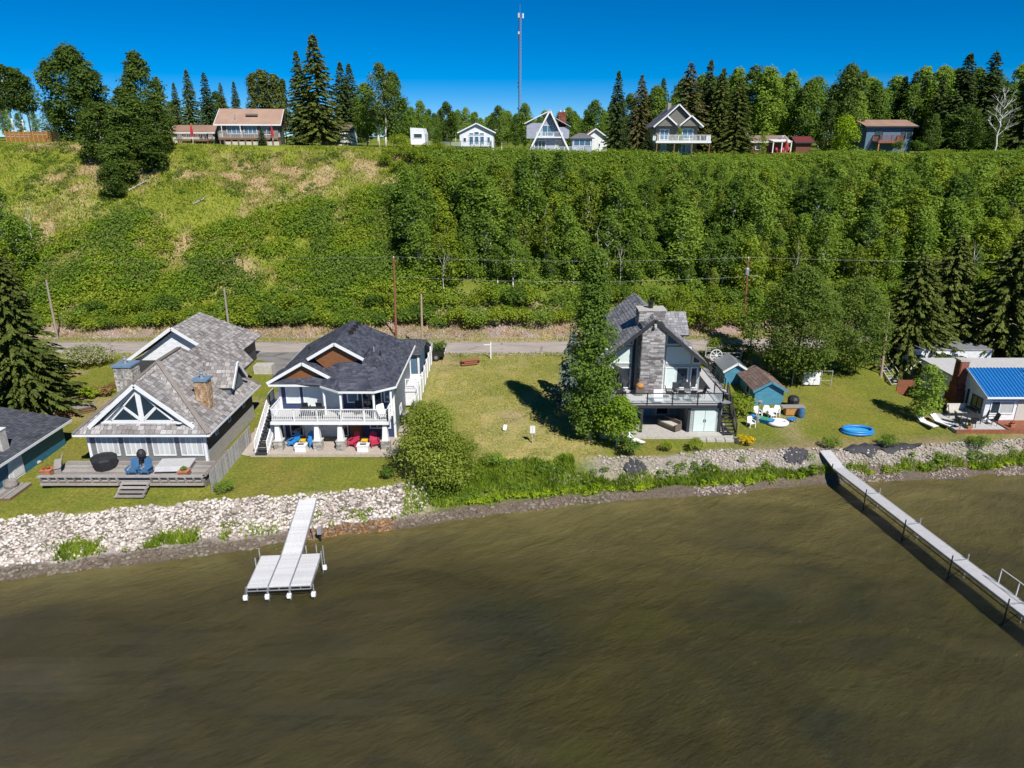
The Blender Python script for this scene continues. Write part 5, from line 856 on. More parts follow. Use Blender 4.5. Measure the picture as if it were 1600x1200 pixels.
    for x, y, r in ((14.6, 57.3, 3.1), (15.6, 57.2, 3.2), (14.5, 58.6, 0), (15.6, 58.7, .1), (16.6, 58, -1.5), (13.8, 58, 1.5)): sling_chair((x, y, cz), r, 'dark sling chair around the glass deck table', 'chairs around the glass table')
    for x, y, r in ((8.4, 57, 3.1), (9.5, 57, 3.2), (8.5, 58.3, 0), (9.6, 58.3, .1)): sling_chair((x, y, cz), r, 'dark sling chair around the deck table under the umbrella', 'chairs under the umbrella')
    u = thing('leaning_umbrella', 'dark grey umbrella tilted over the chalet deck', 'umbrella', (9.6, 58.9, cz)); MB().tube((0, 0, 0), (0, 0, 2.2), .035).build('pole', 'black_metal', u); m = MB(); n = 8
    for i in range(n):
        a, b = i*6.2832/n, (i+1)*6.2832/n; R_ = Matrix.Rotation(.75, 4, 'Y'); q = [R_ @ Vector(p) for p in ((0, 0, .45), (1.25*math.cos(a), 1.25*math.sin(a), 0), (1.25*math.cos(b), 1.25*math.sin(b), 0))]; m.prism([p+Vector((0, 0, 2.0)) for p in q], (0, 0, -.03))
    m.build('canopy', 'dark_cover', u); 
    w = thing('white_deck_screen', 'white folded chair pad standing against the chalet rail', 'cushion', (12.6, 57.0, cz)); MB().obox((0, 0, .55), (.8, .12, 1.1), 0, -.2).build('panel', 'white_plastic', w); MB().obox((0, -.3, .3), (.8, .6, .1), 0, .1).build('pad', 'white_plastic', w)
    g = thing('barbecue', 'brown covered barbecue against the slate chimney', 'barbecue', (11.3, 58.6, cz)); MB().box(-.35, .35, -.25, .25, .15, .85).build('cabinet', 'wicker', g); MB().lathe((0, 0, .85), [(.36, 0), (.34, .15), (.2, .28), (.05, .3)], 12).build('lid', 'orange_wood', g)
    # chalet patio
    sz = 2.3
    def sofa(loc, rz, w, label):
        t = thing('patio_sofa', label, 'sofa', loc, rz); MB().box(-w/2, w/2, -.4, .4, .1, .4).build('base', 'wicker', t); MB().box(-w/2, w/2, .3, .45, .4, .85).build('back', 'wicker', t); MB().box(-w/2+.1, w/2-.1, -.36, .3, .4, .52).build('cushion', 'cushion', t)
        for s in (-1, 1): MB().box(s*(w/2)-.08, s*(w/2)+.08, -.4, .4, .1, .62).build('arm', 'wicker', t)
        return t
    sofa((13.9, 57.4, sz), R(-55), 1.9, 'wicker sofa with pale cushion beside the store room'); b = thing('patio_ottoman', 'dark square fire pit table on the chalet patio', 'fire table', (9.3, 56.9, sz)); MB().box(-.55, .55, -.4, .4, 0, .5).build('body', 'dark_trim', b); MB().box(-.6, .6, -.45, .45, .5, .56).build('top', 'deck_grey', b)
    for x, y, r in ((8.1, 57.1, 1.3), (10.5, 57, -1.4), (8.9, 58.4, .1), (10, 58.4, -.1)): sling_chair((x, y, sz), r, 'dark patio chair around the fire pit under the deck', 'chairs around the fire pit', 'wicker')
    for i, px in enumerate((970, 990)): lounger(hit(px, 692), R(60-20*i), 'white folding lounger on grass beside the round green tree', 'loungers by the chalet')
    # by the teal shed
    for i, (px, py) in enumerate(((1183, 652), (1196, 650), (1206, 655), (1213, 650))): plastic_chair(hit(px, py), rnd.uniform(-.5, .5), 'white_plastic', 'white plastic chair huddled in front of the teal shed', 'white chairs by the teal shed')
    plastic_chair(hit(1173, 668), .3, 'white_plastic', 'lone white plastic chair beside the leafy bush near the black stair')
    v = hit(1215, 664); t = thing('inflatable_float', 'white inflatable float lying on the lawn by the teal shed', 'float', v); m = torus(.75, .55, .2, .2)
    m.build('tube', 'white_plastic', t, smooth=True); MB().lathe((0, 0, .05), [(.7, 0), (.7, .14), (.1, .16)], 14).build('floor', 'white_plastic', t)
    v = hit(1190, 660); t = thing('paddle_boat', 'teal plastic boat tipped behind the white float', 'boat', v, R(-35)); MB().hexa([(-.9, -.25, 0), (.8, -.25, 0), (.8, .25, 0), (-.9, .25, 0)], [(-1.1, -.45, .4), (1.1, -.4, .4), (1.1, .4, .4), (-1.1, .45, .4)]).build('hull', 'bright_blue', t); MB().box(-.6, .6, -.3, .3, .4, .44).build('seat', 'green_plastic', t)
    v = hit(1238, 648); t = thing('wood_work_table', 'brown wooden work table with grey top beside the teal shed', 'table', v); MB().box(-.75, .75, -.35, .35, .05, .75).build('cabinet', 'orange_wood', t); MB().box(-1.1, 1.0, -.42, .42, .76, .82).build('top', 'grey_wood', t)
    v = hit(1238, 638); t = thing('covered_grill', 'black covered barbecue behind the wooden work table', 'barbecue', v); MB().lathe((0, 0, 0), [(.5, 0), (.52, .6), (.55, .9), (.4, 1.15), (.05, 1.2)], 10).build('cover', 'dark_cover', t)
    v = hit(1251, 652); t = thing('rain_barrel', 'blue plastic barrel beside the wooden work table', 'barrel', v); MB().lathe((0, 0, 0), [(.26, 0), (.3, .2), (.3, .65), (.26, .85), (.05, .87)], 14).build('drum', 'blue_plastic', t)
    v = hit(1236, 661); table(v, .2, .8, .5, .45, 'bright_blue', 'bright_blue', 'small bright blue table on the lawn by the float')
    v = hit(1183, 660); t = thing('patio_heater', 'slim grey patio heater in front of the teal shed', 'heater', v); MB().lathe((0, 0, 0), [(.22, 0), (.22, .6), (.05, .65), (.04, 1.7), (.12, 1.72), (.12, 2.0), (.32, 2.02), (.05, 2.12)], 12).build('body', 'galvanised', t)
    v = hit(1339, 676); t = thing('paddling_pool', 'bright blue paddling pool on the lawn', 'pool', v); n = 18; 
    for z, r in ((.12, 1.32), (.3, 1.25)):
        m = torus(r, r*.62, .12, z)
        m.build('ring', 'bright_blue', t, smooth=True)
    m = MB(); m.add([(1.2*math.cos(i*6.2832/n), .74*math.sin(i*6.2832/n), .16) for i in range(n)]+[(1.2*math.cos(i*6.2832/n), .74*math.sin(i*6.2832/n), .02) for i in range(n)], [tuple(range(n)), tuple(range(2*n-1, n-1, -1))]+[(i, (i+1) % n, n+(i+1) % n, n+i) for i in range(n)]); m.build('water', 'pool_water', t)
    # cottage terrace
    for px, py, r in ((1446, 666, 20), (1469, 664, 24)): lounger(hit(px, py), R(r), 'white sun lounger on the lawn beside the paved terrace', 'loungers beside the terrace')
    tz = 2.45; table((40.9, 58.2, tz), .1, 1.5, .9, .72, 'dark_trim', 'black_metal', 'dark dining table on the paved terrace')
    for x, y, r in ((39.8, 58.1, 1.4), (42.2, 58.6, -1.3), (42.6, 57.8, -1.6), (40.3, 57.2, 3.0), (39.3, 57.1, 1.8)): sling_chair((x, y, tz), r, 'dark sling chair around the terrace table', 'chairs on the paved terrace')
    t = thing('swing_seat', 'pale cushioned swing seat on the paved terrace', 'swing', (40.6, 59.8, tz)); MB().box(-.8, .8, -.25, .3, .4, .5).build('seat', 'cushion', t); MB().obox((0, .35, .8), (1.6, .08, .6), 0, -.2).build('backrest', 'cushion', t)
    for x in (-.85, .85): MB().beam((x, -.4, 0), (x, .1, 1.1), .05, .05).build('leg', 'black_metal', t); MB().beam((x, .5, 0), (x, .1, 1.1), .05, .05).build('leg', 'black_metal', t)
    planter((43.8, 57.0, 2.56), 'flower pot at the joint of terrace and red deck', 'flower_red', .55); planter((46.3, 57.1, 2.56), 'small planter on the red deck by the yellow door', 'leaf_mid', .55); planter((40.0, 56.9, tz), 'small planter on the paved terrace edge', 'leaf_mid', .55)
    t = thing('half_barrel', 'weathered half barrel planter on the boathouse porch', 'planter', (-36.6, 46.1, 2.4)); MB().lathe((0, 0, 0), [(.4, 0), (.48, .2), (.45, .5), (.38, .5), (.36, .35)], 14).build('tub', 'weathered', t)
    t = thing('log_bench', 'long grey timber store bench on the side lawn', 'bench', hit(118, 648), R(38)); MB().box(-1.7, 1.7, -.45, .45, .6, .68).build('lid', 'weathered', t)
    for z in (.05, .25, .45): MB().box(-1.6, 1.6, -.4, .4, z, z+.13).build('log', 'brown_wood', t)
# ---------------------------------------------------------------- docks
def docks():
    d = thing('t_dock', 'white T-shaped aluminium dock reaching from the boulder bank', 'dock', (-14.3, 39.4, 1.0), R(4.3)); W = 1.2
    def panel(x0, x1, y0, z0, y1, z1, name):
        m = MB(); n = int(abs(y1-y0)/.16)
        for i in range(n):
            a, b = i/n, (i+1)/n-.012/abs(y1-y0); ya, yb_ = y0+(y1-y0)*a, y0+(y1-y0)*b; za, zb = z0+(z1-z0)*a, z0+(z1-z0)*b
            m.hexa([(x0, ya, za-.04), (x1, ya, za-.04), (x1, yb_, zb-.04), (x0, yb_, zb-.04)], [(x0, ya, za), (x1, ya, za), (x1, yb_, zb), (x0, yb_, zb)])
        p = m.build(name, 'dock_white', d, kind='stuff'); return p
    panel(-W/2, W/2, 0.05, 0, 6.4, .95, 'ramp_boards')
    for x in (-W/2-.03, W/2+.03): MB().beam((x, 0, -.08), (x, 6.4, .87), .05, .2).build('ramp_rail', 'galvanised', d)
    for k in range(3):
        x0 = -W*1.5-.08+k*(W+.08); panel(x0, x0+W, -3.4, 0, 0, 0, 'deck_boards')
        for x in (x0-.02, x0+W+.02): MB().beam((x, -3.4, -.1), (x, 0, -.1), .05, .2).build('side_rail', 'galvanised', d)
        for z in (-.06, -.27): MB().beam((x0, -3.43, z), (x0+W, -3.43, z), .05, .05).build('truss_bar', 'galvanised', d)
        for q in (0, .5, 1): MB().beam((x0+W*q, -3.43, -.27), (x0+W*q, -3.43, -.06), .05, .05).build('truss_post', 'galvanised', d)
    for x, y in ((-2.0, 0), (-1.95, -1.1), (-1.98, -3.3), (2.05, 0), (.95, .1), (1.6, .12), (2.05, -.6), (2.0, -3.3), (-.7, -3.35), (.6, -3.35), (.75, 3.2), (-.75, 3.2)):
        MB().tube((x, y, -1.6), (x, y, .55 if y > -3 else -.05), .035).build('leg', 'galvanised', d)
    for x, y in ((-2.0, -3.55), (-.72, -3.55), (.58, -3.55), (2.02, -3.5), (2.2, -.7)):
        f = MB().obox((x, y, -.62), (.24, .2, .26), rnd.uniform(-.2, .2)).build('float', 'white_plastic', d); MB().beam((x, y, -.48), (x, y+.12, -.2), .03, .03).build('bracket', 'mast_steel', f); MB().box(x-.17, x+.17, y-.06, y+.06, -.66, -.6).build('strap', 'mast_steel', f)
    v = P(496, 838, .6); t = thing('outboard_motor', 'grey outboard motor hanging by the dock ramp', 'motor', (-13.3, 42.6, .35)); MB().hexa([(-.16, -.22, .3), (.16, -.22, .3), (.16, .22, .3), (-.16, .22, .3)], [(-.13, -.16, .75), (.13, -.16, .75), (.13, .18, .75), (-.13, .18, .75)]).build('cowl', 'galvanised', t); MB().box(-.05, .05, -.08, .08, -.4, .3).build('shaft', 'black_metal', t)
    # long dock
    A = P(1282, 711, 2.0); js = [P(x, y, 1.35) for x, y in ((1311, 731), (1362, 771), (1427, 818), (1504, 875), (1590, 944))]; dr = (js[-1]-js[0]).normalized(); sp = (js[-1]-js[0]).length/4; P0 = js[0]; rz = math.atan2(dr.x, -dr.y)
    t = thing('long_dock', 'long narrow grey dock on steel posts running out from the bank', 'dock', P0, rz)   # local -y runs out into the lake
    MB().hexa([(-.5, 0, -.1), (.5, 0, -.1), (.4, 2.0, .55), (-.6, 2.0, .55)], [(-.5, 0, 0), (.5, 0, 0), (.4, 2.0, .65), (-.6, 2.0, .65)]).build('ramp', 'dock_grey', t)
    for k in range(6):
        y0 = -k*sp; y1 = y0-sp+.03; s = MB().box(-.48, .48, y1, y0, -.09, 0).build('dock_section', 'dock_grey', t)
        MB().box(-.52, .52, y1-.06, y1+.06, -.02, .03).build('joint_bar', 'galvanised', s)
        for x in (-.5, .5):
            MB().beam((x, y0, -.06), (x, y1, -.06), .05, .14).build('side_rail', 'galvanised', s); MB().beam((x, y0-.1, -.36), (x, y1+.1, -.36), .045, .045).build('truss_chord', 'black_metal', s)
            for q in np.linspace(.1, .9, 5): MB().beam((x, y0-sp*q, -.36), (x, y0-sp*(q+.08), -.1), .025, .025).build('truss_web', 'black_metal', s)
            MB().tube((x*1.12, y0+.05, -2.6), (x*1.12, y0+.05, .38), .04).build('leg', 'black_metal' if x < 0 else 'galvanised', t)
        if k: MB().beam((-.55, y0+.05, -1.3), (.55, y0+.05, -.5), .03, .03).build('cross_brace', 'black_metal', t)
    yb = -3.55*sp; 
    for y in (yb, yb-1.3, yb-2.6): MB().tube((.52, y, -.1), (.52, y, .95), .03).build('rail_post', 'white_paint', t)
    MB().tube((.52, yb, .95), (.52, yb-2.6, .95), .03).build('handrail', 'white_paint', t)
# ---------------------------------------------------------------- poles, wires, fences, signs, vehicle
def poles():
    info = [(90, 530, 72, 437, 'pole_grey', 'leaning grey service pole by the flowering shrub', 0), (360, 532, 350, 450, 'pole_grey', 'slim grey pole behind the shake roofed house', 0), (619, 527, 615, 403, 'pole_brown', 'tall red brown utility pole behind the navy house', 1), (660, 548, 658, 459, 'pole_tan', 'tan service pole beside the white side fence', 0), (1163, 520, 1169, 404, 'pole_brown', 'brown utility pole with transformer across the lane', 2), (1376, 590, 1389, 487, 'pole_tan', 'leaning tan pole by the garden stair', 0)]
    tops = []
    for bx, by, tx, ty, mt, lb, k in info:
        b = hit(bx, by); 
        if k == 2: b = Hn((Q(1164, 500, 84.5).x, 84.5, 0))
        tp = Q(tx, ty, b.y+.2); o = thing('utility_pole', lb, 'pole', b); v = tp-b; MB().tube((0, 0, -.3), v, .15, .1, 10).build('shaft', mt, o); tops.append(b+v)
        if k: MB().beam(v+Vector((-.05, -.1, -.35)), v+Vector((.5, -.1, -.35)), .08, .1).build('bracket', mt, o); MB().lathe(v+Vector((0, -.0, .0)), [(.04, 0), (.07, .08), (.04, .16), (.03, .2)], 8).build('insulator', 'white_paint', o)
        if k == 2: MB().lathe(v+Vector((-.1, -.42, -1.9)), [(.2, 0), (.24, .05), (.24, .75), (.16, .85), (.05, .9)], 12).build('transformer', 'galvanised', o); MB().beam(v+Vector((0, 0, -2.0)), v+Vector((1.5, -.3, -2.1)), .05, .05).build('lamp_arm', 'galvanised', o)
    def wire(a, b, sag, label, n=14):
        m = MB(); pts = [a.lerp(b, i/n)+Vector((0, 0, -sag*4*(i/n)*(1-i/n))) for i in range(n+1)]; m.path(pts, .008, 4); m.build('power_line', 'galvanised', None, label=label, cat='wire')
    hi = Vector((0, 0, .15)); wire(tops[2]+hi, tops[4]+hi, .5, 'overhead wire between the two tall brown utility poles'); wire(Vector((-95, 82.5, tops[2].z-.2)), tops[2]+hi, .5, 'overhead wire running from the tall brown pole past the shake roofed house'); wire(tops[4]+hi, Vector((95, 84, tops[4].z)), .5, 'overhead wire running past the broad spruces from the transformer pole')
    lo = Vector((0, 0, -2.2)); wire(tops[2]+lo, tops[4]+lo, .6, 'lower cable between the two tall brown utility poles'); wire(tops[4]+lo, tops[5], .4, 'service cable from the transformer pole to the leaning tan pole')
    # communication mast
    b = Q(812, 190, 300); top = Q(813, 20, 300).z; b.z = H(b.x, 300); o = thing('lattice_mast', 'slender lattice communication mast rising behind the forest', 'tower', b); hh = top-b.z; r = .55
    L = [(r*math.cos(a), r*math.sin(a)) for a in (.5, 2.6, 4.7)]
    for x, y in L: MB().tube((x, y, 0), (x, y, hh), .11, n=5).build('leg', 'mast_steel', o)
    m = MB()
    for i in range(int(hh/1.2)):
        for j in range(3): a, c = L[j], L[(j+1) % 3]; m.tube((*a, i*1.2), (*c, i*1.2+1.2), .05, n=3)
    m.build('bracing', 'mast_steel', o, kind='stuff')
    for dz, n, s in ((0, 3, 1.6), (-6, 2, .9), (-7.5, 1, .8), (-12.6, 1, .5), (-18, 1, .7), (-23.5, 1, .9), (-25, 1, .6), (-33, 1, .9)):
        for i in range(n): a = 2.2+i*2.1; MB().obox((1.15*math.cos(a), 1.15*math.sin(a), hh+dz-1), (.45, .4, s), a).build('antenna', 'white_paint', o)
    MB().tube((0, 0, hh), (0, 0, hh+3), .05).build('lightning_rod', 'mast_steel', o)
def fences():
    f = thing('board_side_fence', 'grey vertical board fence between the shake house and the path', 'fence', (-22.6, 47, 2.2), world=True); a = Vector((-21.9, 46.0)); b = Vector((-22.0, 54.6)); n = 52
    for i in range(n):
        t = i/n; p = a.lerp(b, t); z = H(p.x, p.y); MB().obox((p.x+rnd.uniform(-.012, .012), p.y, z+.72+rnd.uniform(-.03, .03)), (.03, .145, 1.5), rnd.uniform(-.05, .05)).build('board', 'fence_boards', f)
    for z in (.4, 1.1): MB().beam((a.x-.05, a.y, H(*a)+z), (b.x-.05, b.y, H(*b)+z), .05, .09).build('rail', 'fence_wood', f)
    f = thing('white_side_fence', 'tall white panel fence along the empty lot', 'fence', (-8.75, 66, 2.8), world=True); ys = np.linspace(59.5, 74.5, 9)
    for y0, y1 in zip(ys[:-1], ys[1:]):
        z = max(H(-8.75, y0), H(-8.75, y1)); MB().box(-8.78, -8.72, y0+.06, y1-.06, z+.05, z+1.75).build('panel', 'white_vinyl', f)
        MB().box(-8.83, -8.67, y0-.07, y0+.07, z-.3, z+1.9).build('post', 'white_vinyl', f)
    # lot markers and notices
    def sign(px, py, hh, w, sh, z, label, m='white_paint', tilt=0):
        b = hit(px, py); o = thing('notice_sign', label, 'sign', b, tilt); MB().box(-.04, .04, -.04, .04, -.3, hh).build('post', 'fence_wood', o); MB().box(-w/2, w/2, -.07, -.04, hh-sh, hh+.05).build('board', m, o); return o
    s = sign(832, 693, 1.55, .42, .62, 0, 'white notice board on a post at the lake end of the empty lot'); MB().box(-.01, .01, -.075, -.07, .9, 1.58).build('divider', 'galvanised', s)
    b = hit(789, 674); o = thing('leaning_sign', 'small white sign leaning on the dry lawn', 'sign', b, .2); MB().obox((0, 0, .35), (.32, .03, .5), 0, -.2, .25).build('board', 'white_paint', o); MB().beam((0, .05, 0), (0, .03, .3), .03, .03).build('stake', 'fence_wood', o)
    b = hit(767, 561); o = thing('sale_post', 'white sale sign post near the lane on the empty lot', 'sign', b); MB().box(-.06, .06, -.06, .06, -.3, 1.75).build('post', 'white_paint', o); MB().box(-.75, .05, -.03, .03, 1.55, 1.65).build('arm', 'white_paint', o); MB().lathe((0, 0, 1.75), [(.09, 0), (.06, .1), (.01, .14)], 8).build('finial', 'white_paint', o)
    b = hit(735, 569); o = thing('log_pile', 'reddish heap of cut logs on the empty lot', 'logs', b, .25)
    for i in range(11): k = i % 5; MB().tube((-.9+rnd.uniform(-.2, .2), -.5+k*.22, .12+.2*(i//5)), (.8+rnd.uniform(-.3, .3), -.5+k*.24, .12+.2*(i//5)+rnd.uniform(0, .15)), .11, .09, 8).build('log', 'pole_brown', o)
    for k, (pts, lb) in enumerate(((((1225, 718), (1262, 712)), 'black landscape fabric patch beside the long dock ramp'), (((1318, 704), (1372, 700), (1440, 698)), 'long black landscape fabric sheet right of the long dock'), (((975, 735), (1010, 737)), 'dark fabric strip below the chalet stone bank'))):
        vs = []; fs = []; n = 18
        for i in range(n):
            t = i/(n-1)*(len(pts)-1); j = min(int(t), len(pts)-2); q = t-j; px = pts[j][0]+(pts[j+1][0]-pts[j][0])*q; py = pts[j][1]+(pts[j+1][1]-pts[j][1])*q; v = hit(px, py); wd = (.42+.1*math.sin(i*1.3))*(1-abs(2*i/(n-1)-1)**3)+.08
            for s in range(5): y = v.y+wd*(s/2-1); vs.append((v.x+rnd.uniform(-.05, .05), y, H(v.x, y)+.16+.1*math.sin(i*1.7+s)))
        for i in range(n-1):
            for s in range(4): p = i*5+s; fs.append((p, p+5, p+6, p+1))
        me = bpy.data.meshes.new('landscape_fabric'); me.from_pydata(vs, [], fs); me.materials.append(M['black_fabric']); me.shade_smooth(); tag(link('landscape_fabric', me), lb, 'fabric')
    # parked pickup behind the garage
    o = thing('parked_truck', 'black pickup parked behind the navy house garage', 'truck', Hn((-10.0, 74.5, 0)), R(90))
    MB().prism([(-.95, -2.6, .45), (-.95, 2.6, .45), (-.95, 2.6, 1.05), (-.95, .2, 1.1), (-.95, -1.2, 1.05), (-.95, -2.6, .95)], (1.9, 0, 0)).build('body', 'car_black', o); MB().hexa([(-.88, -1.2, 1.05), (.88, -1.2, 1.05), (.88, 1.0, 1.05), (-.88, 1.0, 1.05)], [(-.72, -.6, 1.75), (.72, -.6, 1.75), (.72, .85, 1.75), (-.72, .85, 1.75)]).build('cab', 'car_black', o)
    MB().prism([(-.8, -1.16, 1.12), (.8, -1.16, 1.12), (.7, -.66, 1.68), (-.7, -.66, 1.68)], (0, -.03, .02)).build('windscreen', 'glass', o)
    for x in (-.9, .9):
        for y in (-1.7, 1.7): w = MB().tube((x-.13, y, .38), (x+.13, y, .38), .38, n=16).build('wheel', 'rubber', o); MB().tube((x-.14, y, .38), (x+.14, y, .38), .2, n=10).build('rim', 'chrome', w)
        MB().box(x*.7-.18, x*.7+.18, -2.64, -2.6, .7, .88).build('headlight', 'white_plastic', o)
plain('roof_maroon', (.12, .02, .02), .8, .2); plain('mast_steel', (.17, .2, .28), .5, .1)
hill_houses(); furniture(); docks(); poles(); fences()
# ---------------------------------------------------------------- foliage
def nrm(a): return a/np.maximum(np.linalg.norm(a, axis=1, keepdims=True), 1e-6)
def leaf_arrays(c, n, size, aspect=.62, bend=.25):
    """rhombic leaf spray faces at centres c with normals n"""
    N = len(c); n = nrm(n); r = nrm(rng.normal(size=(N, 3))); t = nrm(np.cross(n, r)); b = np.cross(n, t); s = np.broadcast_to(np.asarray(size, float), (N,))[:, None]
    v = np.stack([c-t*s*.5, c+b*s*.5*aspect-n*s*bend*.3, c+t*s*.5, c-b*s*.5*aspect-n*s*bend*.3], 1).reshape(-1, 3); f = np.arange(4*N).reshape(-1, 4); return v, f
def spray_arrays(c, d, n, ln, wd):
    """elongated faces along direction d"""
    d = nrm(d); b = nrm(np.cross(d, n)); ln = np.asarray(ln)[:, None]; wd = np.asarray(wd)[:, None]
    v = np.stack([c-d*ln*.45, c+b*wd*.5, c+d*ln*.55, c-b*wd*.5], 1).reshape(-1, 3); return v, np.arange(len(c)*4).reshape(-1, 4)
def join(parts):
    vs, fs, sh, k = [], [], [], 0
    for v, f, s in parts: vs.append(v); fs.append(f+k); sh.append(s); k += len(v)
    return np.concatenate(vs), np.concatenate(fs), np.concatenate(sh)
def crown_clumps(cen, rad, per, leaf, flat=.8, up=.85, shell=.55):
    """clumps of leaves: cen (K,3), rad (K,)"""
    K = len(cen); idx = np.repeat(np.arange(K), per); N = len(idx); d = nrm(rng.normal(size=(N, 3))); d[:, 2] = np.abs(d[:, 2])*np.where(rng.random(N) < .72, 1, -1)
    rr = rad[idx]*(shell+(1-shell)*rng.random(N)**.6)*rng.uniform(.8, 1.15, N); c = cen[idx]+d*rr[:, None]*np.array([1, 1, flat]); n = d*.7+rng.normal(size=(N, 3))*.45+np.array([0, 0, up])
    v, f = leaf_arrays(c, n, leaf*rng.uniform(.6, 1.4, N)); ks = rng.random(K)[idx]; return v, f, np.clip(ks*.55+rng.random(N)*.5, 0, 1)
def tree_trunk(hh, r, limbs, wob=.12, top=.9):
    m = MB(); pts = [Vector((rnd.uniform(-wob, wob)*i/5*hh*.12, rnd.uniform(-wob, wob)*i/5*hh*.12, hh*top*i/6-(.4 if i == 0 else 0))) for i in range(7)]
    for i in range(6): m.tube(pts[i], pts[i+1], r*(1-i/6.6), r*(1-(i+1)/6.6), 7)
    for a in limbs:
        z = max(a.z*.7-.2, hh*.15); k = min(5, int(z/(hh*top)*6)); b = pts[k].lerp(pts[k+1], .5); mid = b.lerp(a, .55)+Vector((0, 0, -.1)); m.tube(b, mid, r*.38, r*.25, 5); m.tube(mid, a, r*.25, r*.06, 5)
    return m
def conifer(hh, rad, mat, name='spruce_tree', dens=1.0, low=.06, droop=.35, lean=1.0, leaf=1.0, bark='bark'):
    t = thing(name, 'x', 'tree'); tree_trunk(hh, hh*.013+.04, [], .03, .97).build('trunk', bark, t, smooth=True)
    C, D, L, W, S = [], [], [], [], []; z = hh*low; lv = 0
    while z < hh*.985:
        q = 1-z/hh; r0 = rad*(q**.82)*(1 if q < .9 else .85); nb = max(4, int((5+7*q)*dens)); ph = rnd.random()*6.28
        for i in range(nb):
            if rnd.random() < .1: continue
            a = ph+6.2832*i/nb+rnd.uniform(-.25, .25); r = r0*rnd.uniform(.62, 1.14); ns = max(2, int(r/.26)); sh = rnd.random()
            for k in range(ns+1):
                u = (k+.35)/(ns+.35); dr = -droop*r*(u**1.4)*.55+.1*r*max(0, u-.75); x = math.cos(a)*r*u; y = math.sin(a)*r*u; zz = z+dr+rnd.uniform(-.06, .06)
                for side in (-1, 0, 1):
                    if side and u < .25: continue
                    aa = a+side*rnd.uniform(.5, 1.0); C.append((x+.1*math.cos(aa), y+.1*math.sin(aa), zz+rnd.uniform(-.08, .05))); D.append((math.cos(aa), math.sin(aa), -.35-.25*abs(side)+rnd.uniform(-.15, .15))); L.append((.28+.3*(1-u*.5)*min(1, r))*leaf); W.append((.16+.1*rnd.random())*leaf); S.append(min(1, sh*.6+rnd.random()*.45))
        z += (.30+.012*hh)*rnd.uniform(.75, 1.25)*(.55+.5*q); lv += 1
    C.append((0, 0, hh*.985)); D.append((0, .05, 1)); L.append(.7); W.append(.16); S.append(.5)
    C = np.array(C); D = np.array(D); n = np.array([0, 0, 1.])+rng.normal(size=C.shape)*.55; v, f = spray_arrays(C, D, n, L, W)
    o = link('crown', mesh_np('crown', v, f, mat, S), t); return t
def leafy(hh, rx, mat, name='aspen_tree', low=.28, nclump=46, per=42, leaf=.3, crad=.24, bark='aspen_bark', prof=None, ry=None, trunk_r=None, flat=.8, multi=1, spread=0, top=.9, shell=.55):
    t = thing(name, 'x', 'tree'); ry = ry or rx; prof = prof or (lambda u: math.sin(math.pi*min(1, max(.04, u**.85*.93+.06)))**.62); cen, rad = [], []
    for i in range(nclump):
        u = (i+rnd.random())/nclump; z = hh*(low+(1-low)*u*.96); R0 = prof(u); a = rnd.random()*6.2832; q = math.sqrt(rnd.random())*.5+.4; cr = crad*rx*2*rnd.uniform(.6, 1.25)*(.55+.45*R0); q = max(0, q*R0-cr/rx*.45)
        cen.append((math.cos(a)*rx*q, math.sin(a)*ry*q, z)); rad.append(cr)
    cen = np.array(cen); rad = np.array(rad); v, f, s = crown_clumps(cen, rad, per, leaf, flat, shell=shell); o = None
    step = max(1, nclump//16); limbs = [Vector(c) for c in cen[::step]]
    if multi == 1: tree_trunk(hh, trunk_r or hh*.011+.03, limbs, top=top).build('trunk', bark, t, smooth=True)
    else:
        for k in range(multi): a = k*2.4; m = tree_trunk(hh*rnd.uniform(.8, 1), trunk_r or .1, [l*.9 for l in limbs[k::multi]], .3); m.v = [(p[0]+spread*math.cos(a)*(1+p[2]*.05), p[1]+spread*math.sin(a)*(1+p[2]*.05), p[2]) for p in m.v]; m.build('trunk', bark, t, smooth=True)
    link('crown', mesh_np('crown', v, f, mat, s), t); return t
def shrub(rx, hh, mat, n=16, per=60, leaf=.22, name='shrub', bark='bark'):
    t = thing(name, 'x', 'shrub'); cen = []; rad = []
    for i in range(n): a = rnd.random()*6.28; q = math.sqrt(rnd.random())*.72; z = hh*(.25+.5*math.sqrt(max(0, 1-q*q))*rnd.uniform(.5, 1.1)); cen.append((rx*q*math.cos(a), rx*q*math.sin(a), z)); rad.append(rx*rnd.uniform(.26, .42))
    cen = np.array(cen); v, f, s = crown_clumps(cen, np.array(rad), per, leaf, min(1, hh/rx/1.3)); m = MB()
    for c in cen[::2]: m.tube((c[0]*.15, c[1]*.15, -.2), c, .035, .012, 5)
    m.build('stems', bark, t, kind='stuff'); link('foliage', mesh_np('foliage', v, f, mat, s), t); return t
POOL = {}
def plant(kind, protos, loc, sc, label, cat, group=None, rz=None, sz=None, name=None):
    """protos: list of prototype things; the first placing of each uses it, later ones copy it"""
    i = rnd.randrange(len(protos)); pr = protos[i]
    if not pr.get('used'): o = pr; o['used'] = 1
    else: o = copytree(pr)
    o.location = loc; o.rotation_euler = (0, 0, rnd.random()*6.28 if rz is None else rz); o.scale = (sc, sc, sz or sc); tag(o, label, cat, group)
    if not group and 'group' in o: del o['group']
    return o
def ctop(px, ytop, ybase, Y):
    """ground point and height of a tree from its base column, base row and top row"""
    b = Q(px, ybase, Y); z = H(b.x, Y); return Vector((b.x, Y, z)), Q(px, ytop, Y).z-z
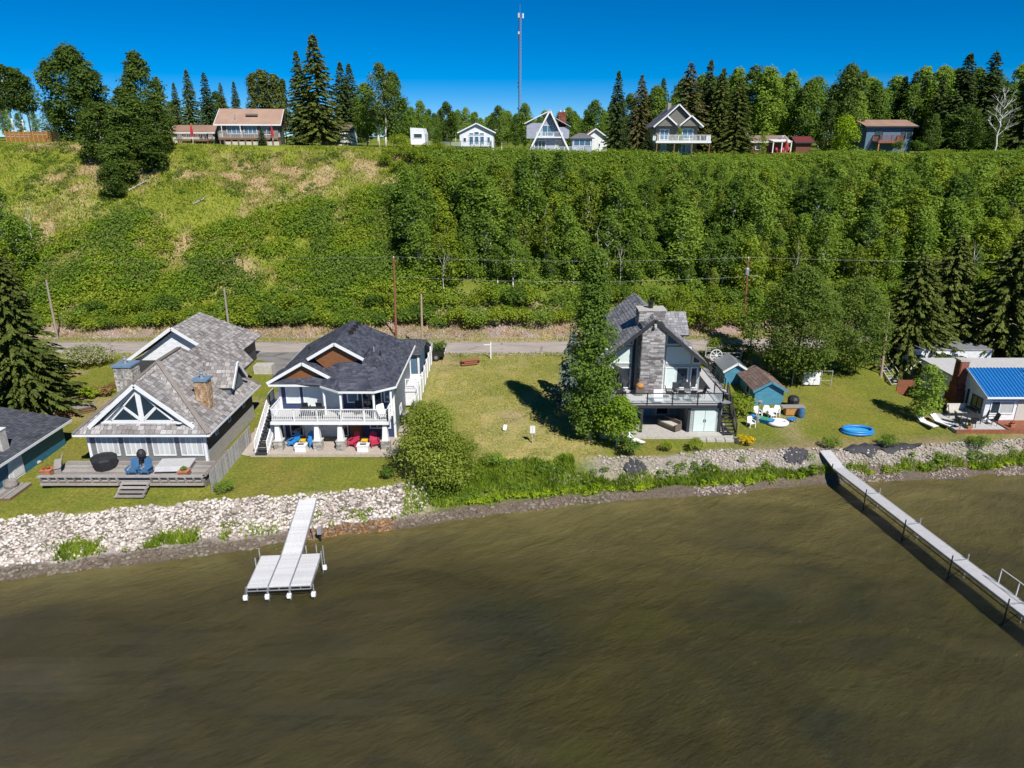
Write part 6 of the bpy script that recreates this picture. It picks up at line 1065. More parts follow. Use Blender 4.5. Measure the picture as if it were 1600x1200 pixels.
# ---- prototypes (height 10 unless noted)
spr = [conifer(14, 3.4, 'needle', dens=1.15, leaf=1.25), conifer(14, 3.1, 'needle', dens=1.1, leaf=1.25), conifer(14, 3.9, 'needle_olive', droop=.45, dens=1.15, leaf=1.3)]
spr_brown = [conifer(14, 4.0, 'needle_brown', droop=.5, leaf=1.25)]
asp = [leafy(9.5, 2.4, 'leaf_aspen', nclump=46, per=60, leaf=.34, low=.3, bark='birch_bark'), leafy(9.5, 2.8, 'leaf_aspen', low=.2, nclump=52, per=60, leaf=.34), leafy(9.5, 2.3, 'leaf_mid', low=.25, nclump=46, per=60, leaf=.34, bark='birch_bark'), leafy(9.5, 2.9, 'leaf_shrub', low=.12, nclump=50, per=60, leaf=.34), leafy(9.5, 2.2, 'leaf_willow', low=.3, nclump=42, per=56, leaf=.32, bark='birch_bark')]
dec = [leafy(12, 3.8, 'leaf_mid', 'leafy_tree', .12, 80, 78, .42, .2), leafy(12, 3.5, 'leaf_aspen', 'leafy_tree', .15, 76, 78, .42, .2), leafy(12, 4.0, 'leaf_dark', 'leafy_tree', .08, 84, 84, .42, .2)]
shr = [shrub(1.7, 2.4, 'leaf_shrub'), shrub(1.9, 2.2, 'leaf_aspen'), shrub(1.5, 2.6, 'leaf_mid'), shrub(1.8, 2.0, 'leaf_shrub', n=20)]
# ---- plateau conifers: (px, top row, base row, Y, radius scale, kind)
CON = [(283, 128, 215, 145, .8, 0), (305, 107, 215, 142, .9, 0), (331, 112, 215, 146, 1.0, 1), (354, 128, 215, 148, .85, 1), (375, 126, 215, 146, .75, 0), (475, 78, 225, 133, 1.0, 0), (502, 52, 228, 131, 1.15, 2), (540, 95, 225, 140, 1.0, 0), (553, 98, 225, 143, 1.0, 0), (962, 109, 226, 128, .85, 0), (998, 116, 220, 150, 1.05, 3), (1031, 121, 220, 155, 1.0, 0), (1071, 97, 222, 142, 1.35, 3), (1101, 92, 222, 145, 1.0, 0), (1121, 105, 224, 141, 1.0, 2), (1147, 120, 238, 128, 1.25, 2), (1398, 118, 225, 160, 1.2, 0), (1413, 110, 225, 158, 1.1, 1), (1428, 118, 225, 162, 1.0, 0), (1456, 115, 225, 155, 1.0, 0), (1489, 82, 228, 148, 1.3, 0), (1527, 79, 228, 147, 1.35, 1), (1594, 86, 228, 140, 1.4, 0), (258, 118, 215, 140, 1.0, 2), (1012, 200, 240, 126.5, 1.4, 0), (1005, 140, 222, 158, 1.0, 1)]
SPL = ['dark spruce in the row behind the brown roofed bungalow', 'spruce in the plateau stand around the grey gabled house', 'tall spruce behind the shrubs near the brown stilt house']
def uniq(px):
    return {502: 'tallest spruce, olive green, standing beside the brown roofed bungalow', 475: 'dark spruce hugging the tallest spruce', 962: 'narrow dark spruce beside the tan roofed garage', 1071: 'broad brownish spruce rising behind the grey gabled house', 998: 'brownish thin spruce behind the narrow dark spruce', 1147: 'shaggy spruce next to the white railed deck', 1594: 'dark spruce above the pale dead birch', 1012: 'low young spruce beside the white railed deck'}.get(px)
for px, yt, yb, Y, rs, k in CON:
    b, hh = ctop(px, yt, yb, Y); s = hh/14; pr = [spr[:1], spr[1:2], spr[2:], spr_brown][k]; lb = uniq(px)
    plant('c', pr, b, s*rs, lb or SPL[0 if px < 700 else (1 if px < 1200 else 2)], 'spruce', None if lb else ['spruces behind the bungalow', 'spruces around the grey house', 'spruces by the stilt house'][0 if px < 700 else (1 if px < 1200 else 2)], sz=s)
# pines: tufted dark crowns on bare stems
pin = [leafy(14, 3.2, 'needle_olive', 'pine_tree', .2, 66, 80, .4, .2, 'pole_grey', lambda u: .9-.55*u, flat=.7), leafy(14, 3.2, 'leaf_dark', 'pine_tree', .42, 50, 84, .4, .24, 'birch_bark', flat=.6)]
for i, (px, yt, Y, rs) in enumerate(((405, 112, 138, .95), (420, 107, 140, 1.05), (436, 114, 139, .95), (448, 122, 142, .8))): b, hh = ctop(px, yt, 222, Y); plant('p', pin[:1], b, hh/14*rs, 'olive pine in the tight clump beside the tallest spruce', 'pine', 'pines beside the bungalow', sz=hh/14)
for i, (px, yt, Y) in enumerate(((-12, 95, 150), (8, 97, 149), (22, 99, 146), (38, 104, 148), (48, 112, 151))): b, hh = ctop(px, yt, 205, Y); plant('p', pin[1:], b, hh/14*1.05, 'bare stemmed pine with pale trunk behind the orange board fence', 'pine', 'pines behind the board fence', sz=hh/14)
# big dark deciduous pair on the left crest
big = leafy(19, 7.0, 'leaf_dark', 'poplar_tree', .04, 150, 150, .55, .17, shell=.4, prof=lambda u: .75+.3*math.sin(3*u) if u < .7 else 1.05*(1-(u-.7)/.36)); b, hh = ctop(132, 70, 225, 128); plant('b', [big], b, hh/19, 'huge dark leafy tree crowning the bluff beside the board fence', 'tree', rz=.4)
big2 = leafy(17, 4.8, 'leaf_dark', 'poplar_tree', .06, 90, 130, .5, .2, shell=.4); b, hh = ctop(232, 80, 225, 130); plant('b', [big2], b, hh/17, 'ragged dark tree with dead upper twigs next to the huge dark tree', 'tree')
for i, (px, py, s) in enumerate(((165, 255, 1.0), (215, 250, 1.1), (190, 290, .85), (240, 270, .8), (150, 225, .8), (250, 240, .9), (205, 225, 1.0), (180, 310, .6))): v = hit(px, py); plant('d', dec[2:], v, .95*s, 'dark leafy tree spilling down the slope below the huge tree', 'tree', 'dark trees below the crest', sz=.72*s)
# birch pair near the cottage
bir = leafy(15, 3.6, 'leaf_silver', 'birch_tree', .28, 80, 80, .34, .2, 'birch_bark', multi=3, spread=.7, trunk_r=.16); b, hh = ctop(600, 98, 250, 124.5); plant('b', [bir], b, hh/15, 'silver green birch clump with white stems on the bluff edge', 'birch', rz=1)
b, hh = ctop(618, 112, 245, 127); plant('b', dec[:1], b, hh/12*.8, 'leafy tree standing behind the white stemmed birch', 'tree', sz=hh/12)
b, hh = ctop(575, 130, 240, 130); plant('b', dec[1:2], b, hh/12*.9, 'green tree between the birch and the white cottage', 'tree', sz=hh/12)
# background forest behind the plateau houses
fl = 'leafy tree in the forest belt behind the plateau houses'
for px, yt, Y in [(x, np.interp(x, [560, 650, 760, 860, 950, 1000, 1180, 1280, 1400, 1600, 1700], [150, 165, 178, 172, 160, 150, 118, 132, 122, 115, 115])+rnd.uniform(-7, 10), rnd.uniform(150, 205)) for x in np.arange(550, 1720, 13.5)]+[(x, rnd.uniform(150, 172), rnd.uniform(165, 215)) for x in np.arange(-420, 560, 24)]+[(x, rnd.uniform(105, 135), rnd.uniform(150, 195)) for x in np.arange(1730, 2000, 22)]+[(x, rnd.uniform(176, 192), rnd.uniform(215, 255)) for x in np.arange(545, 980, 9)]:
    b, hh = ctop(px, yt, 220, Y)
    if hh > 3:
        i = rnd.randrange(3); q = rnd.random() < .45; bh = ['the board fence', 'the bungalow', 'the birch and trailer', 'the white gabled cottage', 'the A-frame chalet', 'the narrow dark spruce', 'the grey gabled house', 'the red cabin', 'the stilt house', 'the dead birch'][int(np.searchsorted([200, 500, 690, 790, 900, 990, 1120, 1280, 1470], px))]
        plant('f', [(dec if q else asp)[i]], b, hh/12*rnd.uniform(.8, 1.1), '%s in the forest belt behind %s' % ([['broad mid green tree', 'broad fresh green tree', 'broad dark tree'], ['slim pale stemmed tree', 'slim full green tree', 'slim dark green tree']][0 if q else 1][i], bh), 'tree', 'forest belt behind the houses', sz=hh/10.8)
for px, yt, yb, Y, k, lb in ((728, 152, 228, 137, .62, 'slim poplar beside the white gabled cottage roof'), (784, 155, 228, 133, .6, 'slim poplar between the white cottage and the A-frame'), (1190, 108, 228, 150, 1.0, 'tall dense poplar behind the red cabin'), (1255, 128, 232, 150, .9, 'leafy tree behind the red roofed shed'), (1312, 105, 234, 138, .95, 'dark shaggy tree beside the brown stilt house'), (1330, 145, 234, 142, .8, 'bright leafy tree backing the round lime tree'), (1355, 130, 228, 158, 1.0, 'tall green tree behind the brown stilt house'), (685, 200, 238, 124, .9, 'small green tree beside the travel trailer'), (1060, 190, 240, 125, .5, 'small bright tree at the white railed deck'), (1500, 165, 240, 130, 1.35, 'broad dark tree covering the end of the stilt house'), (1540, 170, 240, 132, 1.3, 'broad dark tree beside the dead birch'), (1450, 180, 240, 128.5, 1.0, 'dark bushy tree touching the stilt house wall'), (1290, 160, 238, 136, .9, 'mid green tree left of the dark shaggy tree')):
    b, hh = ctop(px, yt, yb, Y); pr = dec[2:] if 'dark' in lb else (asp[:1] if k < .7 else dec[:2]); plant('s', pr, b, hh/12*k*(1 if k >= .7 else 1.3), lb.replace(' left of ', ' next to '), 'tree', sz=hh/11.7)
lim = leafy(6, 2.6, 'leaf_lime', 'lime_tree', .12, 44, 60, .28, .24); b, hh = ctop(1316, 178, 238, 127); plant('b', [lim], b, hh/6.2, 'round lime green tree on the plateau lawn', 'tree')
# dead birch
t = thing('dead_birch', 'leafless pale birch standing at the plateau edge', 'tree', ctop(1552, 150, 242, 124)[0]); m = tree_trunk(10.2, .17, [], .5)
def twig(a, d, l, r, k):
    b = a+d*l; m.tube(a, b, r, r*.6, 5)
    if k:
        for _ in range(3): twig(a.lerp(b, rnd.uniform(.4, 1)), (d+Vector((rnd.uniform(-.7, .7), rnd.uniform(-.7, .7), rnd.uniform(-.1, .5)))).normalized(), l*rnd.uniform(.5, .75), r*.55, k-1)
for i in range(13): z = 3+i*.5; twig(Vector((0, 0, z)), Vector((math.cos(i*2.4)*.8, math.sin(i*2.4)*.8, .8)).normalized(), 2.6-z*.12, .06, 2)
m.build('trunk', 'birch_bark', t)
# round clipped bushes by the stilt house
for px in (1400, 1432): v = ctop(px, 222, 240, 127)[0]; plant('s', [shr[2]], v, 1.0, 'clipped round bush in front of the brown stilt house', 'bush', 'clipped round bushes')
for px, yt, lb in ((411, 196, 'small blue green spruce in front of the bungalow deck'), (337, 217, 'little dark spruce on the bluff edge below the bungalow')): b, hh = ctop(px, yt, 232, 124.5); plant('c', spr[1:2], b, hh/14*1.4, lb, 'spruce', sz=hh/14)
b, hh = ctop(1190, 206, 240, 126.5); plant('c', asp[3:4], b, hh/11*1.0, 'yellow green sapling in front of the red cabin', 'tree', sz=hh/9.5)
# ---- wooded slope: individual aspens
sl = ['slender green aspen in the thicket covering the bluff', 'aspens on the bluff slope']; n = 0
def slope_pt():
    px = rnd.uniform(640, 1760) if rnd.random() < .985 else rnd.uniform(-60, 60); Y = rnd.uniform(90, 110); x = (px-800)/FPX*(Y*.985+3); return x, Y, px
def zone(px): return ['the cabins', 'the shake roofed house', 'the navy house', 'the empty lot', 'the chalet', 'the teal shed', 'the ash trees', 'the broad spruces'][int(np.searchsorted([150, 400, 660, 900, 1080, 1190, 1390], px))]
pts = []
while len(pts) < 285:
    x, Y, px = slope_pt()
    if px < 700 and rnd.random() < .35: continue
    if any((x-a)**2+(Y-b)**2 < 1.9**2 for a, b, _ in pts): continue
    if abs(px-1110) < 14 and Y > 108: continue
    pts.append((x, Y, px))
for x, Y, px in pts:
    k = np.interp(Y, [90, 97, 103, 107, 110], [.62, .88, .72, .45, .28])*rnd.uniform(.65, 1.3); i = rnd.randrange(3) if rnd.random() < .68 else 3+rnd.randrange(2); lb = '%s %s on the bluff above %s' % (['pale stemmed green aspen', 'full green aspen', 'dark green narrow aspen', 'yellow green bushy aspen', 'light olive thin aspen'][i], 'close to the lane' if Y < 96 else ('halfway up' if Y < 104.5 else 'near the crest'), zone(px)); plant('a', [asp[i]], (x, Y, H(x, Y)-.2), k*rnd.uniform(.95, 1.2), lb, 'aspen', sl[1], sz=k)
# shrubs that can be told apart along the foot of the bluff
for px in np.arange(-20, 1640, 26):
    if 60 < px < 90: continue
    for row in (0, 1):
        x = (px+rnd.uniform(-10, 10)-800)/FPX*88; y = 84.9+rnd.uniform(-.5, .9)+row*2.4+max(0, x)*.05; i = rnd.randrange(4); plant('h', [shr[i]], (x, y, H(x, y)-.2), rnd.uniform(.8, 1.35), '%s bush %s the lane bank behind %s' % (['yellow green', 'fresh green', 'dark upright', 'low spreading'][i], 'edging' if row == 0 else 'above', zone(px)), 'bush', 'bushes along the lane bank')
# ---- thickets and grasses that read as masses
def thicket(name, label, pts, scale, mat, per=10, leaf=.26):
    pts = np.asarray(pts); K = len(pts); idx = np.repeat(np.arange(K), per); N = len(idx); d = nrm(rng.normal(size=(N, 3))); d[:, 2] = np.abs(d[:, 2]); sc = np.asarray(scale)[idx]; r = sc*rng.uniform(.6, 1.1, N)
    c = pts[idx]+d*r[:, None]*np.array([1, 1, .8]); n = d*.7+rng.normal(size=(N, 3))*.45+np.array([0, 0, .85]); v, f = leaf_arrays(c, n, leaf*rng.uniform(.6, 1.5, N)); s = np.clip(rng.random(K)[idx]*.6+rng.random(N)*.5, 0, 1)
    return tag(link(name, mesh_np(name, v, f, mat, s)), label, 'shrubs', kind='stuff')
def area(n, x0, x1, y0, y1, test):
    x = rng.uniform(x0, x1, n); y = rng.uniform(y0, y1, n); k = test(x, y); x, y = x[k], y[k]; return np.stack([x, y, height(x, y)], 1)
def pxof(x, y): return 800+FPX*x/(y*C_+2)
# left lower slope: yellow green and green bush mass
p = area(7600, -105, -8, 85.5, 108, lambda x, y: (y < 97+6*vnoise(x, y*0, 9, 61)+np.where(x > -38, 7*sstep(-38, -28, x), 0)) & (vnoise(x, y, 3.5, 62) > .22)); vv = vnoise(p[:, 0], p[:, 1], 5.5, 91)*.65+vnoise(p[:, 0], p[:, 1], 2.0, 92)*.35+rng.normal(size=len(p))*.05; pa, pb, pc = p[vv < .46], p[(vv >= .46) & (vv < .6)], p[vv >= .6]; thicket('bush_thicket', 'dense yellow green bush thicket on the lower bluff slope', pa+np.array([0, 0, .3]), rng.uniform(.6, 1.6, len(pa)), 'leaf_shrub', 40, .27); thicket('green_thicket', 'fresh green bush patches in the lower slope thicket', pb+np.array([0, 0, .4]), rng.uniform(.7, 1.8, len(pb)), 'leaf_bright', 44, .28); thicket('dark_thicket', 'deep green bush patches in the lower slope thicket', pc+np.array([0, 0, .5]), rng.uniform(.8, 1.9, len(pc)), 'leaf_mid', 44, .28)
p = area(3600, -110, -12, 96, 121, lambda x, y: (vnoise(x, y, 4.5, 64)*.7+vnoise(x, y, 1.6, 65)*.4 > .62)); thicket('scattered_brush', 'scattered low brush across the grassy bluff', p, rng.uniform(.3, .8, len(p)), 'leaf_mid', 24, .24)
p = area(7600, -16, 98, 86.5, 121, lambda x, y: vnoise(x, y, 3, 66) > .15); thicket('wood_undergrowth', 'leafy undergrowth filling the wooded bluff', p+np.array([0, 0, .3]), rng.uniform(.7, 1.5, len(p)), 'leaf_aspen', 30, .3)
p = area(7600, -20, 90, 106, 123.2, lambda x, y: (x > -12-3*vnoise(x, y, 2, 67)) & (vnoise(x, y, 3.2, 68) > .2)); thicket('crest_hedge', 'bright green shrub band along the bluff crest', p[::2]+np.array([0, 0, .1]), rng.uniform(.5, 1.15, len(p[::2])), 'leaf_shrub', 40, .25); thicket('crest_brush', 'mid green brush mixed into the crest shrub band', p[1::2]+np.array([0, 0, .1]), rng.uniform(.5, 1.1, len(p[1::2])), 'leaf_aspen', 34, .25)
def blades(name, label, p, hmin, hmax, mat, w=.05, lean=.35, cat='grass'):
    N = len(p); a = rng.random(N)*6.28; h = rng.uniform(hmin, hmax, N); t = np.stack([np.cos(a), np.sin(a), np.zeros(N)], 1)*(w*rng.uniform(.6, 1.6, N))[:, None]; l = rng.normal(size=(N, 3))*lean; l[:, 2] = 1; top = p+l*h[:, None]; mid = p+(top-p)*.5+np.array([0, 0, .03])
    v = np.stack([p-t, p+t, mid+t*.8, top, mid-t*.8], 1).reshape(-1, 3); b = np.arange(N)[:, None]*5; f = np.concatenate([b+np.array([[0, 1, 2, 4]]), b+np.array([[4, 2, 3, 3]])]); q = b+np.array([[0, 1, 2, 4]])
    f3 = np.concatenate([b+np.array([[0, 1, 2]]), b+np.array([[0, 2, 4]]), b+np.array([[4, 2, 3]])]); s = rng.random(N); ks = np.clip(vnoise(p[:, 0], p[:, 1], 1.5, 77)*.7+s*.4-.05, 0, 1); return tag(link(name, mesh_np(name, v, f3, mat, np.tile(ks, 3))), label, cat, kind='stuff')
p = area(150000, -105, -8, 90, 123, lambda x, y: vnoise(x, y, 2.4, 42)*.45+vnoise(x, y, 7.5, 41)*.65 < .72); blades('meadow_grass', 'long green and straw grass on the open bluff', p, .12, .42, 'grass_meadow', .05, .6)
p = area(60000, -80, -10, 92, 121, lambda x, y: vnoise(x, y, 2.4, 42)*.45+vnoise(x, y, 7.5, 41)*.65 > .6); blades('dry_grass', 'bleached dry grass patches on the bluff', p, .12, .4, 'straw', .05, .6)
def bank_u(x, y): s = np.interp(x, SHX, SHY); b = np.interp(x, BKX, BKY); return (y-s)/(b-s)
p = area(190000, -8, 58, 44, 60, lambda x, y: (bank_u(x, y) > .24) & (bank_u(x, y) < np.where(x < 5, .98, .55)+.3*(vnoise(x, y, 1.5, 72)-.5)) & (vnoise(x, y, 2, 71) > .12)); blades('bank_grass', 'lush grass and reeds along the lake bank', p, .15, .6, 'grass_tall', .035, .4)
p = area(9000, -8, 58, 44, 60, lambda x, y: (bank_u(x, y) > .28) & (bank_u(x, y) < np.where(x < 6, .95, .72)) & (vnoise(x, y, 1.7, 73) > .52)); thicket('bank_weeds', 'broad leaved weeds mixed into the bank grass', p[::3]+np.array([0, 0, .3]), rng.uniform(.2, .5, len(p[::3])), 'leaf_aspen', 40, .15)
p = area(7200, -4, 56, 45, 58, lambda x, y: (bank_u(x, y) > .16) & (bank_u(x, y) < .34) & (vnoise(x, y*0, 2.6, 74) > np.where((x > -2) & (x < 9), .05, .4))); thicket('lime_weeds', 'lime green creeping weeds edging the waterline', p[::2]+np.array([0, 0, .25]), rng.uniform(.2, .42, len(p[::2])), 'leaf_lime', 36, .13)
p = area(26000, -45, -7, 36, 48, lambda x, y: (bank_u(x, y) > .22) & (bank_u(x, y) < .5) & (vnoise(x, y, 2.2, 75) > .42)); blades('stone_bank_grass', 'green grass tufts growing low in the boulder bank', p, .2, .55, 'grass_tall', .035, .4)
p = area(16000, -30, -19.5, 38, 46, lambda x, y: (bank_u(x, y) > .2) & (bank_u(x, y) < .44) & (vnoise(x, y, 1.6, 95) > .3)); blades('shore_tall_grass', 'tall green grass patch low on the boulder bank left of the white dock'.replace(' left of', ' near'), p, .3, .8, 'grass_tall', .035, .4)
p = area(2600, -45, -7, 36, 48, lambda x, y: (bank_u(x, y) > .2) & (bank_u(x, y) < .6) & (vnoise(x, y, 2.2, 76) > .52)); thicket('stone_bank_weeds', 'leafy weeds between the boulders', p[::2]+np.array([0, 0, .2]), rng.uniform(.15, .4, len(p[::2])), 'leaf_shrub', 26, .13)
p = area(40000, -60, 60, 75, 86.5, lambda x, y: ((np.abs(y-road_near(x)+.5) < .6) | (np.abs(y-road_near(x)-5.1) < .45) | ((y-road_near(x) > 5.6) & (vnoise(x, y, 1.8, 78) > .62))) & ~((x > -32) & (x < -17) & (y < 77))); blades('verge_grass', 'thin grass along both edges of the lane', p, .08, .3, 'grass_meadow', .035)
p = area(30000, -8, 7, 52, 75.5, lambda x, y: vnoise(x, y, 1.2, 79) > .35); blades('lot_grass', 'short sparse dry turf on the empty lot', p, .02, .06, 'grass_meadow', .03)
# ---- trees and bushes beside the houses
fs = conifer(17, 5.4, 'needle_olive', low=.1, dens=1.5, leaf=1.3, droop=.5); v = hit(48, 652); plant('x', [fs], v, 1.0, 'large olive spruce in front of the dark roofed cabin', 'spruce', rz=.3, sz=.92)
v = Hn((-50.5, 66, 0)); o = copytree(fs); o.location = v; o.rotation_euler = (0, 0, 2.2); o.scale = (1, 1, 1.05); tag(o, 'second olive spruce half out of view behind the dark roofed cabin', 'spruce')
pop = leafy(16.5, 2.25, 'leaf_mid', 'columnar_poplar', .04, 120, 190, .23, .27, 'aspen_bark', lambda u: float(np.interp(u, [0, .12, .35, .6, .85, 1], [.55, .95, 1.0, .78, .5, .22]))*rnd.uniform(.75, 1.2), shell=.3); plant('x', [pop], Hn((6.6, 55.0, 0)), 1.0, 'tall columnar poplar beside the chalet shading the empty lot', 'poplar')
bs = conifer(5.5, 1.6, 'needle_blue', low=.04, dens=1.3, leaf=.8); v = hit(893, 632); plant('x', [bs], Hn((v.x, v.y+.5, 0)), 1.25, 'blue spruce behind the columnar poplar', 'spruce')
rt = leafy(4.4, 2.0, 'leaf_bright', 'round_tree', .28, 40, 130, .2, .26, 'birch_bark'); plant('x', [rt], hit(963, 701), 1.0, 'round bright green tree in front of the chalet patio', 'tree')
ws = leafy(5.6, 3.2, 'leaf_willow', 'willow_shrub', .03, 70, 190, .18, .22, 'bark', lambda u: 1.0-.55*u*u, multi=4, spread=.6, trunk_r=.06); plant('x', [ws], hit(672, 748), 1.0, 'big grey green willow shrub at the corner of the empty lot', 'shrub')
ws2 = copytree(ws); ws2.location = Hn(hit(718, 748)); ws2.rotation_euler = (0, 0, 2); ws2.scale = (.72, .72, .62); tag(ws2, 'lower willow shrub leaning from the big one toward the reeds', 'shrub')
ws3 = copytree(ws); ws3.location = Hn(hit(655, 668)); ws3.rotation_euler = (0, 0, 4); ws3.scale = (.4, .4, .42); tag(ws3, 'narrow upright shrub behind the big willow shrub', 'shrub')
at = leafy(13, 5.4, 'leaf_ash', 'ash_tree', .12, 120, 200, .26, .17, 'bark', shell=.45); plant('x', [at], hit(1240, 598), .9, 'broad silvery ash tree shading the lane end', 'tree'); o = copytree(at); o.location = Hn(hit(1325, 585)); o.rotation_euler = (0, 0, 2.5); o.scale = (.72, .72, .78); tag(o, 'second leafy ash filling in beside the wire pen', 'tree')
for px, py, s, lb in ((1172, 545, .85, 'green roadside tree under the transformer pole'), (1110, 520, .7, 'light green tree across the lane behind the chalet'), (1060, 525, .75, 'yellow green tree across the lane beside the slate chimney'), (990, 522, .7, 'green tree across the lane near the poplar')): plant('r', asp[1:2] if 'roadside' in lb else asp[3:4], hit(px, py), s, lb, 'tree', sz=s*.85)
gs = conifer(14, 5.6, 'needle_olive', low=.04, dens=1.6, droop=.55, leaf=1.35)
for i, (x, y, s, sz, lb) in enumerate(((43.2, 73.5, 1.0, .85, 'broad olive spruce behind the mobile home'), (53.5, 74, 1.15, 1.05, 'broad dark spruce behind the blue metal roof'), (49, 77.5, 1.0, .95, 'spruce between the two broad spruces'))):
    o = gs if i == 0 else copytree(gs); o.location = Hn((x, y, 0)); o.rotation_euler = (0, 0, i*2.1); o.scale = (s, s, sz); tag(o, lb, 'spruce')
st = leafy(5.2, 1.75, 'leaf_aspen', 'small_tree', .12, 40, 70, .22, .24); plant('x', [st], hit(1440, 657), 1.0, 'small dense tree shading the lawn beside the terrace', 'tree')
for px, py, s, k, lb in ((685, 556, .75, 2, 'small olive cedar bush by the white side fence'), (770, 728, .55, 1, 'low dark bush at the reed edge of the empty lot'), (985, 712, .7, 2, 'round bush with reddish tips beside the round tree'), (1040, 706, .4, 0, 'low bright plant on the bank lawn below the store room'), (1088, 706, .5, 0, 'fountain shaped bright plant on the bank lawn'), (1150, 650, 1.0, 0, 'leafy bush between black stair and teal shed'), (1300, 702, .5, 1, 'dark bush beside the head of the long dock'), (1385, 700, .5, 1, 'dark bush on the bank above the fabric sheet'), (1525, 702, .55, 1, 'bush on the stones below the terrace'), (350, 770, .45, 1, 'low bush at the lake end of the board fence'), (607, 748, .45, 2, 'sprawling juniper on the lawn by the willow shrub'), (1240, 590, .9, 0, 'yellow green hedge bush beside the wire pen'), (1205, 585, .9, 0, 'bright bush behind the metal roofed shed'), (240, 668, .7, 2, 'dark bush hidden beside the shake house'), (1120, 560, 1.0, 0, 'rounded bush behind the upper deck'), (1158, 562, 1.0, 1, 'bush beside the upper deck wheel')):
    plant('y', [shr[k]], hit(px, py), s, lb, 'bush')
ys = shrub(.75, .9, 'leaf_yellow', 10, 60, .14, 'yellow_shrub'); plant('y', [ys], hit(1165, 695), 1.0, 'bright yellow flowering shrub on the bank lawn', 'shrub')
fs2 = shrub(2.3, 2.0, 'leaf_blossom', 22, 110, .2, 'flowering_shrub'); plant('y', [fs2], Hn((-45.5, 72.6, 0)), 1.15, 'pale flowering shrub beside the leaning grey pole', 'shrub')
for px, py, s in ((622, 236, 1.2), (634, 246, 1.0), (655, 247, .8), (672, 243, .9), (690, 240, .8), (700, 246, .8), (612, 252, 1.0), (640, 258, 1.1), (600, 262, .9), (660, 262, 1.0), (625, 275, 1.0)): plant('y', shr[:1], Hn(hit(px, py)), s, 'bright yellow green bush crowding around the travel trailer', 'bush', 'bushes around the travel trailer')
for px, py, s in ((8, 520, .75), (32, 505, .6), (-25, 500, .8)): plant('y', spr[2:], hit(px, py), s, 'dark spruce on the lane bank behind the leaning grey pole', 'spruce', 'spruces on the lane bank', sz=s)
for i, px in enumerate((55, 18, 694, 852, 968, 1000, 1060, 1240, 1395, 1510, 1575, 930)): v = hit(px, 395+(i*37) % 90); t = thing('bare_stem', 'bare pale aspen stem standing in the thicket', 'tree', v); t['group'] = 'bare stems in the thicket'; m = tree_trunk(6+i % 4, .06, [Vector((rnd.uniform(-.9, .9), rnd.uniform(-.9, .9), rnd.uniform(3, 7))) for _ in range(6)], .35); m.build('trunk', 'birch_bark', t)
rs = shrub(1.2, .7, 'leaf_red', 10, 60, .16, 'red_groundcover'); plant('y', [rs], hit(160, 618), 1.3, 'rusty red ground cover bed beside the cobble chimney', 'plants'); o = copytree(rs); o.location = hit(185, 605); o.scale = (1, 1, .8); tag(o, 'rusty ground cover bed edging the side lawn', 'plants')
yg = shrub(.9, .8, 'leaf_lime', 10, 60, .16, 'lime_shrub'); plant('y', [yg], hit(140, 622), 1.2, 'lime green shrub beside the rusty ground cover', 'shrub')
for i, (px, py, a, l) in enumerate(((232, 275, .5, 2.6), (200, 300, .9, 3), (302, 320, .2, 1.6), (905, 265, 1.2, 5))):
    v = hit(px, py); t = thing('fallen_trunk', ['grey fallen trunk below the dark trees', 'bleached fallen branches on the open bluff', 'short pale log on the open bluff', 'bare leaning snag in the wooded bluff'][i], 'log', v, a); m = MB(); m.tube((0, 0, .1), (l, 0, .1+.45*l), .13, .06, 7)
    m.build('trunk', 'dead_wood', t)
    for k in range(4): MB().tube((l*.2*(k+1), 0, .1+.09*l*(k+1)), (l*.2*(k+1)+.5, rnd.uniform(-.7, .7), .5+.12*l*(k+1)), .05, .015, 5).build('branch', 'dead_wood', t)
for lst in (spr, spr_brown, asp, dec, shr, pin):
    for o in lst:
        if not o.get('used'):
            for c in list(o.children_recursive): bpy.data.objects.remove(c)
            bpy.data.objects.remove(o)
for o in bpy.data.objects:
    if 'used' in o: del o['used']
# ---------------------------------------------------------------- stones
def hull(n, seed, flat=.6):
    import bmesh
    r = random.Random(seed); bm = bmesh.new()
    for i in range(n):
        v = Vector((r.gauss(0, 1), r.gauss(0, 1), r.gauss(0, 1))).normalized()*r.uniform(.88, 1.0); bm.verts.new((v.x, v.y*.8, v.z*flat))
    bmesh.ops.convex_hull(bm, input=bm.verts); bmesh.ops.delete(bm, geom=[v for v in bm.verts if not v.link_faces], context='VERTS'); bmesh.ops.triangulate(bm, faces=bm.faces); bm.normal_update()
    v = np.array([p.co[:] for p in bm.verts]); bm.verts.index_update(); f = np.array([[q.index for q in fc.verts] for fc in bm.faces]); bm.free(); return v, f
HULL = [hull(20, 100+i, .5+.06*i) for i in range(6)]
STONE_MESH = {}
def stone_mesh(i, k, mat):
    key = (i, k, mat)
    if key not in STONE_MESH:
        v, f = HULL[i]; STONE_MESH[key] = mesh_np('stone', v, f, mat, np.full(len(f), k/7+.05), smooth=True)
    return STONE_MESH[key]
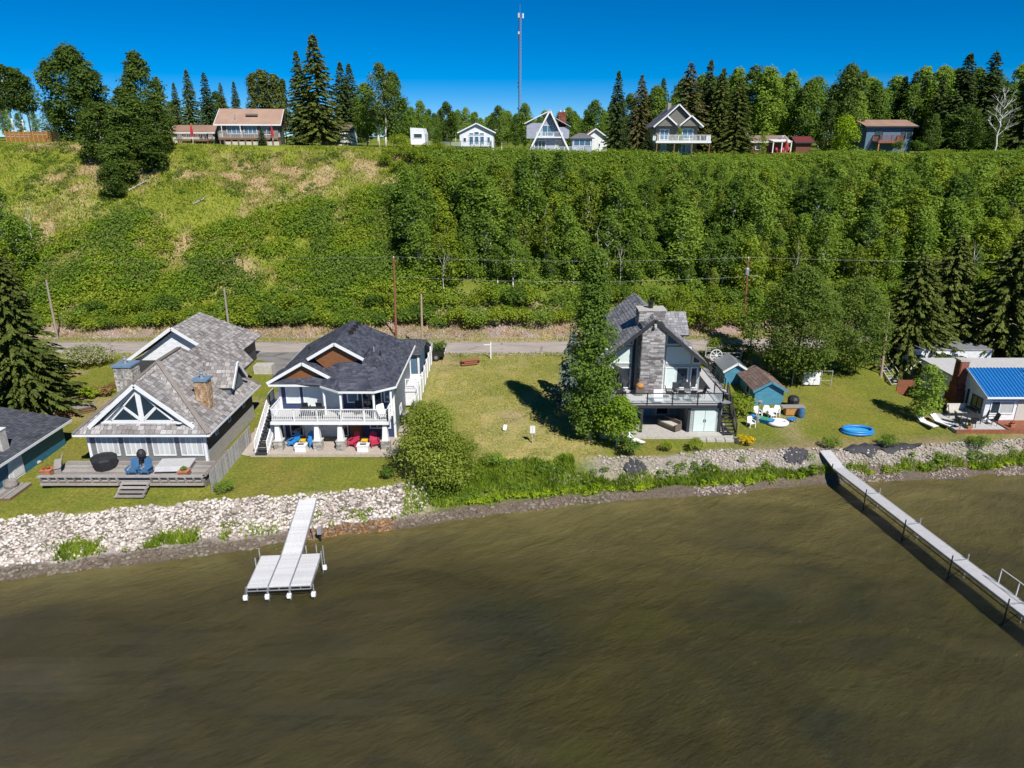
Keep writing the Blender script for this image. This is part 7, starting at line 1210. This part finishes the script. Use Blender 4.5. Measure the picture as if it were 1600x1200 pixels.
def stones(name, label, pts, size, mat, parent=None, cat='stones'):
    out = []
    for i in range(6):
        m = np.arange(len(pts)) % 6 == i; p = pts[m]; s = size[m]; v, f = HULL[i]; N = len(p); a = rng.random(N)*6.28; c, sn = np.cos(a)[:, None], np.sin(a)[:, None]; st = rng.uniform(.75, 1.25, (N, 3))
        q = v[None]*s[:, None, None]*st[:, None, :]; w = np.stack([q[..., 0]*c-q[..., 1]*sn, q[..., 0]*sn+q[..., 1]*c, q[..., 2]], 2)+p[:, None, :]; F = (f[None]+np.arange(N)[:, None, None]*len(v)).reshape(-1, 3); out.append((w.reshape(-1, 3), F, np.repeat(rng.random(N), len(f))))
    o = link(name, mesh_np(name, *join(out)[:2], mat, join(out)[2], smooth=True), parent); tag(o, kind='stuff')
    if parent is None: tag(o, label, cat)
    return o
def riprap():
    x = rng.uniform(-44, -6.3, 60000); y = rng.uniform(34, 49.5, 60000); u = bank_u(x, y); k = (u > .28+.16*(vnoise(x, y, 2.5, 81)-.5)) & (u < 1.03+.12*(vnoise(x, y, 1.2, 83)-.5)) & (vnoise(x, y, 1.3, 82) > .06); x, y, u = x[k], y[k], u[k]
    keep = []; grid = {}; R0 = rng.uniform(.1, .23, len(x))*np.where(rng.random(len(x)) < .1, rng.uniform(1.3, 1.9, len(x)), 1)
    for i in range(len(x)):
        g = (int(x[i]/.6), int(y[i]/.6)); ok = True
        for a in (-1, 0, 1):
            for b in (-1, 0, 1):
                for j in grid.get((g[0]+a, g[1]+b), ()):
                    if (x[i]-x[j])**2+(y[i]-y[j])**2 < (.5*(R0[i]+R0[j]))**2: ok = False; break
        if ok: keep.append(i); grid.setdefault(g, []).append(i)
    keep = np.array(keep); X, Y, S = x[keep], y[keep], R0[keep]; Z = height(X, Y)+S*.28
    bank = MB(); xs = np.arange(-44, -6, 1.0); vs = []; fs = []
    for a in xs:
        s0, b0 = np.interp(a, SHX, SHY), np.interp(a, BKX, BKY)
        for q in np.linspace(.38, .97, 6): yy = s0+(b0-s0)*q; vs.append((a, yy, H(a, yy)+.015))
    for i in range(len(xs)-1):
        for j in range(5): p = i*6+j; fs.append((p, p+6, p+7, p+1))
    me = bpy.data.meshes.new('boulder_bank'); me.from_pydata(vs, [], fs); me.materials.append(M['gravel_bed']); b = tag(link('boulder_bank', me), 'bank of pale rounded boulders along the water', 'bank', kind='structure')
    o = np.argsort(-S*(1+.0*X)-np.where(X > -35, .0, -.2)); top = o[:295]; rest = o[295:]
    for i in top:
        s = link('stone', stone_mesh(int(i) % 6, rnd.randrange(7), 'riprap'), b); s.location = (X[i], Y[i], Z[i]); s.scale = (S[i]*rnd.uniform(.9, 1.2), S[i]*rnd.uniform(.85, 1.1), S[i]); s.rotation_euler = (rnd.uniform(-.25, .25), rnd.uniform(-.25, .25), rnd.random()*6.28)
    xf = rng.uniform(-44, -6.3, 26000); yf = rng.uniform(34, 49.5, 26000); uf = bank_u(xf, yf); k = (uf > .3) & (uf < .99); xf, yf = xf[k], yf[k]; sf = rng.uniform(.06, .13, len(xf))
    stones('small_stones', None, np.concatenate([np.stack([X, Y, Z], 1)[rest], np.stack([xf, yf, height(xf, yf)+.03], 1)]), np.concatenate([S[rest], sf]), 'riprap', b)
    # wet rusty stones by the dock
    x = rng.uniform(-15.5, -8.6, 500); y = np.interp(x, SHX, SHY)+rng.uniform(-.25, .55, 500); stones('wet_stones', 'wet rusty stones at the waterline beside the white dock', np.stack([x, y, height(x, y)+.04], 1), rng.uniform(.06, .17, 500), 'wet_stone')
    # broken rock on the chalet bank and below the terrace
    n = 26000; x = rng.uniform(3, 58, n); y = rng.uniform(46, 60, n); u = bank_u(x, y); k = (u > .5) & (u < 1.08) & (vnoise(x, y, 2.6, 84) > np.where((x > 7) & (x < 24), .22, .38)); x, y = x[k], y[k]; stones('broken_rock', 'grey white broken rock on the bank below the chalet and terrace', np.stack([x, y, height(x, y)+.02], 1), rng.uniform(.05, .16, len(x)), 'bank_rock')
    n = 2600; x = rng.uniform(8, 58, n); y = np.interp(x, SHX, SHY)+rng.uniform(-.15, .75, n); k = (vnoise(x, y*0, 3, 85) > .3); x, y = x[k], y[k]; stones('shore_cobbles', 'small grey brown cobbles along the right waterline', np.stack([x, y, height(x, y)+.02], 1), rng.uniform(.04, .13, len(x)), 'rubble')
    n = 1400; x = rng.uniform(-44, 9, n); y = np.interp(x, SHX, SHY)+rng.uniform(-.1, .7, n); stones('mud_clods', 'eroded mud clods along the waterline', np.stack([x, y, height(x, y)-.02], 1), rng.uniform(.05, .22, n), 'mud')
    n = 7000; x = rng.uniform(-70, 26, n); y = rng.uniform(81.5, 86, n); k = (y-road_near(x) > 5.5) & (vnoise(x, y, 2, 86) > .3); x, y = x[k], y[k]; stones('lane_rubble', 'pinkish rubble and dead brush on the lane bank', np.stack([x, y, height(x, y)+.02], 1), rng.uniform(.04, .16, len(x)), 'rubble')
    n = 900; k = []; 
    p = area(14000, -70, 28, 82, 88, lambda x, y: (y-road_near(x) > 5.6) & (vnoise(x, y, 1.5, 87) > .5)); blades('dead_stalks', 'dead straw stalks on the lane bank', p, .2, .7, 'straw', .03, .5)
    for i, (px, py) in enumerate(((60, 725), (66, 716), (72, 708), (79, 702), (86, 700))):
        v = hit(px, py); s = link('boulder', stone_mesh(i, 3, 'cobble_rock')); s.location = v+Vector((0, 0, .12)); s.scale = (.36, .34, .36); s.rotation_euler = (0, .2, i); tag(s, 'grey garden boulder in the row beside the blue boathouse', 'boulder', 'boulders beside the boathouse')
shaded('cobble_rock', SH((.25, .24, .23), (.34, .33, .32), (.45, .44, .43)), scale=4); plain('gravel_bed', (.13, .115, .095), .9, .3, 7, .5)
riprap()
